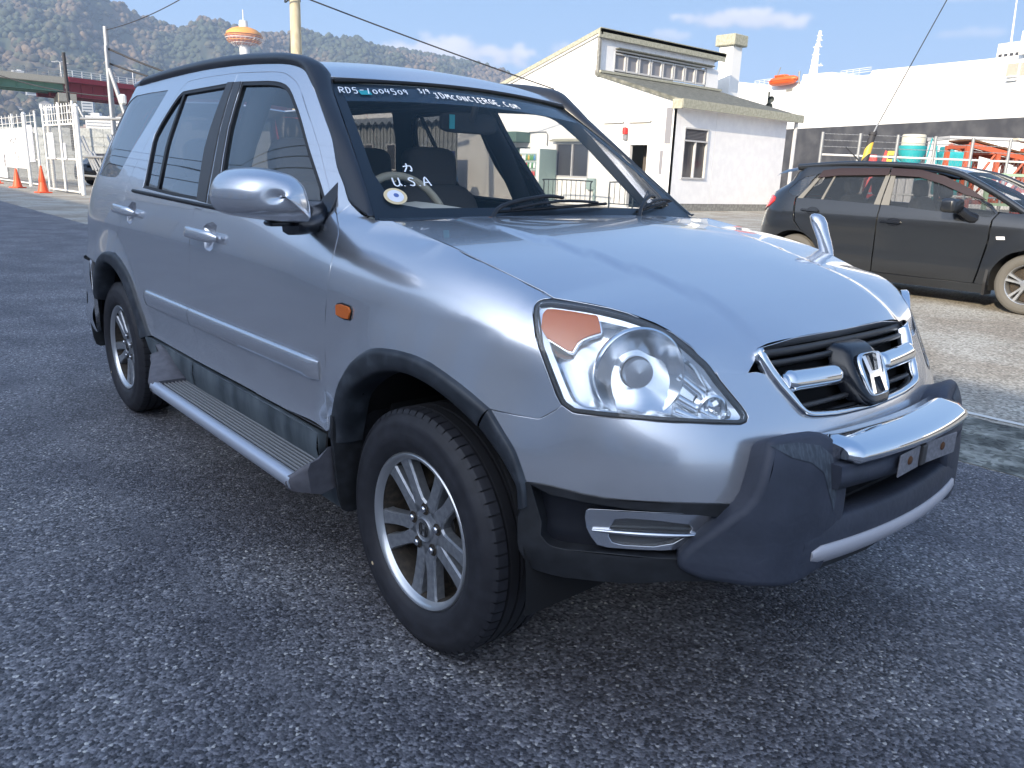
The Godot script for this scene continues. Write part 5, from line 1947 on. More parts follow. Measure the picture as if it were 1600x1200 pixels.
# a cushion: a superellipsoid
func soft(mb: MB, c: Vector3, size: Vector3, b: Basis) -> void:
	var rows := []
	for i in 13:
		var v := lerpf(-PI / 2, PI / 2, i / 12.0)
		var ring := PackedVector3Array()
		for k in 20:
			var g := TAU * k / 20.0
			var p := V(signf(cos(g)) * pow(absf(cos(g)), 0.5) * pow(absf(cos(v)), 0.45), signf(sin(v)) * pow(absf(sin(v)), 0.5), signf(sin(g)) * pow(absf(sin(g)), 0.5) * pow(absf(cos(v)), 0.45))
			ring.append(c + b * (p * size * 0.5))
		rows.append(ring)
	mb.loft(rows, true)


# a tyre about z with its tread grooves; r outer radius, rim radius, half width, groove depth share
func tyre_shape(r: float, rim_r: float, hw: float, groove: float) -> Array:
	var wall := MB.new()
	# side wall and shoulder (both sides), as lathe profiles (radius, z)
	var prof := [Vector2(rim_r - 0.012, hw - 0.022), Vector2(rim_r - 0.004, hw - 0.012), Vector2(rim_r + 0.008, hw - 0.004), Vector2(rim_r + 0.020, hw - 0.001), Vector2(rim_r + 0.024, hw + 0.001), Vector2(rim_r + 0.045, hw), Vector2(r - 0.045, hw - 0.004), Vector2(r - 0.040, hw - 0.003), Vector2(r - 0.030, hw - 0.008), Vector2(r - 0.016, hw - 0.018), Vector2(r - 0.010, hw - 0.024)]
	prof.reverse()
	wall.lathe(prof, Vector3.ZERO, V(0, 0, 1), 72)
	var back := []
	for i in range(prof.size() - 1, -1, -1):
		back.append(Vector2(prof[i].x, -prof[i].y))
	wall.lathe(back, Vector3.ZERO, V(0, 0, 1), 72)
	# tread: circumferential ribs with grooves between; the outer ribs carry cross cuts
	var tread := MB.new()
	var e := hw - 0.024
	var line := [Vector2(r - 0.010, -e)]
	var ribs := 5
	var wr := 2.0 * e / ribs
	for i in ribs:
		var z0 := -e + i * wr
		var crown := r - 0.004 * pow((z0 + wr * 0.5) / e, 2.0)
		line.append_array([Vector2(crown - (0.007 if i == 0 else 0.0), z0 + 0.004), Vector2(crown - (0.007 if i == ribs - 1 else 0.0), z0 + wr - 0.004)])
		if i < ribs - 1:
			line.append_array([Vector2(crown - 0.009, z0 + wr - 0.003), Vector2(crown - 0.009, z0 + wr + 0.003)])
	line.append(Vector2(r - 0.010, e))
	line.reverse()
	tread.lathe(line, Vector3.ZERO, V(0, 0, 1), 96, false)
	# cross cuts: thin dark wedges sunk round the shoulder, built as raised blocks
	var blocks := MB.new()
	var n := 66
	for side in [1.0, -1.0]:
		for i in n:
			var g := TAU * i / n
			var h := TAU * (i + 0.86) / n
			var rows := []
			for q in [[r - 0.0175, hw - 0.0175], [r - 0.0085, hw - 0.0235], [r - 0.0052, e - 0.003], [r - 0.0028, e - wr + 0.005]]:
				var ring := PackedVector3Array()
				for a in [g, lerpf(g, h, 0.5), h]:
					ring.append(V(cos(a) * (q[0] + 0.003), sin(a) * (q[0] + 0.003), q[1] * side))
				rows.append(ring)
			blocks.loft(rows, false, Vector3.ZERO)
	return [wall.mesh(), tread.mesh(), blocks.mesh()]


func suv_wheel(t: Node3D, at: Vector3, s: int, tyre: Array) -> void:
	var w := Node3D.new()
	w.name = "wheel"
	t.add_child(w, true)
	var c := at + V(0, 0, 0.757 * s)
	var tf := Transform3D(Basis.IDENTITY if s > 0 else Basis(Vector3.UP, PI), c)
	same("tyre", tyre[0], "tyre", w, tf)
	same("tread", tyre[1], "tread", w, tf)
	same("tread_blocks", tyre[2], "tyre", w, tf)
	var hw := 0.108
	# rim barrel and bright lip
	var mb := MB.new()
	mb.lathe([Vector2(0.190, -0.06), Vector2(0.190, hw - 0.045), Vector2(0.196, hw - 0.030)], Vector3.ZERO, V(0, 0, -1) if false else V(0, 0, 1), 60)
	mb.lathe([Vector2(0.196, hw - 0.030), Vector2(0.188, hw - 0.045), Vector2(0.186, -0.06)], Vector3.ZERO, V(0, 0, 1), 60)
	same("rim_barrel", mb.mesh(), "brake_dark", w, tf)
	mb = MB.new()
	mb.lathe([Vector2(0.212, hw - 0.030), Vector2(0.2115, hw - 0.018), Vector2(0.207, hw - 0.0145), Vector2(0.199, hw - 0.017), Vector2(0.194, hw - 0.026), Vector2(0.190, hw - 0.032)].duplicate(), Vector3.ZERO, V(0, 0, 1), 72)
	same("rim_lip", mb.mesh(), "rim_lip", w, tf)
	# five twin spokes
	for k in 5:
		var g := deg_to_rad(-88.0 + 72.0 * k)
		mb = MB.new()
		var e1 := V(cos(g), sin(g), 0)
		var e2 := V(-sin(g), cos(g), 0)
		for sd in [1.0, -1.0]:
			var rows := []
			for q in [[0.050, 0.015, 0.030, 0.062], [0.075, 0.0185, 0.0195, 0.066], [0.105, 0.0245, 0.0165, 0.068], [0.140, 0.030, 0.0165, 0.070], [0.170, 0.0345, 0.018, 0.073], [0.193, 0.039, 0.022, 0.076]]:
				var ring := PackedVector3Array()
				for p in [[-1.15, -0.030], [-1.12, -0.006], [-0.92, 0.0], [0.92, 0.0], [1.12, -0.006], [1.15, -0.030]]:
					ring.append(e1 * q[0] + e2 * (q[1] * sd + p[0] * q[2]) + V(0, 0, q[3] + p[1]))
				rows.append(ring)
			mb.loft(rows, true, null, true, false)
		same("spoke", mb.mesh(), "alloy", w, tf)
	mb = MB.new()
	mb.lathe([Vector2(0.072, 0.02), Vector2(0.070, 0.052), Vector2(0.062, 0.061), Vector2(0.040, 0.064), Vector2(0.0, 0.064)], Vector3.ZERO, V(0, 0, 1), 40)
	same("rim_hub", mb.mesh(), "alloy", w, tf)
	for k in 5:
		var g := deg_to_rad(-52.0 + 72.0 * k)
		mb = MB.new()
		mb.lathe([Vector2(0.0165, 0.0655), Vector2(0.0155, 0.0660), Vector2(0.013, 0.0652), Vector2(0.0, 0.0652)], V(cos(g) * 0.057, sin(g) * 0.057, 0), V(0, 0, 1), 16)
		var seat := same("nut_seat", mb.mesh(), "brake_dark", w, tf)
		mb = MB.new()
		mb.lathe([Vector2(0.0095, 0.062), Vector2(0.0095, 0.072), Vector2(0.007, 0.075), Vector2(0.0, 0.076)], V(cos(g) * 0.057, sin(g) * 0.057, 0), V(0, 0, 1), 6, false)
		same("lug_nut", mb.mesh(), "satin_chrome", w, tf)
	mb = MB.new()
	mb.lathe([Vector2(0.034, 0.060), Vector2(0.034, 0.069), Vector2(0.031, 0.072), Vector2(0.029, 0.0695), Vector2(0.0, 0.0695)], Vector3.ZERO, V(0, 0, 1), 32)
	var cap := same("hub_cap", mb.mesh(), "alloy", w, tf)
	badge(w, tf * Transform3D(Basis.IDENTITY, V(0, 0, 0.0700)), 0.018, "pillar_black")
	# brake disc and dark inner face behind the spokes
	mb = MB.new()
	mb.lathe([Vector2(0.188, -0.05), Vector2(0.188, -0.02), Vector2(0.14, -0.015), Vector2(0.138, 0.004), Vector2(0.085, 0.006), Vector2(0.082, 0.02), Vector2(0.0, 0.02)], Vector3.ZERO, V(0, 0, 1), 40)
	mb.box(V(-0.09, 0.09, 0.01), V(0.10, 0.07, 0.05), Basis(V(0, 0, 1), 0.8), 0.01)
	same("brake_disc", mb.mesh(), "brake_dark", w, tf)
	# paint dot on the side wall
	mb = MB.new()
	mb.lathe([Vector2(0.006, hw + 0.0005), Vector2(0.0, hw + 0.002)], V(-0.195, -0.165, 0), V(0, 0, 1), 12)
	same("paint_dot", mb.mesh(), "cream_label", w, tf)


# ---------------------------------------------------------------- ground
func sheet(called: String, outline: PackedVector2Array, y: float, material: StandardMaterial3D, cell := 0.0) -> MeshInstance3D:
	var idx := Geometry2D.triangulate_polygon(outline)
	var v := PackedVector3Array()
	var n := PackedVector3Array()
	var uv := PackedVector2Array()
	for i in range(0, idx.size(), 3):
		var q := [outline[idx[i]], outline[idx[i + 1]], outline[idx[i + 2]]]
		if (q[1] - q[0]).cross(q[2] - q[0]) < 0.0:
			q = [q[0], q[2], q[1]]
		for p: Vector2 in q:
			v.append(V(p.x, y, p.y))
			n.append(Vector3.UP)
			uv.append(p)
	var arr := []
	arr.resize(Mesh.ARRAY_MAX)
	arr[Mesh.ARRAY_VERTEX] = v
	arr[Mesh.ARRAY_NORMAL] = n
	arr[Mesh.ARRAY_TEX_UV] = uv
	arr[Mesh.ARRAY_TEX_UV2] = uv
	var m := ArrayMesh.new()
	m.add_surface_from_arrays(Mesh.PRIMITIVE_TRIANGLES, arr)
	var o := MeshInstance3D.new()
	o.mesh = m
	o.material_override = material
	o.name = numbered(called)
	add_child(o)
	o.set_meta("kind", "structure")
	return o


func pavement(called: String, cols: Array, stops: Array, stone: float, tile: float, relief: float, seed_: int, patch: Array, patch_m: float, rough := 0.85, side := 1024) -> StandardMaterial3D:
	var m := mat(called, Color.WHITE, rough)
	var n := FastNoiseLite.new()
	n.seed = seed_
	n.noise_type = FastNoiseLite.TYPE_CELLULAR
	n.cellular_return_type = FastNoiseLite.RETURN_CELL_VALUE
	n.cellular_jitter = 1.0
	n.frequency = stone
	n.fractal_type = FastNoiseLite.FRACTAL_NONE
	n.domain_warp_enabled = true
	n.domain_warp_amplitude = 4.0
	n.domain_warp_frequency = stone * 1.5
	var t := NoiseTexture2D.new()
	t.width = side
	t.height = side
	t.seamless = true
	t.seamless_blend_skirt = 0.05
	t.normalize = true
	t.noise = n
	var g := Gradient.new()
	g.colors = PackedColorArray(cols)
	g.offsets = PackedFloat32Array(stops)
	t.color_ramp = g
	m.albedo_texture = t
	m.uv1_scale = V(1.0 / tile, 1.0 / tile, 1.0 / tile)
	var n2: FastNoiseLite = n.duplicate()
	n2.cellular_return_type = FastNoiseLite.RETURN_DISTANCE
	var t2: NoiseTexture2D = t.duplicate()
	t2.noise = n2
	var g2 := Gradient.new()
	g2.colors = PackedColorArray([Color.WHITE, Color.BLACK])
	g2.offsets = PackedFloat32Array([0.1, 0.9])
	t2.color_ramp = g2
	m.heightmap_enabled = true
	m.heightmap_texture = t2
	m.heightmap_scale = relief
	m.detail_enabled = true
	m.detail_blend_mode = BaseMaterial3D.BLEND_MODE_MUL
	m.detail_uv_layer = BaseMaterial3D.DETAIL_UV_2
	m.detail_albedo = noise_tex(seed_ + 1, 0.012, patch, [0.25, 0.75], 5, 512)
	m.uv2_scale = V(1.0 / patch_m, 1.0 / patch_m, 1.0 / patch_m)
	return m


func ragged(x0: float, x1: float, z: float, amp: float, step: float) -> PackedVector2Array:
	var r := PackedVector2Array()
	var n := FastNoiseLite.new()
	n.seed = 5
	n.frequency = 1.3
	var x := x0
	while x < x1:
		r.append(Vector2(x, z + n.get_noise_1d(x * 3.0) * amp))
		x += step
	r.append(Vector2(x1, z))
	return r


func ground() -> void:
	var dark := pavement("dark_asphalt", [rgb(0.035, 0.036, 0.042), rgb(0.105, 0.106, 0.118), rgb(0.185, 0.186, 0.205), rgb(0.32, 0.322, 0.345), rgb(0.70, 0.68, 0.62)], [0.0, 0.35, 0.75, 0.965, 1.0], 0.15, 2.3, 0.30, 77, [Color(0.80, 0.80, 0.82), Color(1, 1, 1)], 5.0, 0.62, 2048)
	var old := pavement("old_asphalt", [rgb(0.20, 0.19, 0.165), rgb(0.36, 0.345, 0.30), rgb(0.46, 0.44, 0.385), rgb(0.62, 0.60, 0.54)], [0.0, 0.4, 0.8, 1.0], 0.09, 1.5, 0.35, 83, [Color(0.86, 0.83, 0.80), Color(1, 1, 1)], 9.0)
	var strip := pavement("worn_strip", [rgb(0.11, 0.115, 0.10), rgb(0.25, 0.26, 0.23), rgb(0.34, 0.35, 0.32)], [0.0, 0.45, 1.0], 0.06, 1.4, 0.3, 89, [Color(0.55, 0.56, 0.56), Color(1, 1, 1)], 1.6)
	sheet("ground", flat2([-3000, -3000, -400, -3000, -400, -92, 3000, -92, 3000, 3000, -3000, 3000]), -0.008, mat("far_ground", rgb(0.22, 0.21, 0.19), 0.95))
	sheet("water", flat2([-420, -3000, 3000, -3000, 3000, -88, -420, -88]), -2.2, M.water)
	sheet("old_pavement", flat2([-160, -62, 60, -62, 60, 40, -160, 40]), -0.004, old)
	var o := ragged(-70.0, 40.0, -2.02, 0.035, 0.06)
	o.append_array(flat2([40, 30, -70, 30]))
	sheet("road", o, 0.0, dark)
	o = ragged(-0.9, 40.0, -2.90, 0.05, 0.07)
	var e := ragged(-0.9, 40.0, -2.04, 0.03, 0.06)
	for i in range(e.size() - 1, -1, -1):
		o.append(e[i])
	sheet("worn_strip", o, -0.001, strip)
	sheet("paint_line", ragged_line(-0.5, 12.0, -2.99, 0.05), 0.0, M.road_paint)
	sheet("paint_line", flat2([-24.0, -6.1, -17.0, -5.1, -17.0, -4.98, -24.0, -5.98]), 0.0, M.road_paint)


func ragged_line(x0: float, x1: float, z: float, w: float) -> PackedVector2Array:
	var a := ragged(x0, x1, z - w * 0.5, 0.02, 0.05)
	var b := ragged(x0, x1, z + w * 0.5, 0.02, 0.05)
	for i in range(b.size() - 1, -1, -1):
		a.append(b[i])
	return a


# ---------------------------------------------------------------- hills, town, bridge, tower, ship
func far_land() -> void:
	# ridge: azimuth (degrees from -z towards +x) and the elevation angle of the skyline
	var ridge := [[-128.0, 6.5], [-112.0, 9.0], [-104.0, 10.5], [-98.0, 9.2], [-92.0, 8.2], [-87.0, 8.6], [-82.5, 8.72], [-80.8, 8.62], [-79.6, 9.25], [-78.2, 9.1], [-76.9, 8.95], [-75.0, 8.45], [-73.2, 8.05], [-71.6, 7.55], [-70.0, 7.5], [-68.0, 7.05], [-66.5, 6.85], [-63.5, 7.3], [-61.5, 7.5], [-59.0, 7.45], [-56.0, 7.3], [-53.5, 6.95], [-51.0, 6.55], [-49.0, 5.9], [-46.0, 4.6], [-42.0, 3.2], [-36.0, 2.2], [-26.0, 1.4], [-10.0, 0.9]]
	var az_list := []
	var el_list := []
	for r in ridge:
		az_list.append(r[0])
		el_list.append(r[1])
	var nz := FastNoiseLite.new()
	nz.seed = 4
	nz.fractal_octaves = 4
	nz.frequency = 0.0013
	var fine := FastNoiseLite.new()
	fine.seed = 9
	fine.frequency = 0.032
	fine.fractal_octaves = 3
	var mb := MB.new()
	var eye := V(1.6, 1.2, 1.9)
	var na := 640
	var nr := 60
	var pos := []
	var shade := []
	for j in nr + 1:
		var line := PackedVector3Array()
		var tone := PackedColorArray()
		var q := float(j) / nr
		for i in na + 1:
			var az := lerpf(-128.0, -10.0, float(i) / na)
			var top := pchip(az_list, el_list, az)
			var dist := 900.0 + 1900.0 * q
			var a := deg_to_rad(az)
			var p := eye + V(sin(a), 0, -cos(a)) * dist
			var crest := tan(deg_to_rad(top)) * 2500.0
			var spur := nz.get_noise_2d(p.x, p.z)
			var gully := absf(nz.get_noise_2d(p.x * 1.7 + 900.0, p.z * 1.7))
			var rise := smoothstep(0.0, 0.84, q)
			rise = pow(rise, 1.15)
			var h := crest * rise
			h *= 1.0 + (spur * 0.40 - gully * 0.40) * (1.0 - smoothstep(0.60, 0.80, q)) * smoothstep(0.0, 0.3, q)
			h *= 1.0 if q < 0.86 else 1.0 - (q - 0.86) * 3.0
			h += fine.get_noise_2d(p.x, p.z) * 9.0 * minf(rise * 4.0, 1.0)
			line.append(V(p.x, eye.y + h - 6.0 * (1.0 - minf(q * 10.0, 1.0)), p.z))
			var g := fine.get_noise_2d(p.x * 0.6 + 500.0, p.z * 0.6) * 0.6 + nz.get_noise_2d(p.x * 3.0, p.z * 3.0 + 300.0)
			var c := Vector3(0.034, 0.044, 0.026).lerp(Vector3(0.105, 0.078, 0.052), smoothstep(-0.15, 0.35, g))
			tone.append(Color(c.x, c.y, c.z))
		pos.append(line)
		shade.append(tone)
	for j in nr:
		for i in na:
			var k := [[j, i], [j, i + 1], [j + 1, i + 1], [j + 1, i]]
			var p := []
			var n := []
			for e in k:
				var a: Vector3 = pos[e[0]][maxi(e[1] - 1, 0)]
				var b: Vector3 = pos[e[0]][mini(e[1] + 1, na)]
				var c: Vector3 = pos[maxi(e[0] - 1, 0)][e[1]]
				var d: Vector3 = pos[mini(e[0] + 1, nr)][e[1]]
				var q := (b - a).cross(d - c).normalized()
				n.append(q if q.y > 0.0 else -q)
				p.append(pos[e[0]][e[1]])
			for t in [[0, 1, 2], [0, 2, 3]]:
				var before := mb.v.size()
				mb.tri(p[t[0]], p[t[1]], p[t[2]], n[t[0]], n[t[1]], n[t[2]])
				if mb.v.size() > before:
					for m in range(before, mb.v.size()):
						var best := 0
						for s in 3:
							if mb.v[m].is_equal_approx(p[t[s]]):
								best = t[s]
						mb.col.append(shade[k[best][0]][k[best][1]])
	struct("hills", mb, "hill_green")
	# the woods on them: tree crowns, past counting
	var crown := MB.new()
	crown.lathe([Vector2(0.0, 1.15), Vector2(0.55, 0.85), Vector2(0.95, 0.25), Vector2(0.9, -0.25), Vector2(0.5, -0.6), Vector2(0.0, -0.7)], Vector3.ZERO, Vector3.UP, 7)
	var mm := MultiMesh.new()
	mm.transform_format = MultiMesh.TRANSFORM_3D
	mm.use_colors = true
	mm.mesh = crown.mesh()
	rng.seed = 31
	var spots := []
	for k in 26000:
		var fj := sqrt(rng.randf_range(0.02, 0.80)) * nr
		var fi := rng.randf_range(0.0, 0.70) * na
		var j := int(fj)
		var i := int(fi)
		if j >= nr - 1 or i >= na - 1:
			continue
		var p0: Vector3 = pos[j][i].lerp(pos[j][i + 1], fi - i)
		var p1: Vector3 = pos[j + 1][i].lerp(pos[j + 1][i + 1], fi - i)
		spots.append([p0.lerp(p1, fj - j), shade[j][i]])
	mm.instance_count = spots.size()
	for k in spots.size():
		var sz := rng.randf_range(5.0, 10.0) * (0.7 + 0.3 * rng.randf())
		mm.set_instance_transform(k, Transform3D(Basis(Vector3.UP, rng.randf() * TAU).scaled(V(sz, sz * rng.randf_range(0.7, 1.1), sz)), spots[k][0] + V(0, sz * 0.3, 0)))
		var c: Color = spots[k][1]
		var tone := rng.randf_range(0.55, 1.45)
		mm.set_instance_color(k, Color(c.r * tone, c.g * tone, c.b * tone))
	var woods := MultiMeshInstance3D.new()
	woods.multimesh = mm
	woods.material_override = M.hill_green
	woods.name = "woods"
	add_child(woods)
	tag(woods, "bare and evergreen woods covering the hills behind the port", "woods", "", "stuff")
	# town on the lower slopes behind the bridge
	rng.seed = 23
	var proto := {}
	var looks := ["house_white", "house_grey", "house_brown"]
	for k in 3:
		for tall in 2:
			var h := thing("town_building", "", "building", Vector3.ZERO, 0.0, "small buildings of the far town under the hills")
			var w := 16.0 if tall == 0 else 15.0
			var hh := 9.0 if tall == 0 else 26.0
			var b := MB.new()
			b.box(V(0, hh * 0.5, 0), V(w, hh, 12.0))
			part("wall", b, looks[k], h)
			b = MB.new()
			if tall == 0:
				b.slab(flat2([-w * 0.55, hh, w * 0.55, hh, 0.0, hh + 4.0]), V(0, 0, 6.8), V(1, 0, 0), V(0, 1, 0), V(0, 0, 1), 13.6)
			else:
				b.box(V(0, hh + 0.5, 0), V(w + 0.8, 1.0, 12.8))
				b.box(V(2, hh + 2.2, 0), V(5, 2.4, 5))
			part("roof", b, "house_roof" if tall == 0 else looks[k], h)
			for r in (2 if tall == 0 else 6):
				b = MB.new()
				b.box(V(0, 3.0 + r * 4.0, 6.05), V(w * 0.8, 1.7, 0.2))
				part("window_band", b, "house_window", h)
			proto[k * 2 + tall] = h
	var first := {}
	for i in 84:
		var az := deg_to_rad(rng.randf_range(-84.5, -69.0))
		var dist := rng.randf_range(820.0, 1500.0)
		var p := eye + V(sin(az), 0, -cos(az)) * dist
		var q := (dist - 900.0) / 1900.0
		var rise := pow(smoothstep(0.0, 0.84, maxf(q, 0.0)), 1.15)
		var top := pchip(az_list, el_list, rad_to_deg(az))
		p.y = tan(deg_to_rad(top)) * 2500.0 * rise * 0.95
		var kind := rng.randi_range(0, 5)
		if kind % 2 == 1 and rng.randf() < 0.45:
			kind -= 1
		var label: String = ["small white house with grey gable roof in the far town", "pale high block with flat roof in the far town", "small grey house with gable roof in the far town", "grey high block with flat roof in the far town", "small brown house with gable roof in the far town", "brown high block with flat roof in the far town"][kind]
		var o: Node3D
		if first.has(kind):
			o = copy(proto[kind], p, 0.0, label)
		else:
			first[kind] = true
			o = proto[kind]
			o.position = p
			o.set_meta("label", label)
		o.rotation.y = -az + rng.randf_range(-0.5, 0.5)
	for k in proto:
		if not first.has(k):
			proto[k].queue_free()
	# long white terminal building low behind the grey wall
	var tb := thing("terminal_building", "long low white harbour building with stacked balconies beyond the grey wall", "building", V(-677, 24.0, -174.0), 1.0)
	var b2 := MB.new()
	b2.box(V(0, 3.5, 0), V(27, 9, 10))
	part("wall", b2, "house_white", tb)
	for r in 3:
		b2 = MB.new()
		b2.box(V(0, 1.2 + r * 2.3, 5.4), V(26, 0.7, 0.9))
		part("balcony", b2, "house_grey", tb)
	b2 = MB.new()
	b2.box(V(-7, 9.0, 0), V(6, 2.4, 6))
	part("roof_block", b2, "house_white", tb)


func bridge() -> void:
	# elevated road: green girders, then red; the deck runs slightly away to the right
	var a := V(-168.0, 0, 10.0)
	var m := V(-174.9, 0, -37.2)
	var c := V(-184.5, 0, -64.0)
	var e := V(-215.0, 0, -150.0)
	var t := thing("elevated_road", "elevated highway with green and red girders on a concrete pier behind the gates", "bridge")
	var spans := [[a, m, "girder_green", 13.3, 14.6], [m, c, "girder_red", 12.6, 15.0], [c, e, "girder_red", 12.6, 15.2]]
	for s in spans:
		var d: Vector3 = (s[1] - s[0])
		var l := d.length()
		var u := d / l
		var n := V(u.z, 0, -u.x)
		if n.x < 0.0:
			n = -n
		var b := Basis(u, Vector3.UP, u.cross(Vector3.UP))
		var mid: Vector3 = (s[0] + s[1]) * 0.5
		for k in 3:
			var mb := MB.new()
			var at := mid - n * (1.2 + k * 4.2)
			mb.box(at + V(0, (s[3] + s[4]) * 0.5, 0), V(l, s[4] - s[3], 0.5), b)
			mb.box(at + V(0, s[3], 0), V(l, 0.14, 0.9), b)
			if k == 0:
				for i in int(l / 2.4):
					mb.box(at + u * (-l * 0.5 + 1.2 + i * 2.4) + n * 0.32 + V(0, (s[3] + s[4]) * 0.5, 0), V(0.10, s[4] - s[3] - 0.1, 0.16), b)
			part("girder", mb, s[2], t)
		var mb2 := MB.new()
		mb2.box(mid - n * 5.0 + V(0, s[4] + 0.25, 0), V(l, 0.5, 12.5), b)
		mb2.box(mid + n * 1.0 + V(0, s[4] + 0.65, 0), V(l, 0.9 if s[2] == "girder_green" else 0.5, 0.35), b)
		part("deck", mb2, "concrete" if s[2] == "girder_green" else "girder_red", t)
		mb2 = MB.new()
		for i in int(l / 1.9):
			mb2.box(mid + n * 1.0 + u * (-l * 0.5 + 0.9 + i * 1.9) + V(0, s[4] + 1.55, 0), V(0.12, 1.2, 0.12), b)
		for y in [1.25, 1.65, 2.1]:
			mb2.box(mid + n * 1.0 + V(0, s[4] + y, 0), V(l, 0.09, 0.09), b)
		part("railing", mb2, "pipe_white" if s[2] == "girder_red" else "galvanised", t)
		mb2 = MB.new()
		for i in int(l / 5.0):
			mb2.box(mid - n * 5.4 + u * (-l * 0.5 + 2.5 + i * 5.0) + V(0, s[3] + 0.5, 0), V(0.3, 0.8, 8.6), b)
		part("cross_beam", mb2, s[2], t)
	# pier under the joint: hammer head with sloping ends on a square shaft
	var mb3 := MB.new()
	var u2 := (m - a).normalized()
	mb3.slab(flat2([1.4, 12.9, -12.0, 12.9, -12.0, 11.4, -8.4, 8.6, -8.4, -0.2, -3.4, -0.2, -3.4, 8.6, 1.4, 11.4]), m + u2 * 1.6 + V(0, 0, 0), V(0.99, 0, 0.14).normalized(), Vector3.UP, u2, 3.2)
	part("pier", mb3, "concrete", t)
	for p in [V(-176.3, 15.0, -36.9), V(-178.6, 15.2, -50.4), V(-190.0, 15.2, -76.0), V(-173.0, 15.0, -18.0)]:
		var lamp := thing("road_lamp", "thin pale twin road lamp on the elevated highway", "street lamp", p, 0.0, "lamps along the elevated road")
		var mb := MB.new()
		mb.tube([V(0, 0, 0), V(0, 3.6, 0)], 0.07, 6)
		mb.tube([V(0, 3.5, -1.1), V(0, 3.7, -0.4), V(0, 3.55, 0), V(0, 3.7, 0.4), V(0, 3.5, 1.1)], 0.05, 6)
		part("post", mb, "pipe_white", lamp)
		for z in [-1.15, 1.15]:
			mb = MB.new()
			mb.box(V(0, 3.5, z), V(0.2, 0.10, 0.5))
			part("lamp_head", mb, "pipe_white", lamp)
	# observation tower far behind: white mast, orange roofed drum on lattice
	var o := thing("observation_tower", "white mast with round orange observation deck rising behind the silver car", "tower", V(-725, 0, -304))
	var mb := MB.new()
	mb.lathe([Vector2(4.6, 0), Vector2(4.2, 100), Vector2(3.9, 118), Vector2(3.4, 122), Vector2(0, 122)], Vector3.ZERO, Vector3.UP, 16)
	mb.tube([V(0, 122, 0), V(0, 131, 0)], 0.4, 6)
	part("mast", mb, "pipe_white", o)
	mb = MB.new()
	mb.lathe([Vector2(13, 111.2), Vector2(15.2, 110.4), Vector2(14.5, 112.5), Vector2(11.0, 115.0), Vector2(7.0, 116.4), Vector2(3.5, 116.8)], Vector3.ZERO, Vector3.UP, 32)
	part("roof", mb, "tower_orange", o)
	mb = MB.new()
	mb.lathe([Vector2(4, 102.2), Vector2(8.0, 102.8), Vector2(12.5, 105.6), Vector2(14.0, 108.6), Vector2(13.6, 111.2)], Vector3.ZERO, Vector3.UP, 32)
	part("drum", mb, "tower_lattice", o)
	for r in [[14.4, 105.4, "tower_orange"], [15.6, 107.4, "pipe_white"], [15.9, 109.2, "tower_orange"], [11.0, 103.4, "pipe_white"]]:
		mb = MB.new()
		var pts := []
		for i in 33:
			pts.append(V(cos(TAU * i / 32.0) * r[0], r[1], sin(TAU * i / 32.0) * r[0]))
		mb.tube(pts, 0.28, 5, false)
		for i in 24:
			var g := TAU * i / 24.0
			mb.tube([V(cos(g) * r[0], r[1], sin(g) * r[0]), V(cos(g + 0.13) * (r[0] - 2.2), r[1] - 1.9, sin(g + 0.13) * (r[0] - 2.2))], 0.22, 4)
		part("gallery_ring", mb, r[2], o)


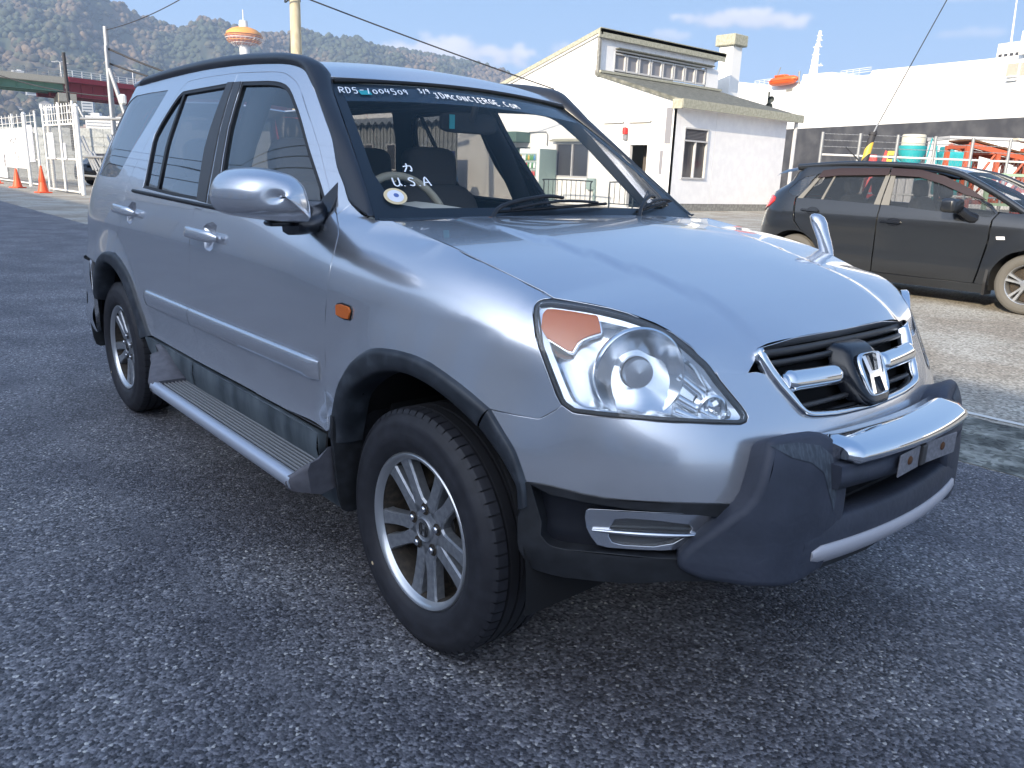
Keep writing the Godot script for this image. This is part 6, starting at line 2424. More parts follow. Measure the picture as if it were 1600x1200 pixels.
func ship() -> void:
	# car carrier at the quay; local x along the hull towards its bridge, local z out to the yard
	var t := thing("car_carrier_ship", "huge white car carrier ship with dark lower hull moored behind the fence", "ship", V(-84.0, 0, -140.4), -0.304)
	var mb := MB.new()
	mb.box(V(48, 4.7, -15.01), V(220, 13.6, 30))
	part("lower_hull", mb, "ship_dark", t)
	mb = MB.new()
	mb.box(V(55, 15.25, -15), V(170, 7.5, 30.0))
	# stepped top edge
	mb.slab(flat2([-30, 19.0, 140, 19.0, 140, 19.75, 38, 19.8, 17.2, 20.25, 16.8, 19.6, 9.6, 19.7, 9.2, 20.4, 8.2, 20.8, 0.9, 21.05, 0.7, 19.85, -13.2, 20.0, -13.4, 20.65, -20.6, 21.75, -21.0, 20.0, -30, 19.6]), V(0, 0, -0.03), V(1, 0, 0), V(0, 1, 0), V(0, 0, 1), 29.9)
	mb.box(V(-45, 15.2, -15), V(30, 7.4, 29.8))
	part("upper_hull", mb, "ship_white", t)
	# plating seams, a long row of thin uprights
	for i in 24:
		mb = MB.new()
		mb.box(V(-29 + i * 7.0, 15.25, 0.02), V(0.08, 7.4, 0.06))
		part("hull_seam", mb, "ship_white", t)
	# rails on top
	for r in [[-13.0, -6.0, 20.4], [9.8, 16.6, 20.1]]:
		mb = MB.new()
		for i in int((r[1] - r[0]) / 1.4):
			mb.tube([V(r[0] + i * 1.4, r[2] - 0.6, -0.4), V(r[0] + i * 1.4, r[2] + 0.7, -0.4)], 0.05, 4)
		for y in [0.1, 0.45, 0.75]:
			mb.tube([V(r[0], r[2] + y, -0.4), V(r[1], r[2] + y, -0.4)], 0.05, 4)
		part("deck_railing", mb, "pipe_white", t)
	# bridge house near the bow with windows and a radar mast
	mb = MB.new()
	mb.box(V(47.5, 20.8, -9), V(17.6, 2.0, 16))
	mb.box(V(49, 22.0, -9), V(13.0, 0.7, 12))
	mb.box(V(53.5, 21.2, -6), V(20, 3.0, 14))
	part("bridge_house", mb, "ship_white", t)
	for i in 9:
		mb = MB.new()
		mb.box(V(39.3 + i * 0.85, 20.15, -0.97), V(0.52, 0.42, 0.08))
		part("bridge_window", mb, "dark_pane", t)
	mb = MB.new()
	mb.box(V(45.5, 17.9, 0.02), V(8, 1.7, 0.1))
	part("side_opening", mb, "concrete", t)
	mb = MB.new()
	mb.box(V(43.4, 17.9, 0.1), V(0.2, 1.8, 0.25))
	mb.box(V(42.6, 17.0, 0.25), V(1.6, 0.12, 0.5))
	mb.box(V(42.6, 16.5, 0.25), V(1.6, 0.12, 0.5))
	part("side_platform", mb, "ship_white", t)
	mb = MB.new()
	mb.tube([V(39.2, 20, -3), V(38.6, 31, -3)], 0.16, 6, true, 0.07)
	mb.tube([V(43.5, 22, -4), V(43.3, 24.0, -4)], 0.55, 8, true, 0.35)
	mb.box(V(43.4, 24.0, -4), V(3.4, 0.35, 0.5))
	mb.box(V(43.4, 22.9, -4), V(1.7, 0.25, 1.4))
	part("radar_mast", mb, "ship_white", t)
	# stern mast with cross trees
	mb = MB.new()
	mb.tube([V(1.3, 20.4, -2), V(1.8, 28.6, -2)], 0.5, 8, true, 0.28)
	mb.tube([V(0.2, 20.4, -2), V(1.2, 26.5, -2)], 0.16, 6)
	mb.tube([V(2.3, 20.4, -2), V(1.9, 24.5, -2)], 0.14, 6)
	for y in [[21.4, 1.2, 0.1], [22.6, 1.9, 0.7], [23.7, 1.0, -0.3], [24.6, 1.3, -0.2], [25.9, 1.5, -0.1], [27.0, 0.8, 0.1], [27.8, 0.7, 0.0]]:
		mb.box(V(1.35 + (y[0] - 20.4) * 0.06 + y[2], y[0], -2), V(y[1], 0.16, 0.7))
		mb.box(V(1.35 + (y[0] - 20.4) * 0.06 + y[2] + y[1] * 0.4, y[0] + 0.22, -2), V(0.07, 0.4, 0.07))
	part("stern_mast", mb, "ship_white", t)
	# lifeboat in its davit
	var lb := thing("lifeboat", "orange enclosed lifeboat hanging at the stern rail of the white ship", "lifeboat", V(-84.0, 0, -140.4) + Basis(Vector3.UP, -0.304) * V(-2.8, 20.25, 1.2), -0.304)
	lb.scale = V(0.86, 0.62, 0.8)
	mb = MB.new()
	var rows := []
	for q in [[-4.1, 0.05], [-3.9, 0.55], [-3.2, 0.85], [-1.5, 1.0], [1.0, 1.0], [2.8, 0.9], [3.7, 0.6], [4.0, 0.06]]:
		var ring := PackedVector3Array()
		for k in 16:
			var g := TAU * k / 16.0
			var yy := sin(g)
			ring.append(V(q[0] + 0.25 * yy, yy * (1.45 if yy < 0.0 else 1.25) * q[1], cos(g) * 1.35 * q[1]))
		rows.append(ring)
	mb.loft(rows, true, null, true)
	part("hull", mb, "lifeboat_orange", lb)
	mb = MB.new()
	mb.box(V(-0.8, 1.35, 0), V(3.4, 0.6, 1.5), Basis.IDENTITY, 0.2)
	part("cabin", mb, "lifeboat_orange", lb)
	mb = MB.new()
	for i in 15:
		mb.box(V(-3.5 + i * 0.5, -0.05, 1.33), V(0.42, 0.10, 0.10))
	part("rubbing_strake", mb, "sign_red", lb)
	mb = MB.new()
	mb.tube([V(-5.6, 19.6, 0.3), V(-5.6, 21.3, 0.5), V(-4.8, 22.8, 0.5)], 0.10, 6)
	mb.tube([V(0.4, 19.6, 0.3), V(0.4, 21.6, 0.5)], 0.18, 6)
	part("davit", mb, "galvanised", t)
	mb = MB.new()
	mb.box(V(-2.2, 18.6, 0.0), V(1.6, 0.45, 0.3))
	part("mooring_port", mb, "plinth_grey", t)
	# small loudspeaker and lamp cluster seen over the low roof
	var lp := thing("lamp_cluster", "dark cluster of deck lamps and horns on a thin post above the low grey roof", "deck lamps", V(-32.4, 6.0, -50.9), 0.7)
	mb = MB.new()
	mb.tube([V(0, -5.3, 0), V(0, 1.6, 0)], 0.07, 6)
	part("post", mb, "iron", lp)
	for q in [[-0.45, 0.2, 0.2], [0.0, 1.2, 0.25], [0.5, -0.2, 0.25], [0.75, 0.2, 0.2], [-0.1, 0.7, 0.3]]:
		mb = MB.new()
		mb.lathe([Vector2(0.06, 0.0), Vector2(0.10, 0.12), Vector2(q[2], 0.42), Vector2(q[2] - 0.05, 0.40), Vector2(0.0, 0.2)], V(q[0], q[1], 0), V(0.3, -0.4, 1), 12)
		mb.tube([V(0, q[1] - 0.1, 0), V(q[0], q[1], 0)], 0.03, 5)
		part("lamp_horn", mb, "iron", lp)


# ---------------------------------------------------------------- the white building and what stands against it
func text_mesh(parent: Node3D, s: String, font_px: int, height: float, material: String, at: Transform3D, bold := false) -> void:
	var f := SystemFont.new()
	f.font_names = PackedStringArray(["Droid Sans"])
	if bold:
		f.font_weight = 700
	var tm := TextMesh.new()
	tm.text = s
	tm.font = f
	tm.font_size = font_px
	tm.depth = 0.004
	tm.pixel_size = height / font_px
	same("lettering", tm, material, parent, at)


func white_building() -> void:
	var X := -20.0
	var Z := -25.0
	var t := thing("white_building", "white single-storey harbour building with raised clerestory and grey sloping roof", "building")
	var front := flat2([-20.0, 0.30, -20.0, 4.335, -24.42, 5.575, -24.42, 7.235, -34.6, 4.30, -34.6, 0.0, -20.0, 0.0])
	# sunlit gable wall with openings cut out of it
	var mb := MB.new()
	var openings := [Rect2(-22.24, 0.05, 0.98, 2.60), Rect2(-26.85, 1.22, 2.2, 1.50), Rect2(-29.75, 0.05, 1.1, 2.5)]
	var pieces: Array = [front]
	for r: Rect2 in openings:
		var hole := PackedVector2Array([r.position, r.position + V2(r.size.x, 0), r.end, r.position + V2(0, r.size.y)])
		# cut by halves so that no piece keeps a hole
		var cutx := r.position.x + r.size.x * 0.5
		var next := []
		for p: PackedVector2Array in pieces:
			for h in [PackedVector2Array([V2(-99, -9), V2(cutx, -9), V2(cutx, 99), V2(-99, 99)]), PackedVector2Array([V2(cutx, -9), V2(99, -9), V2(99, 99), V2(cutx, 99)])]:
				for q in Geometry2D.intersect_polygons(p, h):
					next.append_array(Geometry2D.clip_polygons(q, hole))
		pieces = next
	for p: PackedVector2Array in pieces:
		mb.slab(p, V(0, 0, Z), V(1, 0, 0), V(0, 1, 0), V(0, 0, 1), 0.18)
	part("gable_wall", mb, "white_wall", t)
	# shaded long wall of panels on a plinth
	for k in [[-25.02, -27.9], [-27.9, -33.42]]:
		mb = MB.new()
		if k[0] > -26.0:
			for q in [[-25.02, -25.72, 0.30, 4.16], [-27.36, -27.89, 0.30, 4.16], [-25.72, -27.36, 0.30, 1.34], [-25.72, -27.36, 3.38, 4.16]]:
				mb.box(V(X - 0.075, (q[2] + q[3]) * 0.5, (q[0] + q[1]) * 0.5), V(0.15, q[3] - q[2], absf(q[1] - q[0])))
		else:
			mb.box(V(X - 0.075, 2.23, (k[0] + k[1]) * 0.5), V(0.15, 3.86, absf(k[1] - k[0]) - 0.012))
		part("wall_panel", mb, "panel_white", t)
	mb = MB.new()
	mb.box(V(X - 0.6, 0.15, -29.2), V(1.16, 0.30, 8.5))
	part("plinth", mb, "plinth_grey", t)
	mb = MB.new()
	mb.box(V(-27.3, 2.0, -33.4), V(14.4, 4.0, 0.15))
	mb.box(V(-34.5, 2.1, -29.2), V(0.15, 4.2, 8.2))
	part("back_wall", mb, "white_wall", t)
	# low roof and its deep fascia
	mb = MB.new()
	mb.slab(flat2([-19.55, 4.36, -24.4, 5.70, -24.4, 5.58, -19.55, 4.22]), V(0, 0, -24.88), V(1, 0, 0), V(0, 1, 0), V(0, 0, 1), 9.05)
	part("low_roof", mb, "roof_grey", t)
	# shingle courses, each a thin lath across the slope
	for i in 16:
		var q := (i + 0.5) / 16.0
		mb = MB.new()
		mb.box(V(lerpf(-19.6, -24.3, q), lerpf(4.385, 5.685, q), -29.4), V(0.31, 0.014, 8.98), Basis(V(0, 0, 1), -0.245))
		part("shingle", mb, "roof_grey", t)
	mb = MB.new()
	mb.box(V(-19.52, 4.24, -27.3), V(0.08, 0.34, 4.86))
	mb.box(V(-19.52, 4.24, -31.85), V(0.08, 0.34, 4.22))
	mb.box(V(-19.75, 4.22, -24.86), V(0.5, 0.36, 0.06))
	part("eave_fascia", mb, "fascia", t)
	mb = MB.new()
	mb.box(V(-19.78, 4.12, -29.4), V(0.5, 0.03, 8.9))
	part("eave_soffit", mb, "panel_white", t)
	mb = MB.new()
	mb.box(V(-24.30, 5.74, -29.4), V(0.24, 0.10, 8.9))
	part("roof_flashing", mb, "fascia", t)
	# clerestory: wall panels, eight windows, hood, top fascia and the long back roof
	for i in 9:
		mb = MB.new()
		mb.box(V(-24.5, 6.94, -25.55 - i * 0.92 - 0.0), V(0.15, 0.46, 0.908))
		part("clerestory_panel", mb, "panel_white", t)
	mb = MB.new()
	mb.box(V(-24.5, 6.24, -25.55), V(0.15, 0.94, 1.05))
	mb.box(V(-24.5, 6.24, -33.3), V(0.15, 0.94, 1.0))
	mb.box(V(-24.5, 5.72, -29.4), V(0.15, 0.24, 8.8))
	part("clerestory_panel", mb, "panel_white", t)
	for i in 8:
		var z := -26.40 - i * 0.845
		var wn := MB.new()
		var w := 0.80
		wn.box(V(-24.45, 6.60, z), V(0.10, 0.07, w), Basis.IDENTITY, 0.01)
		wn.box(V(-24.45, 5.92, z), V(0.10, 0.08, w), Basis.IDENTITY, 0.01)
		for s in [-1, 1]:
			wn.box(V(-24.45, 6.26, z + s * (w * 0.5 - 0.04)), V(0.10, 0.62, 0.08), Basis.IDENTITY, 0.01)
		var wo := part("clerestory_window", wn, "frame_grey", t)
		wn = MB.new()
		wn.box(V(-24.49, 6.26, z), V(0.02, 0.62, w - 0.16))
		part("pane", wn, "blind_grey", wo)
	mb = MB.new()
	mb.box(V(-24.33, 6.80, -29.6), V(0.26, 0.045, 7.1), Basis(V(0, 0, 1), 0.12))
	part("window_hood", mb, "roof_grey", t)
	mb = MB.new()
	mb.box(V(-24.28, 7.30, -29.4), V(0.08, 0.36, 9.2))
	part("top_fascia", mb, "fascia", t)
	mb = MB.new()
	mb.slab(flat2([-24.24, 7.52, -35.2, 4.42, -35.2, 4.24, -24.24, 7.34]), V(0, 0, -24.86), V(1, 0, 0), V(0, 1, 0), V(0, 0, 1), 9.2)
	part("high_roof", mb, "fascia", t)
	mb = MB.new()
	mb.slab(flat2([-24.24, 7.34, -35.2, 4.24, -35.2, 4.16, -24.24, 7.24]), V(0, 0, -24.90), V(1, 0, 0), V(0, 1, 0), V(0, 0, 1), 0.10)
	part("verge_board", mb, "frame_grey", t)
	mb = MB.new()
	mb.box(V(-24.36, 6.36, -24.95), V(0.14, 1.66, 0.12))
	part("corner_strip", mb, "plinth_grey", t)
	# window of the shaded wall: louvre head and two sashes
	mb = MB.new()
	for q in [[3.36, 0.06, 1.64, 0.0], [1.36, 0.06, 1.64, 0.0], [2.86, 0.06, 1.64, 0.0]]:
		mb.box(V(-19.99, q[0], -26.54), V(0.12, q[1], q[2]))
	for z in [-25.75, -26.54, -27.33]:
		mb.box(V(-19.995, 2.11 if z == -26.54 else 2.36, z), V(0.11, 1.44 if z == -26.54 else 1.94, 0.06))
	var wf := part("side_window", mb, "frame_grey", t)
	for i in 8:
		mb = MB.new()
		mb.box(V(-20.03, 2.93 + i * 0.055, -26.54), V(0.09, 0.012, 1.52), Basis(V(0, 0, 1), -0.5))
		part("louvre", mb, "blind_grey", wf)
	for z in [-26.15, -26.93]:
		mb = MB.new()
		mb.box(V(-20.06, 2.11, z), V(0.02, 1.42, 0.72))
		part("pane", mb, "dark_pane", wf)
	mb = MB.new()
	mb.box(V(-20.2, 2.4, -26.5), V(0.02, 2.1, 1.7))
	part("window_blind", mb, "dim_room", wf)
	# louvred vents over the door, red lamp between them, the door and its open leaf
	for x in [-23.23, -21.72]:
		mb = MB.new()
		for i in 7:
			mb.box(V(x, 2.86 + i * 0.10, Z + 0.05), V(1.16, 0.085, 0.025), Basis(V(1, 0, 0), 0.35))
		mb.box(V(x, 3.62, Z + 0.10), V(1.22, 0.05, 0.22), Basis(V(1, 0, 0), 0.5))
		part("vent_louvre", mb, "white_wall", t)
	mb = MB.new()
	mb.lathe([Vector2(0.11, -0.12), Vector2(0.12, 0.0), Vector2(0.11, 0.14), Vector2(0.0, 0.18)], V(-22.47, 3.2, Z + 0.12), Vector3.UP, 14)
	part("alarm_lamp", mb, "sign_red", t)
	mb = MB.new()
	mb.box(V(-22.47, 2.95, Z + 0.08), V(0.2, 0.22, 0.15), Basis.IDENTITY, 0.02)
	part("alarm_box", mb, "blind_grey", t)
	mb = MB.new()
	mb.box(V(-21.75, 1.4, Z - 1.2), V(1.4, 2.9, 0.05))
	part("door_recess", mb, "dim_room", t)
	mb = MB.new()
	mb.box(V(-20.66, 1.34, Z + 0.08), V(1.05, 2.62, 0.05), Basis.IDENTITY, 0.01)
	var leaf := part("open_door", mb, "white_wall", t)
	mb = MB.new()
	mb.box(V(-20.40, 1.95, Z + 0.108), V(0.17, 0.95, 0.01))
	part("door_pane", mb, "blind_grey", leaf)
	mb = MB.new()
	mb.box(V(-20.78, 1.15, Z + 0.13), V(0.14, 0.03, 0.04))
	part("door_handle", mb, "galvanised", leaf)
	mb = MB.new()
	mb.box(V(-20.22, 3.4, Z + 0.02), V(0.30, 1.40, 0.03))
	part("corner_glass", mb, "blind_grey", t)
	mb = MB.new()
	mb.tube([V(-19.7, 4.1, -33.7), V(-19.7, 0, -33.7)], 0.09, 8)
	part("downpipe", mb, "frame_grey", t)
	# window with a lip, and the doorway under its green canopy
	mb = MB.new()
	for q in [[-25.75, 2.72, 2.2, 0.07], [-25.75, 1.24, 2.2, 0.07]]:
		mb.box(V(q[0], q[1], Z - 0.04), V(q[2], q[3], 0.12))
	for x in [-26.82, -25.75, -24.68]:
		mb.box(V(x, 1.98, Z - 0.045), V(0.07, 1.42, 0.11))
	var w2 := part("front_window", mb, "frame_grey", t)
	for x in [-26.28, -25.22]:
		mb = MB.new()
		mb.box(V(x, 1.98, Z - 0.09), V(1.0, 1.42, 0.02))
		part("pane", mb, "dark_pane", w2)
	mb = MB.new()
	mb.box(V(-25.75, 2.87, Z + 0.12), V(2.5, 0.07, 0.35), Basis(V(1, 0, 0), 0.25))
	part("window_lip", mb, "fascia", w2)
	mb = MB.new()
	mb.box(V(-29.55, 3.0, Z + 0.45), V(1.7, 0.48, 0.95), Basis.IDENTITY, 0.03)
	part("door_canopy", mb, "shade_green", t)
	mb = MB.new()
	mb.box(V(-29.2, 1.3, Z - 0.08), V(1.1, 2.5, 0.06))
	var d2 := part("green_door", mb, "shade_green", t)
	mb = MB.new()
	mb.box(V(-29.1, 1.7, Z - 0.04), V(0.24, 0.55, 0.01))
	part("door_notice", mb, "white_label", d2)
	mb = MB.new()
	mb.tube([V(-28.7, 3.25, Z + 0.06), V(-27.5, 3.25, Z + 0.06), V(-27.4, 3.1, Z + 0.06), V(-27.4, 2.6, Z + 0.06)], 0.025, 6)
	part("cable_pipe", mb, "plinth_grey", t)
	mb = MB.new()
	mb.box(V(-24.3, 0.95, Z + 0.12), V(0.45, 0.5, 0.2), Basis.IDENTITY, 0.02)
	mb.tube([V(-24.1, 0.75, Z + 0.1), V(-24.1, 0.1, Z + 0.1)], 0.06, 8)
	part("meter_box", mb, "vend_side", t)
	# chimney
	var ch := thing("chimney", "square white chimney with a weathered square cap behind the white building", "chimney", V(-25.55, 0, -36.2))
	mb = MB.new()
	mb.box(V(0, 4.1, 0), V(0.85, 8.2, 0.85), Basis.IDENTITY, 0.02)
	part("shaft", mb, "white_wall", ch)
	mb = MB.new()
	mb.box(V(0, 8.48, 0), V(1.22, 0.56, 1.22), Basis.IDENTITY, 0.04)
	part("cap", mb, "fascia", ch)
	# white drinks machine
	var vm := thing("vending_machine", "white drinks vending machine with coloured rows, against the white building", "vending machine", V(-27.45, 0, -24.42))
	mb = MB.new()
	mb.box(V(0, 1.23, 0), V(1.5, 2.42, 1.0), Basis.IDENTITY, 0.02)
	part("cabinet", mb, "vend_white", vm)
	mb = MB.new()
	mb.box(V(0.77, 1.25, 0.05), V(0.03, 2.36, 1.05))
	part("side_panel", mb, "vend_side", vm)
	var tones := ["bottle_green", "bottle_yellow", "bottle_blue", "bottle_red", "bottle_yellow", "bottle_green", "white_label"]
	for r in 3:
		mb = MB.new()
		mb.box(V(-0.1, 1.33 + r * 0.36, 0.50), V(1.15, 0.34, 0.04))
		part("shelf_window", mb, "vend_side", vm)
		for c in 8:
			mb = MB.new()
			mb.lathe([Vector2(0.048, 0), Vector2(0.05, 0.02), Vector2(0.05, 0.15), Vector2(0.025, 0.20), Vector2(0.025, 0.24), Vector2(0, 0.24)], V(-0.58 + c * 0.137, 1.205 + r * 0.36, 0.54), Vector3.UP, 8)
			part("bottle", mb, tones[(c / 2 + r * 2 + (c * r) % 3) % 7], vm)
	for q in [[-0.15, 0.86, 0.42, 0.34, "bottle_red"], [0.36, 0.92, 0.14, 0.24, "sign_red"], [-0.05, 0.36, 0.66, 0.22, "dark_pane"], [0.58, 0.30, 0.10, 0.12, "dark_pane"]]:
		mb = MB.new()
		mb.box(V(q[0], q[1], 0.505), V(q[2], q[3], 0.03), Basis.IDENTITY, 0.005)
		part("front_plate" if q[4] != "dark_pane" else "delivery_slot", mb, q[4], vm)
	# blue machine with its lettering, and a light blue bottle bin beside it
	var bm := thing("vending_machine", "dark blue vending machine with pale emblem and BOSS lettering on its side", "vending machine", V(-34.1, 0, -23.2))
	mb = MB.new()
	mb.box(V(0, 1.16, 0), V(1.5, 2.3, 1.5), Basis.IDENTITY, 0.02)
	part("cabinet", mb, "vend_blue", bm)
	mb = MB.new()
	mb.box(V(-0.15, 1.5, 0.76), V(1.0, 1.2, 0.03))
	part("shelf_window", mb, "vend_side", bm)
	for r in 3:
		for c in 5:
			mb = MB.new()
			mb.box(V(-0.55 + c * 0.19, 1.12 + r * 0.36, 0.79), V(0.11, 0.22, 0.05), Basis.IDENTITY, 0.02)
			part("bottle", mb, tones[(c + r * 2) % 7], bm)
	var face_x := Transform3D(Basis(V(0, 0, -1), V(0, 1, 0), V(1, 0, 0)), V(0.757, 1.02, 0.0))
	text_mesh(bm, "BOSS", 40, 0.40, "white_label", face_x, true)
	mb = MB.new()
	for q in [[0.34, 0.30], [0.25, 0.235]]:
		var a := []
		for i in 25:
			a.append(V(0.757, 1.62 + sin(TAU * i / 24.0) * q[0], cos(TAU * i / 24.0) * q[0]))
		mb.tube(a, 0.012, 5, false)
	mb.tube([V(0.757, 1.50, 0.10), V(0.757, 1.62, 0.13), V(0.757, 1.74, 0.08), V(0.757, 1.76, -0.06), V(0.757, 1.66, -0.12), V(0.757, 1.60, -0.05), V(0.757, 1.48, -0.06)], 0.022, 5)
	part("emblem", mb, "white_label", bm)
	var bin := thing("bottle_bin", "pale blue bottle recycling bin with two round holes beside the blue machine", "bin", V(-32.4, 0, -22.9))
	mb = MB.new()
	mb.slab(flat2([-0.3, 0, 0.3, 0, 0.3, 0.95, 0.1, 1.2, -0.3, 1.2]), V(0, 0, 0.3), V(1, 0, 0), V(0, 1, 0), V(0, 0, 1), 0.6)
	part("body", mb, "bottle_blue", bin)
	for z in [-0.14, 0.14]:
		mb = MB.new()
		mb.lathe([Vector2(0.09, 0.0), Vector2(0.09, 0.012), Vector2(0, 0.012)], V(0.2, 1.075, z), V(0.78, 0.62, 0), 14)
		part("hole", mb, "well_black", bin)
	# crowd barrier in front of the white wall
	for k in 2:
		var bx := -25.6 if k == 0 else -21.6
		var cb := thing("crowd_barrier", "dark iron crowd barrier below the front window" if k == 0 else "dark iron crowd barrier beside the open white door", "barrier", V(bx, 0, -23.2), 0.0, "crowd barriers before the white building")
		mb = MB.new()
		var wd := 2.9 if k == 0 else 1.3
		mb.tube(curve([V(0, 0.0, 0), V(0, 0.95, 0), V(0.12, 1.08, 0), V(wd - 0.12, 1.08, 0), V(wd, 0.95, 0), V(wd, 0.0, 0)], 4), 0.03, 6)
		mb.tube([V(0, 0.22, 0), V(wd, 0.22, 0)], 0.022, 6)
		part("frame", mb, "iron", cb)
		for i in range(1, int(wd / 0.29)):
			mb = MB.new()
			mb.tube([V(i * 0.29, 0.22, 0), V(i * 0.29, 1.08, 0)], 0.014, 5)
			part("bar", mb, "iron", cb)
	# corrugated shed to the left, seen through the car's windows
	var sh := thing("grey_shed", "grey corrugated shed with wavy roof edge left of the blue vending machine", "shed", V(-44.5, 0, -25.6))
	mb = MB.new()
	for i in 46:
		mb.box(V(-7.9 + i * 0.4, 2.0, 0), V(0.22, 4.0, 0.10))
	mb.box(V(1.2, 2.0, -0.12), V(18.8, 4.0, 0.2))
	part("corrugated_wall", mb, "shed_grey", sh)
	mb = MB.new()
	var rows := []
	for q in [[0.75, 3.95], [-2.5, 4.55]]:
		var ring := PackedVector3Array()
		for i in 120:
			ring.append(V(-8.2 + i * 0.16, q[1] + sin(i * 1.25) * 0.10, q[0]))
		rows.append(ring)
	mb.loft(rows, false, V(0, -50, 0))
	part("wavy_roof", mb, "shed_grey", sh)
	mb = MB.new()
	mb.box(V(1.2, 4.9, -2.6), V(18.8, 1.4, 0.2))
	part("upper_wall", mb, "panel_white", sh)
	for x in [-0.7, 2.9]:
		mb = MB.new()
		mb.box(V(x, 2.0, 0.07), V(2.0, 1.6, 0.08))
		var w := part("window", mb, "frame_grey", sh)
		for s in [-0.47, 0.47]:
			mb = MB.new()
			mb.box(V(x + s, 2.0, 0.115), V(0.86, 1.42, 0.02))
			part("pane", mb, "dark_pane", w)
	mb = MB.new()
	mb.tube([V(-1.9, 3.9, 0.3), V(-1.9, 0.0, 0.3)], 0.06, 8)
	part("downpipe", mb, "panel_white", sh)


func V2(x: float, y: float) -> Vector2:
	return Vector2(x, y)


# ---------------------------------------------------------------- the yard on the left: gates, cones, wall, poles
func mesh_leaf(t: Node3D, w: float, h: float, low: float) -> void:
	# a gate leaf in its own x (along) and y: frame, upper bars, wire mesh below
	var mb := MB.new()
	for x in [0.0, w * 0.55, w]:
		mb.tube([V(x, 0.05, 0), V(x, h, 0)], 0.045, 6)
	for y in [0.08, low * 0.5, low]:
		mb.tube([V(0, y, 0), V(w, y, 0)], 0.035, 6)
	part("frame", mb, "pipe_white", t)
	mb = MB.new()
	for i in range(1, 12):
		mb.tube([V(w * i / 12.0, low, 0), V(w * i / 12.0, h - 0.05, 0)], 0.012 if i % 2 else 0.022, 4)
	for i in 3:
		mb.tube([V(0, lerpf(low, h, (i + 0.6) / 3.2), 0), V(w, lerpf(low, h, (i + 0.6) / 3.2), 0)], 0.014, 4)
	part("upper_bars", mb, "pipe_white", t)
	mb = MB.new()
	for i in int(w / 0.085):
		mb.box(V(i * 0.085 + 0.04, low * 0.5, 0), V(0.008, low, 0.008))
	for i in int(low / 0.085):
		mb.box(V(w * 0.5, i * 0.085 + 0.05, 0), V(w, 0.008, 0.008))
	part("wire_mesh", mb, "galvanised", t)


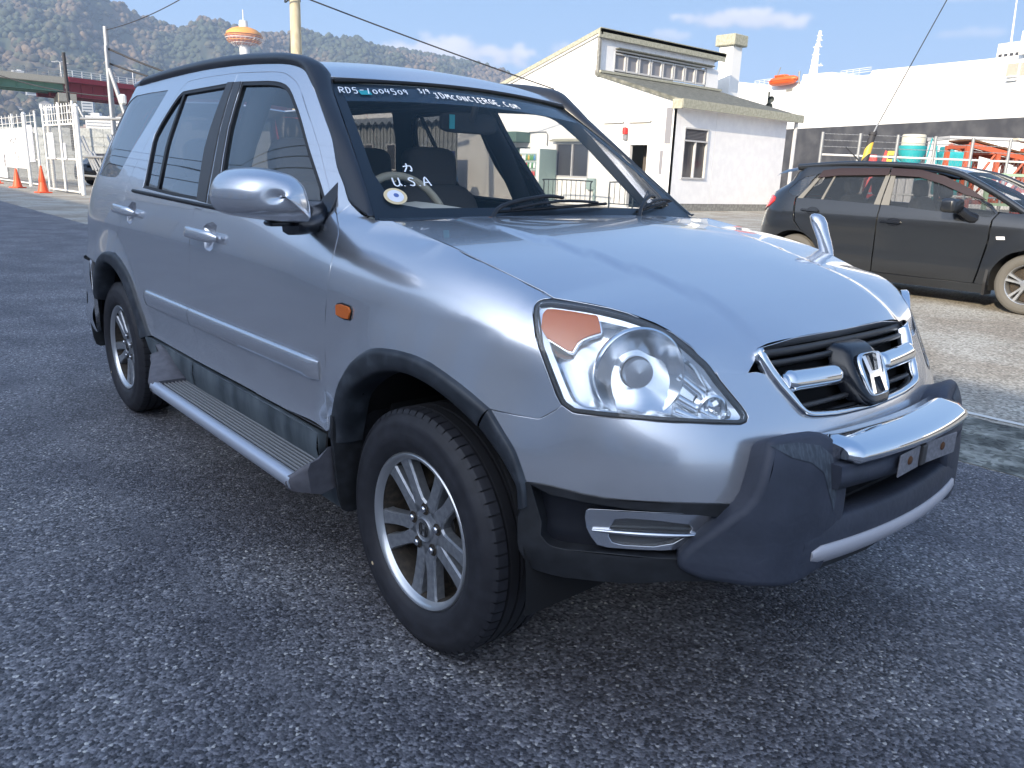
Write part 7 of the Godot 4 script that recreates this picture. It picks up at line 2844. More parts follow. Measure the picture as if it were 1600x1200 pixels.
func west_yard() -> void:
	var g1 := thing("gate_leaf", "white wire mesh gate leaf standing open, small notice hung on it", "gate", V(-33.4, 0, -4.95), 0.0)
	g1.rotation.y = atan2(0.18, 2.2) * -0.0 + 0.06
	mesh_leaf(g1, 3.6, 3.1, 2.35)
	var mb := MB.new()
	mb.box(V(0.95, 1.62, 0.07), V(0.72, 0.92, 0.02))
	part("notice_board", mb, "white_label", g1)
	mb = MB.new()
	mb.box(V(2.55, 1.45, 0.07), V(0.20, 0.55, 0.02))
	part("notice_board", mb, "white_label", g1)
	var g2 := thing("gate_leaf", "white wire mesh gate leaf at the far left, covered by big white boards", "gate", V(-47.0, 0, -5.2), 0.03)
	mesh_leaf(g2, 9.4, 3.05, 2.2)
	for q in [[2.2, 1.25, 2.4, 2.1], [5.2, 1.55, 4.4, 1.7], [8.55, 1.75, 1.0, 1.5]]:
		mb = MB.new()
		mb.box(V(q[0], q[1], 0.08), V(q[2], q[3], 0.02))
		part("white_board", mb, "white_label", g2)
	mb = MB.new()
	for q in [[5.0, 1.9, 0.5], [5.4, 1.82, 0.4], [5.9, 1.95, 0.35], [5.6, 1.35, 0.25], [6.1, 1.2, 0.3], [5.9, 1.05, 0.2]]:
		mb.box(V(q[0], q[1], 0.095), V(q[2], 0.035, 0.006), Basis(V(0, 0, 1), 0.3 * sin(q[0] * 9.0)))
		mb.box(V(q[0], q[1] - 0.07, 0.095), V(0.035, 0.2, 0.006), Basis(V(0, 0, 1), 0.2 * cos(q[0] * 7.0)))
	part("board_marks", mb, "iron", g2)
	for x in [-29.3, -38.0, -33.6]:
		var gp := thing("gate_post", ["white steel gate post right of the small notice", "white steel gate post between the white boards and the gap", "white steel gate post left of the open leaf"][[-29.3, -38.0, -33.6].find(x)], "post", V(x, 0, -5.15))
		mb = MB.new()
		mb.tube([V(0, 0, 0), V(0, 2.9, 0)], 0.07, 8)
		mb.lathe([Vector2(0.09, 2.9), Vector2(0.06, 2.97), Vector2(0, 3.0)], Vector3.ZERO, Vector3.UP, 10)
		part("post", mb, "pipe_white", gp)
	# traffic cones
	var cone := thing("traffic_cone", "orange traffic cone before the gate leaf with the small notice", "traffic cone", V(-31.0, 0, -4.25), 0.2, "orange cones along the gates")
	mb = MB.new()
	mb.box(V(0, 0.02, 0), V(0.44, 0.04, 0.44), Basis.IDENTITY, 0.01)
	part("base", mb, "cone_orange", cone)
	mb = MB.new()
	mb.lathe([Vector2(0.18, 0.04), Vector2(0.165, 0.07), Vector2(0.095, 0.40), Vector2(0.04, 0.72), Vector2(0.02, 0.735), Vector2(0, 0.735)], Vector3.ZERO, Vector3.UP, 18)
	part("body", mb, "cone_orange", cone)
	var c2 := copy(cone, V(-35.9, 0, -4.3), 0.6, "orange traffic cone below the big white boards")
	copy(cone, V(-41.3, 0, -4.4), 0.1, "orange traffic cone at the left edge of the photo")
	mb = MB.new()
	mb.lathe([Vector2(0.10, 0.36), Vector2(0.11, 0.40), Vector2(0.075, 0.62), Vector2(0.035, 0.92), Vector2(0, 0.93)], Vector3.ZERO, Vector3.UP, 16)
	part("stacked_cone", mb, "cone_orange", cone)
	# barred sliding frames and dark cars behind the gap
	for k in 2:
		var bf := thing("barred_frame", "grey slanting barrier frame behind the open gate" if k == 1 else "grey slanting barrier frame between both gate leaves", "barrier", V(-37.8, 0, -7.3) if k == 0 else V(-33.8, 0, -7.4), 0.05)
		mb = MB.new()
		for i in 5:
			mb.tube([V(-0.6 + i * 0.45, 2.15 if i < 2 else 1.5, 0), V(1.0 + i * 0.45, 0.75 if i < 2 else 0.35, 0)], 0.05, 6)
		mb.tube([V(-0.7, 1.3, 0.05), V(2.6, 1.3, 0.05)], 0.06, 6)
		mb.tube([V(-0.7, 0.5, 0.05), V(2.2, 0.5, 0.05), V(3.0, 0.45, 0.05), V(3.2, 0.1, 0.05)], 0.05, 6)
		for x in [-0.7, 2.0]:
			mb.tube([V(x, 0, 0), V(x, 1.3, 0)], 0.05, 6)
		part("frame", mb, "galvanised", bf)
		var car := thing("parked_car", "dark parked car half hidden behind the right barrier frame" if k == 1 else "dark parked car between both gate leaves", "car", V(-40.2, 0, -9.6) if k == 0 else V(-36.0, 0, -10.0), PI * 0.5)
		mb = MB.new()
		var rows := []
		for q in [[-2.1, 0.35, 0.85, 0.75], [-2.05, 0.28, 0.98, 0.84], [-1.2, 0.25, 1.0, 0.88], [1.2, 0.25, 0.95, 0.88], [2.0, 0.28, 0.85, 0.82], [2.15, 0.4, 0.7, 0.7]]:
			var ring := PackedVector3Array()
			for e in [[-1, 0], [-1.0, 0.6], [-0.9, 1], [0.9, 1], [1, 0.6], [1, 0]]:
				ring.append(V(q[0], lerpf(q[1], q[2], e[1]), e[0] * q[3]))
			rows.append(ring)
		mb.loft(rows, true, null, true)
		part("body", mb, "black_paint", car)
		mb = MB.new()
		rows = []
		for q in [[-1.9, 0.95, 0.05], [-1.4, 1.46, 0.8], [0.2, 1.5, 0.85], [1.05, 0.95, 0.05]]:
			var ring := PackedVector3Array()
			for e in [[-0.85, 0], [-0.64, 1], [0.64, 1], [0.85, 0]]:
				ring.append(V(q[0], lerpf(0.92, q[1], e[1]), e[0]))
			rows.append(ring)
		mb.loft(rows, true, null, true)
		part("cabin_glass", mb, "dark_pane", car)
		for x in [-1.35, 1.3]:
			for z in [-0.8, 0.8]:
				mb = MB.new()
				mb.lathe([Vector2(0.0, 0.09), Vector2(0.2, 0.09), Vector2(0.3, 0.09), Vector2(0.31, 0.0), Vector2(0.3, -0.09), Vector2(0, -0.09)].duplicate(), V(x, 0.31, z), V(0, 0, 1), 16)
				part("wheel", mb, "tyre", car)
	var rp := thing("bollard", "short red post beside the right barrier frame", "bollard", V(-31.1, 0, -7.3))
	mb = MB.new()
	mb.tube([V(0, 0, 0), V(0, 1.15, 0)], 0.09, 8)
	part("post", mb, "machine_orange", rp)
	# grey panel wall behind
	var wl := thing("panel_wall", "long grey sheet panel wall behind the gates", "wall", V(-47.0, 0, -11.0), 0.0)
	wl.rotation.y = -0.0
	var bdir := V(0.90, 0, -0.436)
	var bb := Basis(bdir, Vector3.UP, bdir.cross(Vector3.UP))
	wl.basis = bb
	for i in 12:
		mb = MB.new()
		mb.box(V(-14.0 + i * 2.4, 1.42 + 0.0, 0), V(2.38, 2.84, 0.08))
		for k in 5:
			mb.box(V(-14.0 + i * 2.4, 0.4 + k * 0.5, 0.055), V(2.36, 0.05, 0.03))
		part("panel", mb, "shed_grey", wl)
	# steel pole with strut and drooping cables
	var sp := thing("steel_pole", "leaning grey steel pole with strut and black cables left of the silver car", "pole", V(-43.6, 0, -10.05))
	mb = MB.new()
	mb.tube([V(0.1, 0, 0), V(-1.15, 7.65, -0.35)], 0.15, 10, true, 0.12)
	part("shaft", mb, "galvanised", sp)
	mb = MB.new()
	mb.tube([V(0.35, 2.4, 0.1), V(0.0, 3.6, 0.0), V(-0.75, 6.7, -0.2)], 0.10, 8)
	mb.tube([V(1.75, 1.6, -0.6), V(-0.45, 5.6, -0.2)], 0.11, 8)
	part("strut", mb, "galvanised", sp)
	mb = MB.new()
	mb.box(V(1.0, 4.1, -0.3), V(0.34, 0.5, 0.3), Basis.IDENTITY, 0.08)
	part("junction_box", mb, "pipe_white", sp)
	for q in [[6.6, 2.6], [5.9, 2.0]]:
		mb = MB.new()
		var pts := []
		for i in 13:
			var f := i / 12.0
			pts.append(V(-0.8 + f * 11.0, q[0] - q[1] * (1.0 - pow(1.0 - f, 2.0)), -0.3 - f * 8.0))
		mb.tube(pts, 0.05, 5)
		part("cable", mb, "wire_dark", sp)
	var hb := thing("hazard_pole", "thin dark banded pole hanging before the red girder", "pole", V(-48.2, 0, -9.2))
	mb = MB.new()
	mb.tube([V(0, 1.6, 0), V(-0.2, 6.6, 0)], 0.09, 6)
	part("shaft", mb, "wire_dark", hb)
	mb = MB.new()
	for i in 5:
		mb.tube([V(-0.06 - i * 0.035, 3.0 + i * 0.6, 0), V(-0.063 - i * 0.035, 3.12 + i * 0.6, 0)], 0.10, 6)
	part("band", mb, "galvanised", hb)
	var hr := thing("pipe_rail", "grey horizontal pipe joining the open gate leaf to the steel pole", "pipe", V(-38.0, 2.88, -7.0))
	mb = MB.new()
	mb.tube(curve([V(-0.6, 0.5, -0.4), V(-0.3, 0.08, -0.5), V(0.4, 0, -0.6), V(7.5, -0.02, -3.0)], 5), 0.06, 6)
	part("pipe", mb, "galvanised", hr)


func wire(called: String, label: String, a: Vector3, b: Vector3, sag: float, r: float, category := "cable", material := "wire_dark") -> Node3D:
	var mb := MB.new()
	var pts := []
	for i in 17:
		var q := i / 16.0
		pts.append(a.lerp(b, q) - V(0, sag * 4.0 * q * (1.0 - q), 0))
	mb.tube(pts, r, 5)
	var o := part(called, mb, material)
	tag(o, label, category, "")
	return o


func overhead_lines() -> void:
	var up := thing("utility_pole", "thick cream concrete utility pole rising behind the silver car's roof", "utility pole", V(-28.0, 0, -12.55))
	var mb := MB.new()
	mb.tube([V(0.18, 0, 0.1), V(-0.45, 9.6, -0.2)], 0.23, 14, true, 0.18)
	part("shaft", mb, "pole_concrete", up)
	mb = MB.new()
	mb.tube([V(-0.35, 7.15, -0.15), V(-0.36, 7.32, -0.15)], 0.215, 14)
	mb.tube(curve([V(-0.75, 7.5, -0.1), V(-0.65, 7.18, 0.1), V(-0.3, 7.1, 0.2), V(0.1, 7.3, 0.15), V(0.35, 7.7, 0.0)], 4), 0.03, 5)
	part("clamp_band", mb, "iron", up)
	mb = MB.new()
	mb.box(V(0.55, 7.42, -0.5), V(0.9, 0.10, 0.12))
	part("cross_arm", mb, "iron", up)
	for q in [[-0.85, "west"], [0.42, "east"]]:
		mb = MB.new()
		mb.tube([V(q[0] - 0.2, 0.0, 0.2), V(-0.35 + q[0] * 0.25, 7.4, -0.15)], 0.02, 5)
		part("stay_wire", mb, "wire_dark", up)
	wire("overhead_cable", "thin cable running from the cream pole down behind the white building's gable", V(-28.1, 7.35, -12.7), V(-24.6, 4.8, -22.6), 0.05, 0.028)
	wire("overhead_cable", "thin cable between the leaning steel pole and the hanging black box", V(-44.7, 7.5, -10.4), V(-31.5, 8.15, -11.0), 0.25, 0.02)
	wire("overhead_cable", "thin dark cable drooping under the bridge girders at left", V(-60.0, 7.0, -5.5), V(-44.0, 4.3, -10.5), 0.5, 0.03)
	wire("overhead_cable", "topmost thin cable carrying the black box beside the cream pole", V(-46.0, 9.2, -9.0), V(-28.3, 8.0, -12.6), 0.18, 0.025)
	wire("overhead_cable", "thin stay wire crossing the sky above the white ship", V(-8.45, 2.78, -18.66), V(-6.4, 6.9, -18.2), 0.0, 0.012)
	var bx := thing("cable_box", "black cylindrical splice box hanging on the cable left of the cream pole", "cable box", V(-30.4, 7.95, -11.35), 0.35)
	mb = MB.new()
	mb.lathe([Vector2(0.0, -0.62), Vector2(0.10, -0.60), Vector2(0.135, -0.52), Vector2(0.135, 0.52), Vector2(0.10, 0.60), Vector2(0.0, 0.62)], V(0, 0, 0), V(1, 0, 0), 14)
	part("case", mb, "black_gloss", bx)
	mb = MB.new()
	mb.tube([V(-0.5, 0.1, 0), V(-0.5, 0.3, 0)], 0.02, 5)
	mb.tube([V(0.5, 0.1, 0), V(0.5, 0.3, 0)], 0.02, 5)
	mb.tube([V(-1.1, 0.28, 0), V(1.1, 0.28, 0)], 0.025, 5)
	part("hanger", mb, "iron", bx)
	# lines on the other side of the road, which the windows mirror
	for k in 3:
		var o := wire("overhead_cable", ["upper cable over the road left of the photo", "middle cable over the road left of the photo", "lower cable over the road left of the photo"][k], V(-60.0, 8.5 + k * 0.9, 5.5 + k * 0.4), V(-4.0, 8.2 + k * 0.8, 9.5 + k * 0.3), 0.7, 0.022)


# ---------------------------------------------------------------- fence, machines, frames behind the black car
func fence_and_machines() -> void:
	var f := thing("yard_fence", "galvanised wire fence with three barbed strands behind the black car", "fence")
	var a := V(-9.82, 0, -18.53)
	var d := V(3.39, 0, -4.01).normalized()
	var length := 22.0
	var n := 23
	for i in n:
		var p := a + d * (i * length / (n - 1))
		var mb := MB.new()
		mb.tube([p, p + V(0, 2.62, 0)], 0.042, 8)
		part("post", mb, "galvanised", f)
	for y in [2.58, 2.42, 2.26]:
		var mb := MB.new()
		mb.tube([a + V(0, y, 0), a + d * length + V(0, y, 0)], 0.008, 4)
		for i in 220:
			var p := a + d * (i * 0.1) + V(0, y, 0)
			mb.box(p, V(0.006, 0.04, 0.006), Basis(V(0, 0, 1), 0.6))
		part("barbed_strand", mb, "galvanised", f)
	for y in [2.05, 1.1, 0.12]:
		var mb := MB.new()
		mb.tube([a + V(0, y, 0), a + d * length + V(0, y, 0)], 0.028, 6)
		part("rail", mb, "pipe_white", f)
	var wm := MB.new()
	var fb := Basis(d, Vector3.UP, d.cross(Vector3.UP))
	for i in range(12, 220):
		for s in [-1.0, 1.0]:
			wm.box(a + d * (i * 0.1 + 0.05) + V(0, 1.08, 0), V(0.003, 2.3, 0.003), fb * Basis(V(0, 0, 1), 0.45 * s))
	part("chain_link", wm, "galvanised", f)
	# striped guard round the stay wire
	var st := thing("stay_guard", "leaning yellow and black striped stay wire guard before the fence", "wire guard")
	var p0 := V(-8.62, 0.0, -18.0)
	var p1 := V(-8.48, 2.52, -18.52)
	for i in 9:
		var mb := MB.new()
		var q0 := p0.lerp(p1, i / 9.0)
		var q1 := p0.lerp(p1, (i + 1) / 9.0)
		var u := (q1 - q0).normalized()
		var s := u.cross(V(0, 0, 1)).normalized()
		var w := s.cross(u)
		var rows := []
		for e in 2:
			var ring := PackedVector3Array()
			for k in 14:
				var g := TAU * k / 14.0
				ring.append((q0 if e == 0 else q1) + (s * cos(g) + w * sin(g)) * 0.085 + u * (0.12 * cos(g)))
			rows.append(ring)
		mb.loft(rows, true)
		part("stripe", mb, "guard_yellow" if i % 2 else "wire_dark", st)
	var tip := MB.new()
	tip.tube([p1, p1 + (p1 - p0).normalized() * 0.06], 0.1, 12)
	part("collar", tip, "wire_dark", st)
	tip = MB.new()
	tip.tube([p1, V(-8.45, 2.80, -18.66)], 0.02, 6)
	part("rod", tip, "galvanised", st)
	# machines beyond the fence
	var mx := thing("concrete_mixer_plant", "teal machine with round hopper and cream tank behind the fence", "machine", V(-13.3, 0, -31.8), 0.85)
	mx.scale = V(0.52, 1.12, 0.52)
	var mb2 := MB.new()
	mb2.lathe([Vector2(0.35, 1.6), Vector2(0.5, 1.7), Vector2(0.95, 2.25), Vector2(1.0, 2.5), Vector2(0.9, 2.52), Vector2(0.3, 2.0)], V(0, 0.1, 0), Vector3.UP, 24)
	mb2.box(V(0, 1.45, 0), V(2.6, 0.55, 1.3), Basis.IDENTITY, 0.05)
	mb2.slab(flat2([-1.5, 1.8, -0.5, 1.0, -0.1, 1.2, 0.1, 1.2, 0.5, 1.0, 1.5, 1.8, 1.5, 2.0, -1.5, 2.0]), V(0, 0, 0.75), V(1, 0, 0), V(0, 1, 0), V(0, 0, 1), 0.2)
	for x in [-1.1, 1.1]:
		mb2.box(V(x, 0.7, 0), V(0.15, 1.4, 1.2))
	part("hopper", mb2, "machine_teal", mx)
	mb2 = MB.new()
	mb2.lathe([Vector2(0.0, 2.62), Vector2(0.85, 2.62), Vector2(0.85, 2.95), Vector2(0.8, 3.0), Vector2(0.0, 3.0)], Vector3.ZERO, Vector3.UP, 24)
	part("tank", mb2, "tank_cream", mx)
	mb2 = MB.new()
	mb2.tube([V(1.0, 2.0, 0.3), V(1.3, 2.9, 0.2), V(1.7, 2.6, 0.3), V(1.9, 1.6, 0.4)], 0.06, 6)
	part("hose", mb2, "machine_teal", mx)
	mb2 = MB.new()
	mb2.tube([V(-1.0, 2.0, 0.6), V(-1.6, 2.2, 0.6), V(-1.8, 1.3, 0.6)], 0.06, 6)
	part("hose", mb2, "machine_teal", mx)
	var tk := thing("water_tank", "teal box tank on legs right of the round hopper", "tank", V(-12.1, 0, -33.2), 0.8)
	tk.scale = V(0.48, 1.28, 0.48)
	mb2 = MB.new()
	mb2.box(V(0, 1.5, 0), V(2.9, 1.3, 1.4), Basis.IDENTITY, 0.08)
	mb2.box(V(-0.9, 2.2, 0), V(0.8, 0.2, 1.0), Basis.IDENTITY, 0.03)
	part("tank", mb2, "machine_teal", tk)
	for x in [-1.2, 1.2]:
		mb2 = MB.new()
		mb2.box(V(x, 0.43, 0), V(0.2, 0.86, 1.2))
		part("leg", mb2, "machine_teal", tk)
	mb2 = MB.new()
	for i in 5:
		mb2.box(V(-1.1 + i * 0.55, 1.5, 0.72), V(0.07, 1.2, 0.05))
	part("rib", mb2, "machine_teal", tk)
	var wc := thing("site_container", "long white flat-roofed container behind the teal machine", "container", V(-15.2, 0, -46.0), 0.83)
	wc.scale = V(0.85, 1.28, 1.0)
	mb2 = MB.new()
	mb2.box(V(0, 1.65, 0), V(7.2, 2.7, 2.4), Basis.IDENTITY, 0.03)
	part("body", mb2, "vend_white", wc)
	mb2 = MB.new()
	for i in 17:
		mb2.box(V(-3.4 + i * 0.425, 1.65, 1.215), V(0.12, 2.5, 0.04))
	part("side_rib", mb2, "vend_white", wc)
	mb2 = MB.new()
	mb2.box(V(0, 3.05, 0), V(7.3, 0.12, 2.5))
	part("roof", mb2, "frame_grey", wc)
	var red := thing("excavator", "small red machine with raised arm behind the striped guard", "machine", V(-14.3, 0, -30.9), 0.5)
	red.scale = V(0.42, 1.3, 0.42)
	mb2 = MB.new()
	mb2.box(V(0, 1.05, 0), V(1.5, 0.8, 1.1), Basis.IDENTITY, 0.12)
	mb2.box(V(-0.25, 1.65, 0), V(0.75, 0.6, 0.9), Basis.IDENTITY, 0.1)
	mb2.slab(flat2([0.3, 1.4, 0.75, 2.1, 1.2, 2.0, 0.95, 1.3]), V(0, 0, 0.2), V(1, 0, 0), V(0, 1, 0), V(0, 0, 1), 0.35)
	part("body", mb2, "machine_red", red)
	mb2 = MB.new()
	mb2.box(V(0, 0.35, 0.45), V(1.9, 0.55, 0.35), Basis.IDENTITY, 0.2)
	mb2.box(V(0, 0.35, -0.45), V(1.9, 0.55, 0.35), Basis.IDENTITY, 0.2)
	part("track", mb2, "iron", red)
	var yl := thing("pump_unit", "small yellow green pump unit between red machine and teal hopper", "machine", V(-13.85, 0, -31.2), 0.6)
	yl.scale = V(0.40, 1.5, 0.40)
	mb2 = MB.new()
	mb2.box(V(0, 1.0, 0), V(0.75, 1.6, 0.7), Basis.IDENTITY, 0.06)
	part("body", mb2, "machine_yellow", yl)
	mb2 = MB.new()
	for i in 4:
		mb2.box(V(0, 0.8 + i * 0.28, 0.36), V(0.55, 0.10, 0.03))
	part("grille", mb2, "iron", yl)
	# stacked white and red goods
	rng.seed = 41
	for i in 9:
		var c := thing("pallet_load", "", "pallet load", V(-18.3 + i * 0.62, 0, -33.4 + i * 0.3 + rng.randf_range(-0.3, 0.3)), rng.randf_range(0.3, 0.9))
		var hh := rng.randf_range(1.55, 1.95)
		mb2 = MB.new()
		mb2.box(V(0, 0.07, 0), V(1.0, 0.12, 0.9))
		part("pallet", mb2, "fascia", c)
		mb2 = MB.new()
		for k in 3:
			mb2.box(V(-0.3 + k * 0.3, hh * 0.5 + 0.1, 0), V(0.27, hh, 0.8), Basis.IDENTITY, 0.04)
		part("load", mb2, "vend_white" if i % 3 else "frame_grey", c)
		mb2 = MB.new()
		mb2.box(V(0.1, hh + 0.25, 0), V(0.5, 0.3, 0.5), Basis.IDENTITY, 0.05)
		part("top_load", mb2, "machine_red" if i % 2 == 0 else "vend_white", c)
		tag(c, ("white pallet load with a red item on top behind the fence" if i % 2 == 0 else "all white pallet load behind the fence") if i % 3 else ("grey pallet load with a red item on top behind the fence" if i % 2 == 0 else "grey pallet load with a white item on top behind the fence"), "", "pallet loads in a row behind the fence")
	# orange steel frames, stacked and leaning
	for k in 2:
		var fr := thing("steel_truss_frame", ["orange red steel truss frame nearest the black car's windscreen", "orange red steel truss frame leaning behind the first one"][k], "steel frame", V(-8.1 + k * 1.5, 0, -23.6 - k * 1.7), 0.87)
		mb2 = MB.new()
		var wv := 3.6
		for z in [0.0, -1.1]:
			mb2.box(V(wv * 0.5, 2.28 - 0.08, z), V(wv, 0.14, 0.14), Basis(V(0, 0, 1), -0.20))
			mb2.box(V(wv * 0.5, 0.95, z), V(wv, 0.12, 0.12))
			for i in 5:
				var x := i * wv / 4.0
				mb2.box(V(x, (0.95 + 2.56 - x * 0.2) * 0.5, z), V(0.12, 1.6 - x * 0.2, 0.12))
			for i in 4:
				var x0 := i * wv / 4.0
				mb2.tube([V(x0, 0.95, z), V(x0 + wv / 4.0, 2.45 - x0 * 0.2, z)], 0.04, 5)
			for x in [0.2, wv - 0.2]:
				mb2.box(V(x, 0.47, z), V(0.14, 0.95, 0.14))
		for i in 6:
			var x := i * wv / 5.0
			mb2.box(V(x, 2.5 - x * 0.2, -0.55), V(0.10, 0.10, 1.2))
		part("frame", mb2, "machine_orange", fr)
		mb2 = MB.new()
		mb2.box(V(wv * 0.5, 2.33, -0.55), V(wv, 0.05, 1.25), Basis(V(0, 0, 1), -0.20))
		part("cover_plate", mb2, "rust" if k == 0 else "machine_orange", fr)
	var pk := thing("timber_plank", "pale timber plank lying on the orange steel frames", "plank", V(-6.3, 2.3, -25.6), 0.87)
	mb2 = MB.new()
	mb2.box(V(0, 0.08, 0.4), V(3.4, 0.06, 0.28), Basis(V(0, 0, 1), -0.20))
	part("plank", mb2, "tank_cream", pk)
	var gg := thing("green_gate", "pale green wire gate with a small white plate right of the orange frames", "gate", V(-6.35, 0, -20.6), 0.92)
	mb2 = MB.new()
	for x in [0.0, 2.4]:
		mb2.box(V(x, 0.85, 0), V(0.09, 1.7, 0.09))
	for y in [0.1, 0.95, 1.68]:
		mb2.box(V(1.2, y, 0), V(2.4, 0.07, 0.07))
	part("frame", mb2, "gate_green", gg)
	mb2 = MB.new()
	for i in 30:
		for s in [-1.0, 1.0]:
			mb2.box(V(0.04 + i * 0.08, 0.9, 0), V(0.004, 1.75, 0.004), Basis(V(0, 0, 1), 0.5 * s))
	part("chain_link", mb2, "galvanised", gg)
	mb2 = MB.new()
	mb2.box(V(0.75, 1.15, 0.05), V(0.55, 0.22, 0.01))
	part("plate", mb2, "white_label", gg)
	for k in 3:
		var rm := thing("site_roller", ["red machine with black wheels behind the green gate", "second red machine right of the green gate", "grey machine with black wheels past the green gate"][k], "machine", V(-6.6 + k * 1.3, 0, -25.8 - k * 1.4), 0.9)
		mb2 = MB.new()
		mb2.box(V(0, 0.75, 0), V(1.5, 0.55, 0.8), Basis.IDENTITY, 0.08)
		mb2.box(V(-0.3, 1.2, 0), V(0.6, 0.4, 0.7), Basis.IDENTITY, 0.06)
		part("body", mb2, "machine_red" if k < 2 else "frame_grey", rm)
		for x in [-0.55, 0.55]:
			mb2 = MB.new()
			mb2.lathe([Vector2(0, 0.14), Vector2(0.2, 0.14), Vector2(0.36, 0.10), Vector2(0.38, 0), Vector2(0.36, -0.10), Vector2(0, -0.14)].duplicate(), V(x, 0.38, 0.45), V(0, 0, 1), 18)
			part("wheel", mb2, "tyre", rm)


# added and unseen: a long shed behind the photographer, set to shade the road
func unseen_warehouse() -> void:
	var t := thing("added_warehouse", "long grey shed added unseen behind the photographer to shade the road", "building", V(-6.0, 0, 14.0))
	var mb := MB.new()
	mb.box(V(0, 3.35, 5.0), V(96, 6.7, 10))
	part("wall", mb, "warehouse_wall", t)
	mb = MB.new()
	mb.slab(flat2([-0.25, 6.7, 10.3, 6.7, 5.0, 8.2]), V(48.3, 0, 0), V(0, 0, 1), V(0, 1, 0), V(1, 0, 0), 96.6)
	part("roof", mb, "roof_grey", t)
	for i in 10:
		mb = MB.new()
		mb.box(V(-37.8 + i * 8.4, 2.1, -0.05), V(4.6, 4.2, 0.08))
		var d := part("shutter_door", mb, "frame_grey", t)
		mb = MB.new()
		for k in 13:
			mb.box(V(-37.8 + i * 8.4, 0.3 + k * 0.3, -0.10), V(4.5, 0.05, 0.04))
		part("shutter_slat", mb, "galvanised", d)


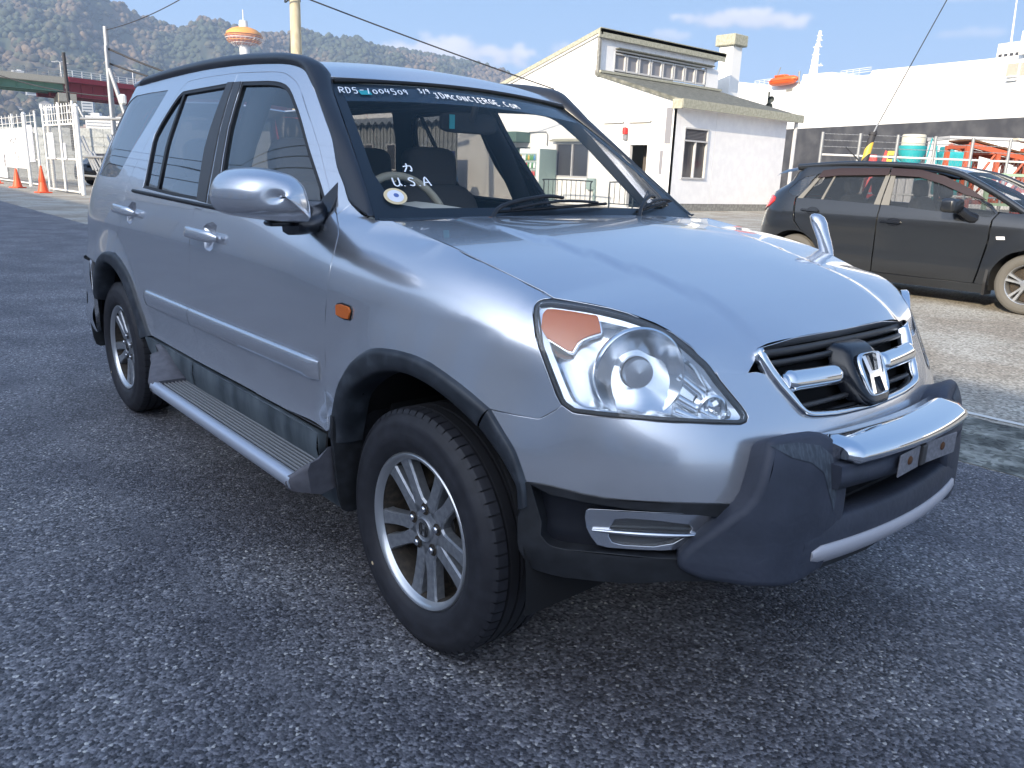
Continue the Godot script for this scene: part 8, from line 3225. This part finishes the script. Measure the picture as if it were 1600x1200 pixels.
# ---------------------------------------------------------------- black hatchback
func hatchback() -> void:
	var hb := Body.new()
	hb.host = self
	hb.yr = [0.15, 0.28, 0.40, 0.55, 0.70, 0.84, 0.90, 0.97, 1.05, 1.20, 1.35, 1.45, 1.53]
	hb.wm = [0.79, 0.84, 0.855, 0.858, 0.866, 0.876, 0.874, 0.858, 0.832, 0.765, 0.692, 0.64, 0.58]
	hb.xf = [[0.1, 0.3, 0.5, 0.65, 0.75, 0.85, 0.95, 1.05], [0.80, 0.88, 0.92, 0.90, 0.84, 0.70, 0.45, 0.15]]
	hb.xr = [[0.1, 0.3, 0.6, 0.85, 1.05, 1.15, 1.27, 1.41, 1.5], [-3.36, -3.42, -3.50, -3.46, -3.40, -3.34, -3.12, -3.02, -2.9]]
	hb.xc = -0.2
	hb.xb = -2.72
	hb.nr = 2.5
	hb.base = 2.70
	hb.hub = 0.315
	hb.flare = 0.022
	hb.flare_r = 0.37
	hb.hood_y = 1.06
	hb.shoulder = 0.82
	hb.pull = 0.11
	var t := thing("black_hatchback", "black hatchback with brown window visors parked beside the white building", "car", V(-1.22, 0, -8.43))
	var D2 := 0.2
	var arc := func(cx: float, r: float, a0: float, a1: float) -> PackedVector2Array:
		var q := PackedVector2Array()
		for i in 17:
			var g := lerpf(a0, a1, i / 16.0)
			q.append(Vector2(cx + D2 + cos(g) * r, 0.315 + sin(g) * r))
		return q
	var sh := func(a: Array) -> PackedVector2Array:
		var q := flat2(a)
		for i in q.size():
			q[i].x += D2
		return q
	var win_q := (sh as Callable).call([-2.97, 1.20, -2.92, 1.29, -2.78, 1.34, -2.60, 1.375, -2.71, 1.10, -2.84, 1.11, -2.94, 1.155])
	var win_r := (sh as Callable).call([-2.66, 1.085, -2.53, 1.345, -2.30, 1.375, -1.72, 1.395, -1.74, 1.055])
	var win_f := (sh as Callable).call([-1.57, 1.05, -1.62, 1.395, -1.33, 1.385, -1.05, 1.325, -0.78, 1.215, -0.50, 1.085, -0.42, 1.02, -0.46, 0.975])
	for s in [1, -1]:
		var fd := (sh as Callable).call([-0.52, 0.27, -0.49, 0.40, -0.44, 0.74, -0.44, 0.95, -0.40, 1.03, -0.50, 1.115, -0.78, 1.245, -1.05, 1.36, -1.33, 1.42, -1.66, 1.43, -1.655, 1.0, -1.65, 0.27])
		var o := skin("front_door", t, s, fd, "black_paint", 0.0, [win_f], 0.015, 0.06, 0.002, hb)
		skin("window_glass", o, s, grown(win_f, -0.003), "smoke_glass", -0.008, [], 0.0, 0.06, 0.0, hb)
		var rd := PackedVector2Array()
		rd.append_array((sh as Callable).call([-1.66, 0.27, -1.665, 1.0, -1.67, 1.43, -2.30, 1.41, -2.56, 1.37, -2.76, 1.08, -2.71, 0.80, -2.60, 0.68, -2.45, 0.585, -2.36, 0.47]))
		rd.append_array((sh as Callable).call([-2.33, 0.27]))
		var r := skin("rear_door", t, s, rd, "black_paint", 0.0, [win_r], 0.015, 0.06, 0.002, hb)
		skin("window_glass", r, s, grown(win_r, -0.003), "smoke_glass", -0.008, [], 0.0, 0.06, 0.0, hb)
		skin("window_divider", r, s, (sh as Callable).call([-2.43, 1.06, -2.36, 1.375, -2.34, 1.375, -2.40, 1.06]), "pillar_grey", -0.004, [], 0.01, 0.06, 0.0, hb)
		skin("pillar_cover", r, s, (sh as Callable).call([-1.74, 1.05, -1.72, 1.40, -1.675, 1.40, -1.67, 1.05]), "pillar_grey", 0.003, [], 0.01, 0.06, 0.0, hb)
		skin("pillar_cover", o, s, (sh as Callable).call([-1.655, 1.05, -1.66, 1.40, -1.61, 1.40, -1.56, 1.05]), "pillar_grey", 0.003, [], 0.01, 0.06, 0.0, hb)
		skin("rear_pillar_cover", r, s, (sh as Callable).call([-2.74, 1.08, -2.56, 1.36, -2.52, 1.36, -2.67, 1.08]), "pillar_grey", 0.003, [], 0.01, 0.06, 0.0, hb)
		skin("window_visor", r, s, (sh as Callable).call([-2.56, 1.33, -2.52, 1.42, -2.30, 1.45, -1.69, 1.462, -1.69, 1.385, -2.30, 1.365, -2.44, 1.345]), "visor_brown", 0.018, [], 0.012, 0.06, 0.0, hb)
		skin("window_visor", o, s, (sh as Callable).call([-1.67, 1.462, -1.33, 1.45, -1.05, 1.385, -0.76, 1.265, -0.56, 1.15, -0.78, 1.195, -1.05, 1.30, -1.33, 1.372, -1.67, 1.385]), "visor_brown", 0.018, [], 0.012, 0.06, 0.0, hb)
		# fender
		var ff := PackedVector2Array()
		ff.append_array((sh as Callable).call([-0.505, 0.27, -0.475, 0.40, -0.425, 0.74, -0.425, 0.95, -0.385, 1.03]))
		ff.append_array((sh as Callable).call([-0.10, 1.035, 0.0, 1.01]))
		ff.append_array(flat2([0.45, 0.93, 0.62, 0.84, 0.60, 0.62, 0.58, 0.58]))
		ff.append_array((arc as Callable).call(0.0, 0.365, 0.62, PI + 0.15))
		skin("front_fender", t, s, ff, "black_paint", 0.0, [], 0.015, 0.05, 0.002, hb)
		skin("side_marker", t, s, (sh as Callable).call([-0.36, 0.785, -0.28, 0.79, -0.27, 0.76, -0.35, 0.755]), "white_label", 0.006, [], 0.008, 0.05, 0.0, hb)
		var fbp := PackedVector2Array()
		fbp.append_array(flat2([0.585, 0.57, 0.61, 0.62, 0.63, 0.70, 1.0, 0.72, U0, 0.72, U0, 0.22, 0.9, 0.20, 0.50, 0.22]))
		skin("front_bumper", t, s, fbp, "black_paint", 0.0, [], 0.02, 0.06, 0.0, hb)
		skin("headlight", t, s, flat2([0.63, 0.84, 0.60, 0.72, 0.95, 0.73, 0.95, 0.80]), "lamp_chrome", 0.004, [], 0.01, 0.05, 0.0, hb)
		# quarter and tail
		var qp := PackedVector2Array()
		qp.append_array((sh as Callable).call([-1.68, 1.44, -1.68, 1.50, -2.2, 1.515, -2.8, 1.47, -3.05, 1.44]))
		qp.append_array(flat2([-3.3, 1.42, -3.3, 1.28, -3.4, 1.10, -3.55, 1.05, -3.55, 0.62, -3.1, 0.60, -2.98, 0.60]))
		qp.append_array((arc as Callable).call(-2.70, 0.365, 2.3, 0.62))
		qp.append_array((sh as Callable).call([-2.38, 0.60, -2.47, 0.60, -2.62, 0.69, -2.73, 0.80, -2.78, 1.08, -2.58, 1.385, -2.30, 1.425]))
		skin("rear_quarter", t, s, qp, "black_paint", 0.0, [win_q], 0.015, 0.05, 0.002, hb)
		skin("quarter_glass", t, s, grown(win_q, -0.003), "privacy_glass", -0.004, [], 0.0, 0.06, 0.0, hb)
		var fl := skin("fuel_flap", t, s, (sh as Callable).call([-3.10, 0.83, -3.08, 0.965, -3.04, 0.985, -2.90, 0.98, -2.885, 0.96, -2.90, 0.83]), "black_paint", 0.003, [], 0.006, 0.05, 0.0, hb)
		skin("tail_lamp", t, s, flat2([-2.93, 1.075, -2.91, 1.03, -2.99, 0.965, -3.20, 0.88, -3.42, 0.86, -3.42, 1.05, -3.20, 1.095, -3.04, 1.10]), "red_lens", 0.012, [], 0.02, 0.04, 0.0, hb)
		skin("rear_bumper", t, s, flat2([-2.97, 0.59, -3.1, 0.59, -3.55, 0.61, -3.62, 0.61, -3.62, 0.26, -3.1, 0.24, -2.86, 0.26, -2.86, 0.45]), "black_paint", 0.004, [], 0.02, 0.06, 0.0, hb)
		skin("tailgate", t, s, flat2([-3.55, 1.04, -3.62, 1.04, -3.62, 0.62, -3.55, 0.63]), "black_paint", -0.002, [], 0.0, 0.08, 0.0, hb)
		skin("rear_glass", t, s, flat2([-3.31, 1.41, -3.62, 1.41, -3.62, 1.06, -3.41, 1.09, -3.31, 1.28]), "privacy_glass", -0.003, [], 0.0, 0.08, 0.0, hb)
		skin("sill", t, s, (sh as Callable).call([-0.42, 0.265, -2.36, 0.265, -2.36, 0.17, -0.42, 0.17]), "black_paint", 0.006, [], 0.03, 0.08, 0.0, hb)
		for q in [[-1.49, 0.865, "front"], [-2.52, 0.935, "rear"]]:
			var parent: Node3D = o if q[2] == "front" else r
			skin("door_handle", parent, s, (sh as Callable).call([q[0] - 0.12, q[1] - 0.008, q[0] - 0.11, q[1] + 0.012, q[0] + 0.11, q[1] + 0.008, q[0] + 0.115, q[1] - 0.014]), "black_gloss", 0.035, [], 0.03, 0.04, 0.0, hb)
			var cup := PackedVector2Array()
			for i in 18:
				cup.append(Vector2(q[0] + D2 + 0.03 + cos(TAU * i / 18.0) * 0.085, q[1] + sin(TAU * i / 18.0) * 0.048))
			skin("handle_cup", parent, s, cup, "black_gloss", 0.0012, [], 0.0, 0.04, 0.0, hb)
		# door mirror
		var m := Node3D.new()
		m.name = "side_mirror" if s > 0 else "side_mirror_001"
		t.add_child(m)
		var mb := MB.new()
		mb.flip = s < 0
		soft(mb, V(-0.80, 1.085, 1.00), V(0.17, 0.155, 0.25), Basis(V(0, 1, 0), -0.15))
		part("mirror_shell", mb, "black_paint", m)
		mb = MB.new()
		mb.flip = s < 0
		mb.tube([V(-0.72, 1.04, 0.97), V(-0.66, 0.98, 0.90), V(-0.62, 0.955, 0.83)], 0.05, 8, true, 0.06)
		part("mirror_foot", mb, "black_gloss", m)
		# wells, flaps
		for cx in [0.0, -2.70]:
			mb = MB.new()
			mb.flip = s < 0
			var rows := []
			for i in 17:
				var g := lerpf(-0.3, PI + 0.3, i / 16.0)
				var ring := PackedVector3Array()
				for z in [0.835, 0.66, 0.50]:
					ring.append(V(cx + cos(g) * 0.37, 0.315 + sin(g) * 0.37, z))
				rows.append(ring)
			mb.loft(rows, false, Vector3(cx, 0.9, 0.7))
			mb.box(V(cx, 0.45, 0.49), V(0.8, 0.5, 0.02))
			part("wheel_well", mb, "well_black", t)
			mb = MB.new()
			mb.flip = s < 0
			mb.slab(flat2([0.66, 0.42, 0.86, 0.46, 0.89, 0.30, 0.88, 0.16, 0.68, 0.16]), V(cx - 0.37, 0, 0), V(0, 0, 1), V(0, 1, 0), V(1, 0, 0), 0.03)
			part("mud_flap", mb, "door_black", t)
	# roof, screen, hood, floor
	var roof := MB.new()
	var rows2 := []
	for q in [[-0.92, 1.425, 0.63], [-1.15, 1.475, 0.615], [-1.5, 1.515, 0.605], [-1.95, 1.53, 0.60], [-2.5, 1.515, 0.60], [-2.9, 1.475, 0.605], [-3.15, 1.425, 0.60], [-3.22, 1.395, 0.58]]:
		var ring := PackedVector3Array()
		for i in 17:
			var z := lerpf(-1.0, 1.0, i / 16.0)
			ring.append(V(q[0] + 0.03 * (1.0 - z * z), q[1] + 0.03 * (1.0 - pow(absf(z), 3.0)) - 0.05 * pow(absf(z), 8.0), z * q[2]))
		rows2.append(ring)
	roof.loft(rows2, false, V(-1.9, 0.5, 0))
	part("roof", roof, "black_paint", t)
	var ws := MB.new()
	rows2 = []
	for i in 9:
		var q := i / 8.0
		var ring := PackedVector3Array()
		for k in 17:
			var z := lerpf(-1.0, 1.0, k / 16.0)
			var lo := V(-0.12 + 0.14 * (1.0 - z * z), 1.02, 0.735 * z)
			var hi := V(-0.94 + 0.05 * (1.0 - z * z), 1.435 + 0.02 * (1.0 - z * z), 0.615 * z)
			ring.append(lo.lerp(hi, q) + V(0.2, 0.5, 0) * (0.10 * q * (1.0 - q)))
		rows2.append(ring)
	ws.loft(rows2, false, V(-1.5, 0.5, 0))
	part("windscreen", ws, "clear_glass", t)
	for s in [1, -1]:
		var pl := MB.new()
		pl.flip = s < 0
		pl.tube(curve([V(-0.10, 1.005, 0.755), V(-0.42, 1.19, 0.715), V(-0.75, 1.355, 0.665), V(-1.0, 1.445, 0.625), V(-1.4, 1.50, 0.60), V(-2.2, 1.515, 0.59), V(-2.9, 1.465, 0.60)], 5), 0.036, 10)
		part("screen_pillar", pl, "black_paint", t)
	var hood := MB.new()
	rows2 = []
	for q in [[-0.12, 1.02, 0.70], [0.1, 0.995, 0.70], [0.35, 0.95, 0.68], [0.58, 0.885, 0.63], [0.74, 0.80, 0.55], [0.82, 0.72, 0.5]]:
		var ring := PackedVector3Array()
		for k in 15:
			var z := lerpf(-1.0, 1.0, k / 14.0)
			ring.append(V(q[0] + 0.10 * (1.0 - z * z), q[1] + 0.03 * (1.0 - z * z), z * q[2]))
		rows2.append(ring)
	hood.loft(rows2, false, V(0, 0, 0))
	part("hood", hood, "black_paint", t)
	var fl := MB.new()
	fl.box(V(-1.4, 0.26, 0), V(4.1, 0.12, 1.3))
	fl.box(V(-0.15, 0.6, 0), V(0.05, 0.75, 1.4))
	fl.box(V(-0.5, 0.93, 0), V(0.55, 0.12, 1.4), Basis.IDENTITY, 0.05)
	part("floor_pan", fl, "interior_dark", t)
	for q in [[-1.35, 0.36], [-1.35, -0.36], [-2.2, 0.36], [-2.2, -0.36]]:
		var st := MB.new()
		soft(st, V(q[0], 0.85, q[1]), V(0.17, 0.62, 0.5), Basis(V(0, 0, 1), 0.2))
		soft(st, V(q[0] - 0.08, 1.25, q[1]), V(0.10, 0.2, 0.28), Basis(V(0, 0, 1), 0.15))
		soft(st, V(q[0] + 0.28, 0.55, q[1]), V(0.5, 0.16, 0.5), Basis.IDENTITY)
		part("seat", st, "interior_dark", t)
	# wheels: silver multi-spoke
	var ty := tyre_shape(0.315, 0.215, 0.100, 0.02)
	for w in [[0.0, 1], [-2.70, 1], [0.0, -1], [-2.70, -1]]:
		var wn := Node3D.new()
		wn.name = "wheel"
		t.add_child(wn, true)
		var tf := Transform3D(Basis.IDENTITY if w[1] > 0 else Basis(Vector3.UP, PI), V(w[0], 0.315, 0.755 * w[1]))
		same("tyre", ty[0], "hatch_tyre", wn, tf)
		same("tread", ty[1], "hatch_tyre", wn, tf)
		var mb := MB.new()
		mb.lathe([Vector2(0.222, 0.074), Vector2(0.218, 0.086), Vector2(0.205, 0.082), Vector2(0.196, 0.06), Vector2(0.194, -0.06)], Vector3.ZERO, V(0, 0, 1), 48)
		mb.lathe([Vector2(0.06, 0.05), Vector2(0.055, 0.078), Vector2(0.03, 0.083), Vector2(0, 0.083)], Vector3.ZERO, V(0, 0, 1), 24)
		same("rim", mb.mesh(), "rim_lip", wn, tf)
		for k in 5:
			for sd in [-1.0, 1.0]:
				mb = MB.new()
				var g: float = TAU * k / 5.0 + 0.3 + sd * 0.16
				var e1 := V(cos(g), sin(g), 0)
				var e2 := V(-sin(g), cos(g), 0)
				var rows := []
				for q in [[0.04, 0.016, 0.078], [0.12, 0.012, 0.074], [0.205, 0.018, 0.078]]:
					var ring := PackedVector3Array()
					for p in [[-1.2, -0.03], [-0.8, 0.0], [0.8, 0.0], [1.2, -0.03]]:
						ring.append(e1 * q[0] + e2 * (p[0] * q[1]) + V(0, 0, q[2] + p[1]))
					rows.append(ring)
				mb.loft(rows, true, null, true, false)
				same("spoke", mb.mesh(), "rim_lip", wn, tf)
		mb = MB.new()
		mb.lathe([Vector2(0.19, -0.03), Vector2(0.15, -0.01), Vector2(0, -0.01)], Vector3.ZERO, V(0, 0, 1), 24)
		same("brake_disc", mb.mesh(), "brake_dark", wn, tf)
	var an := MB.new()
	an.tube([V(-2.35, 1.52, 0.0), V(-2.62, 1.74, 0.0)], 0.012, 6, true, 0.006)
	part("aerial", an, "door_black", t)
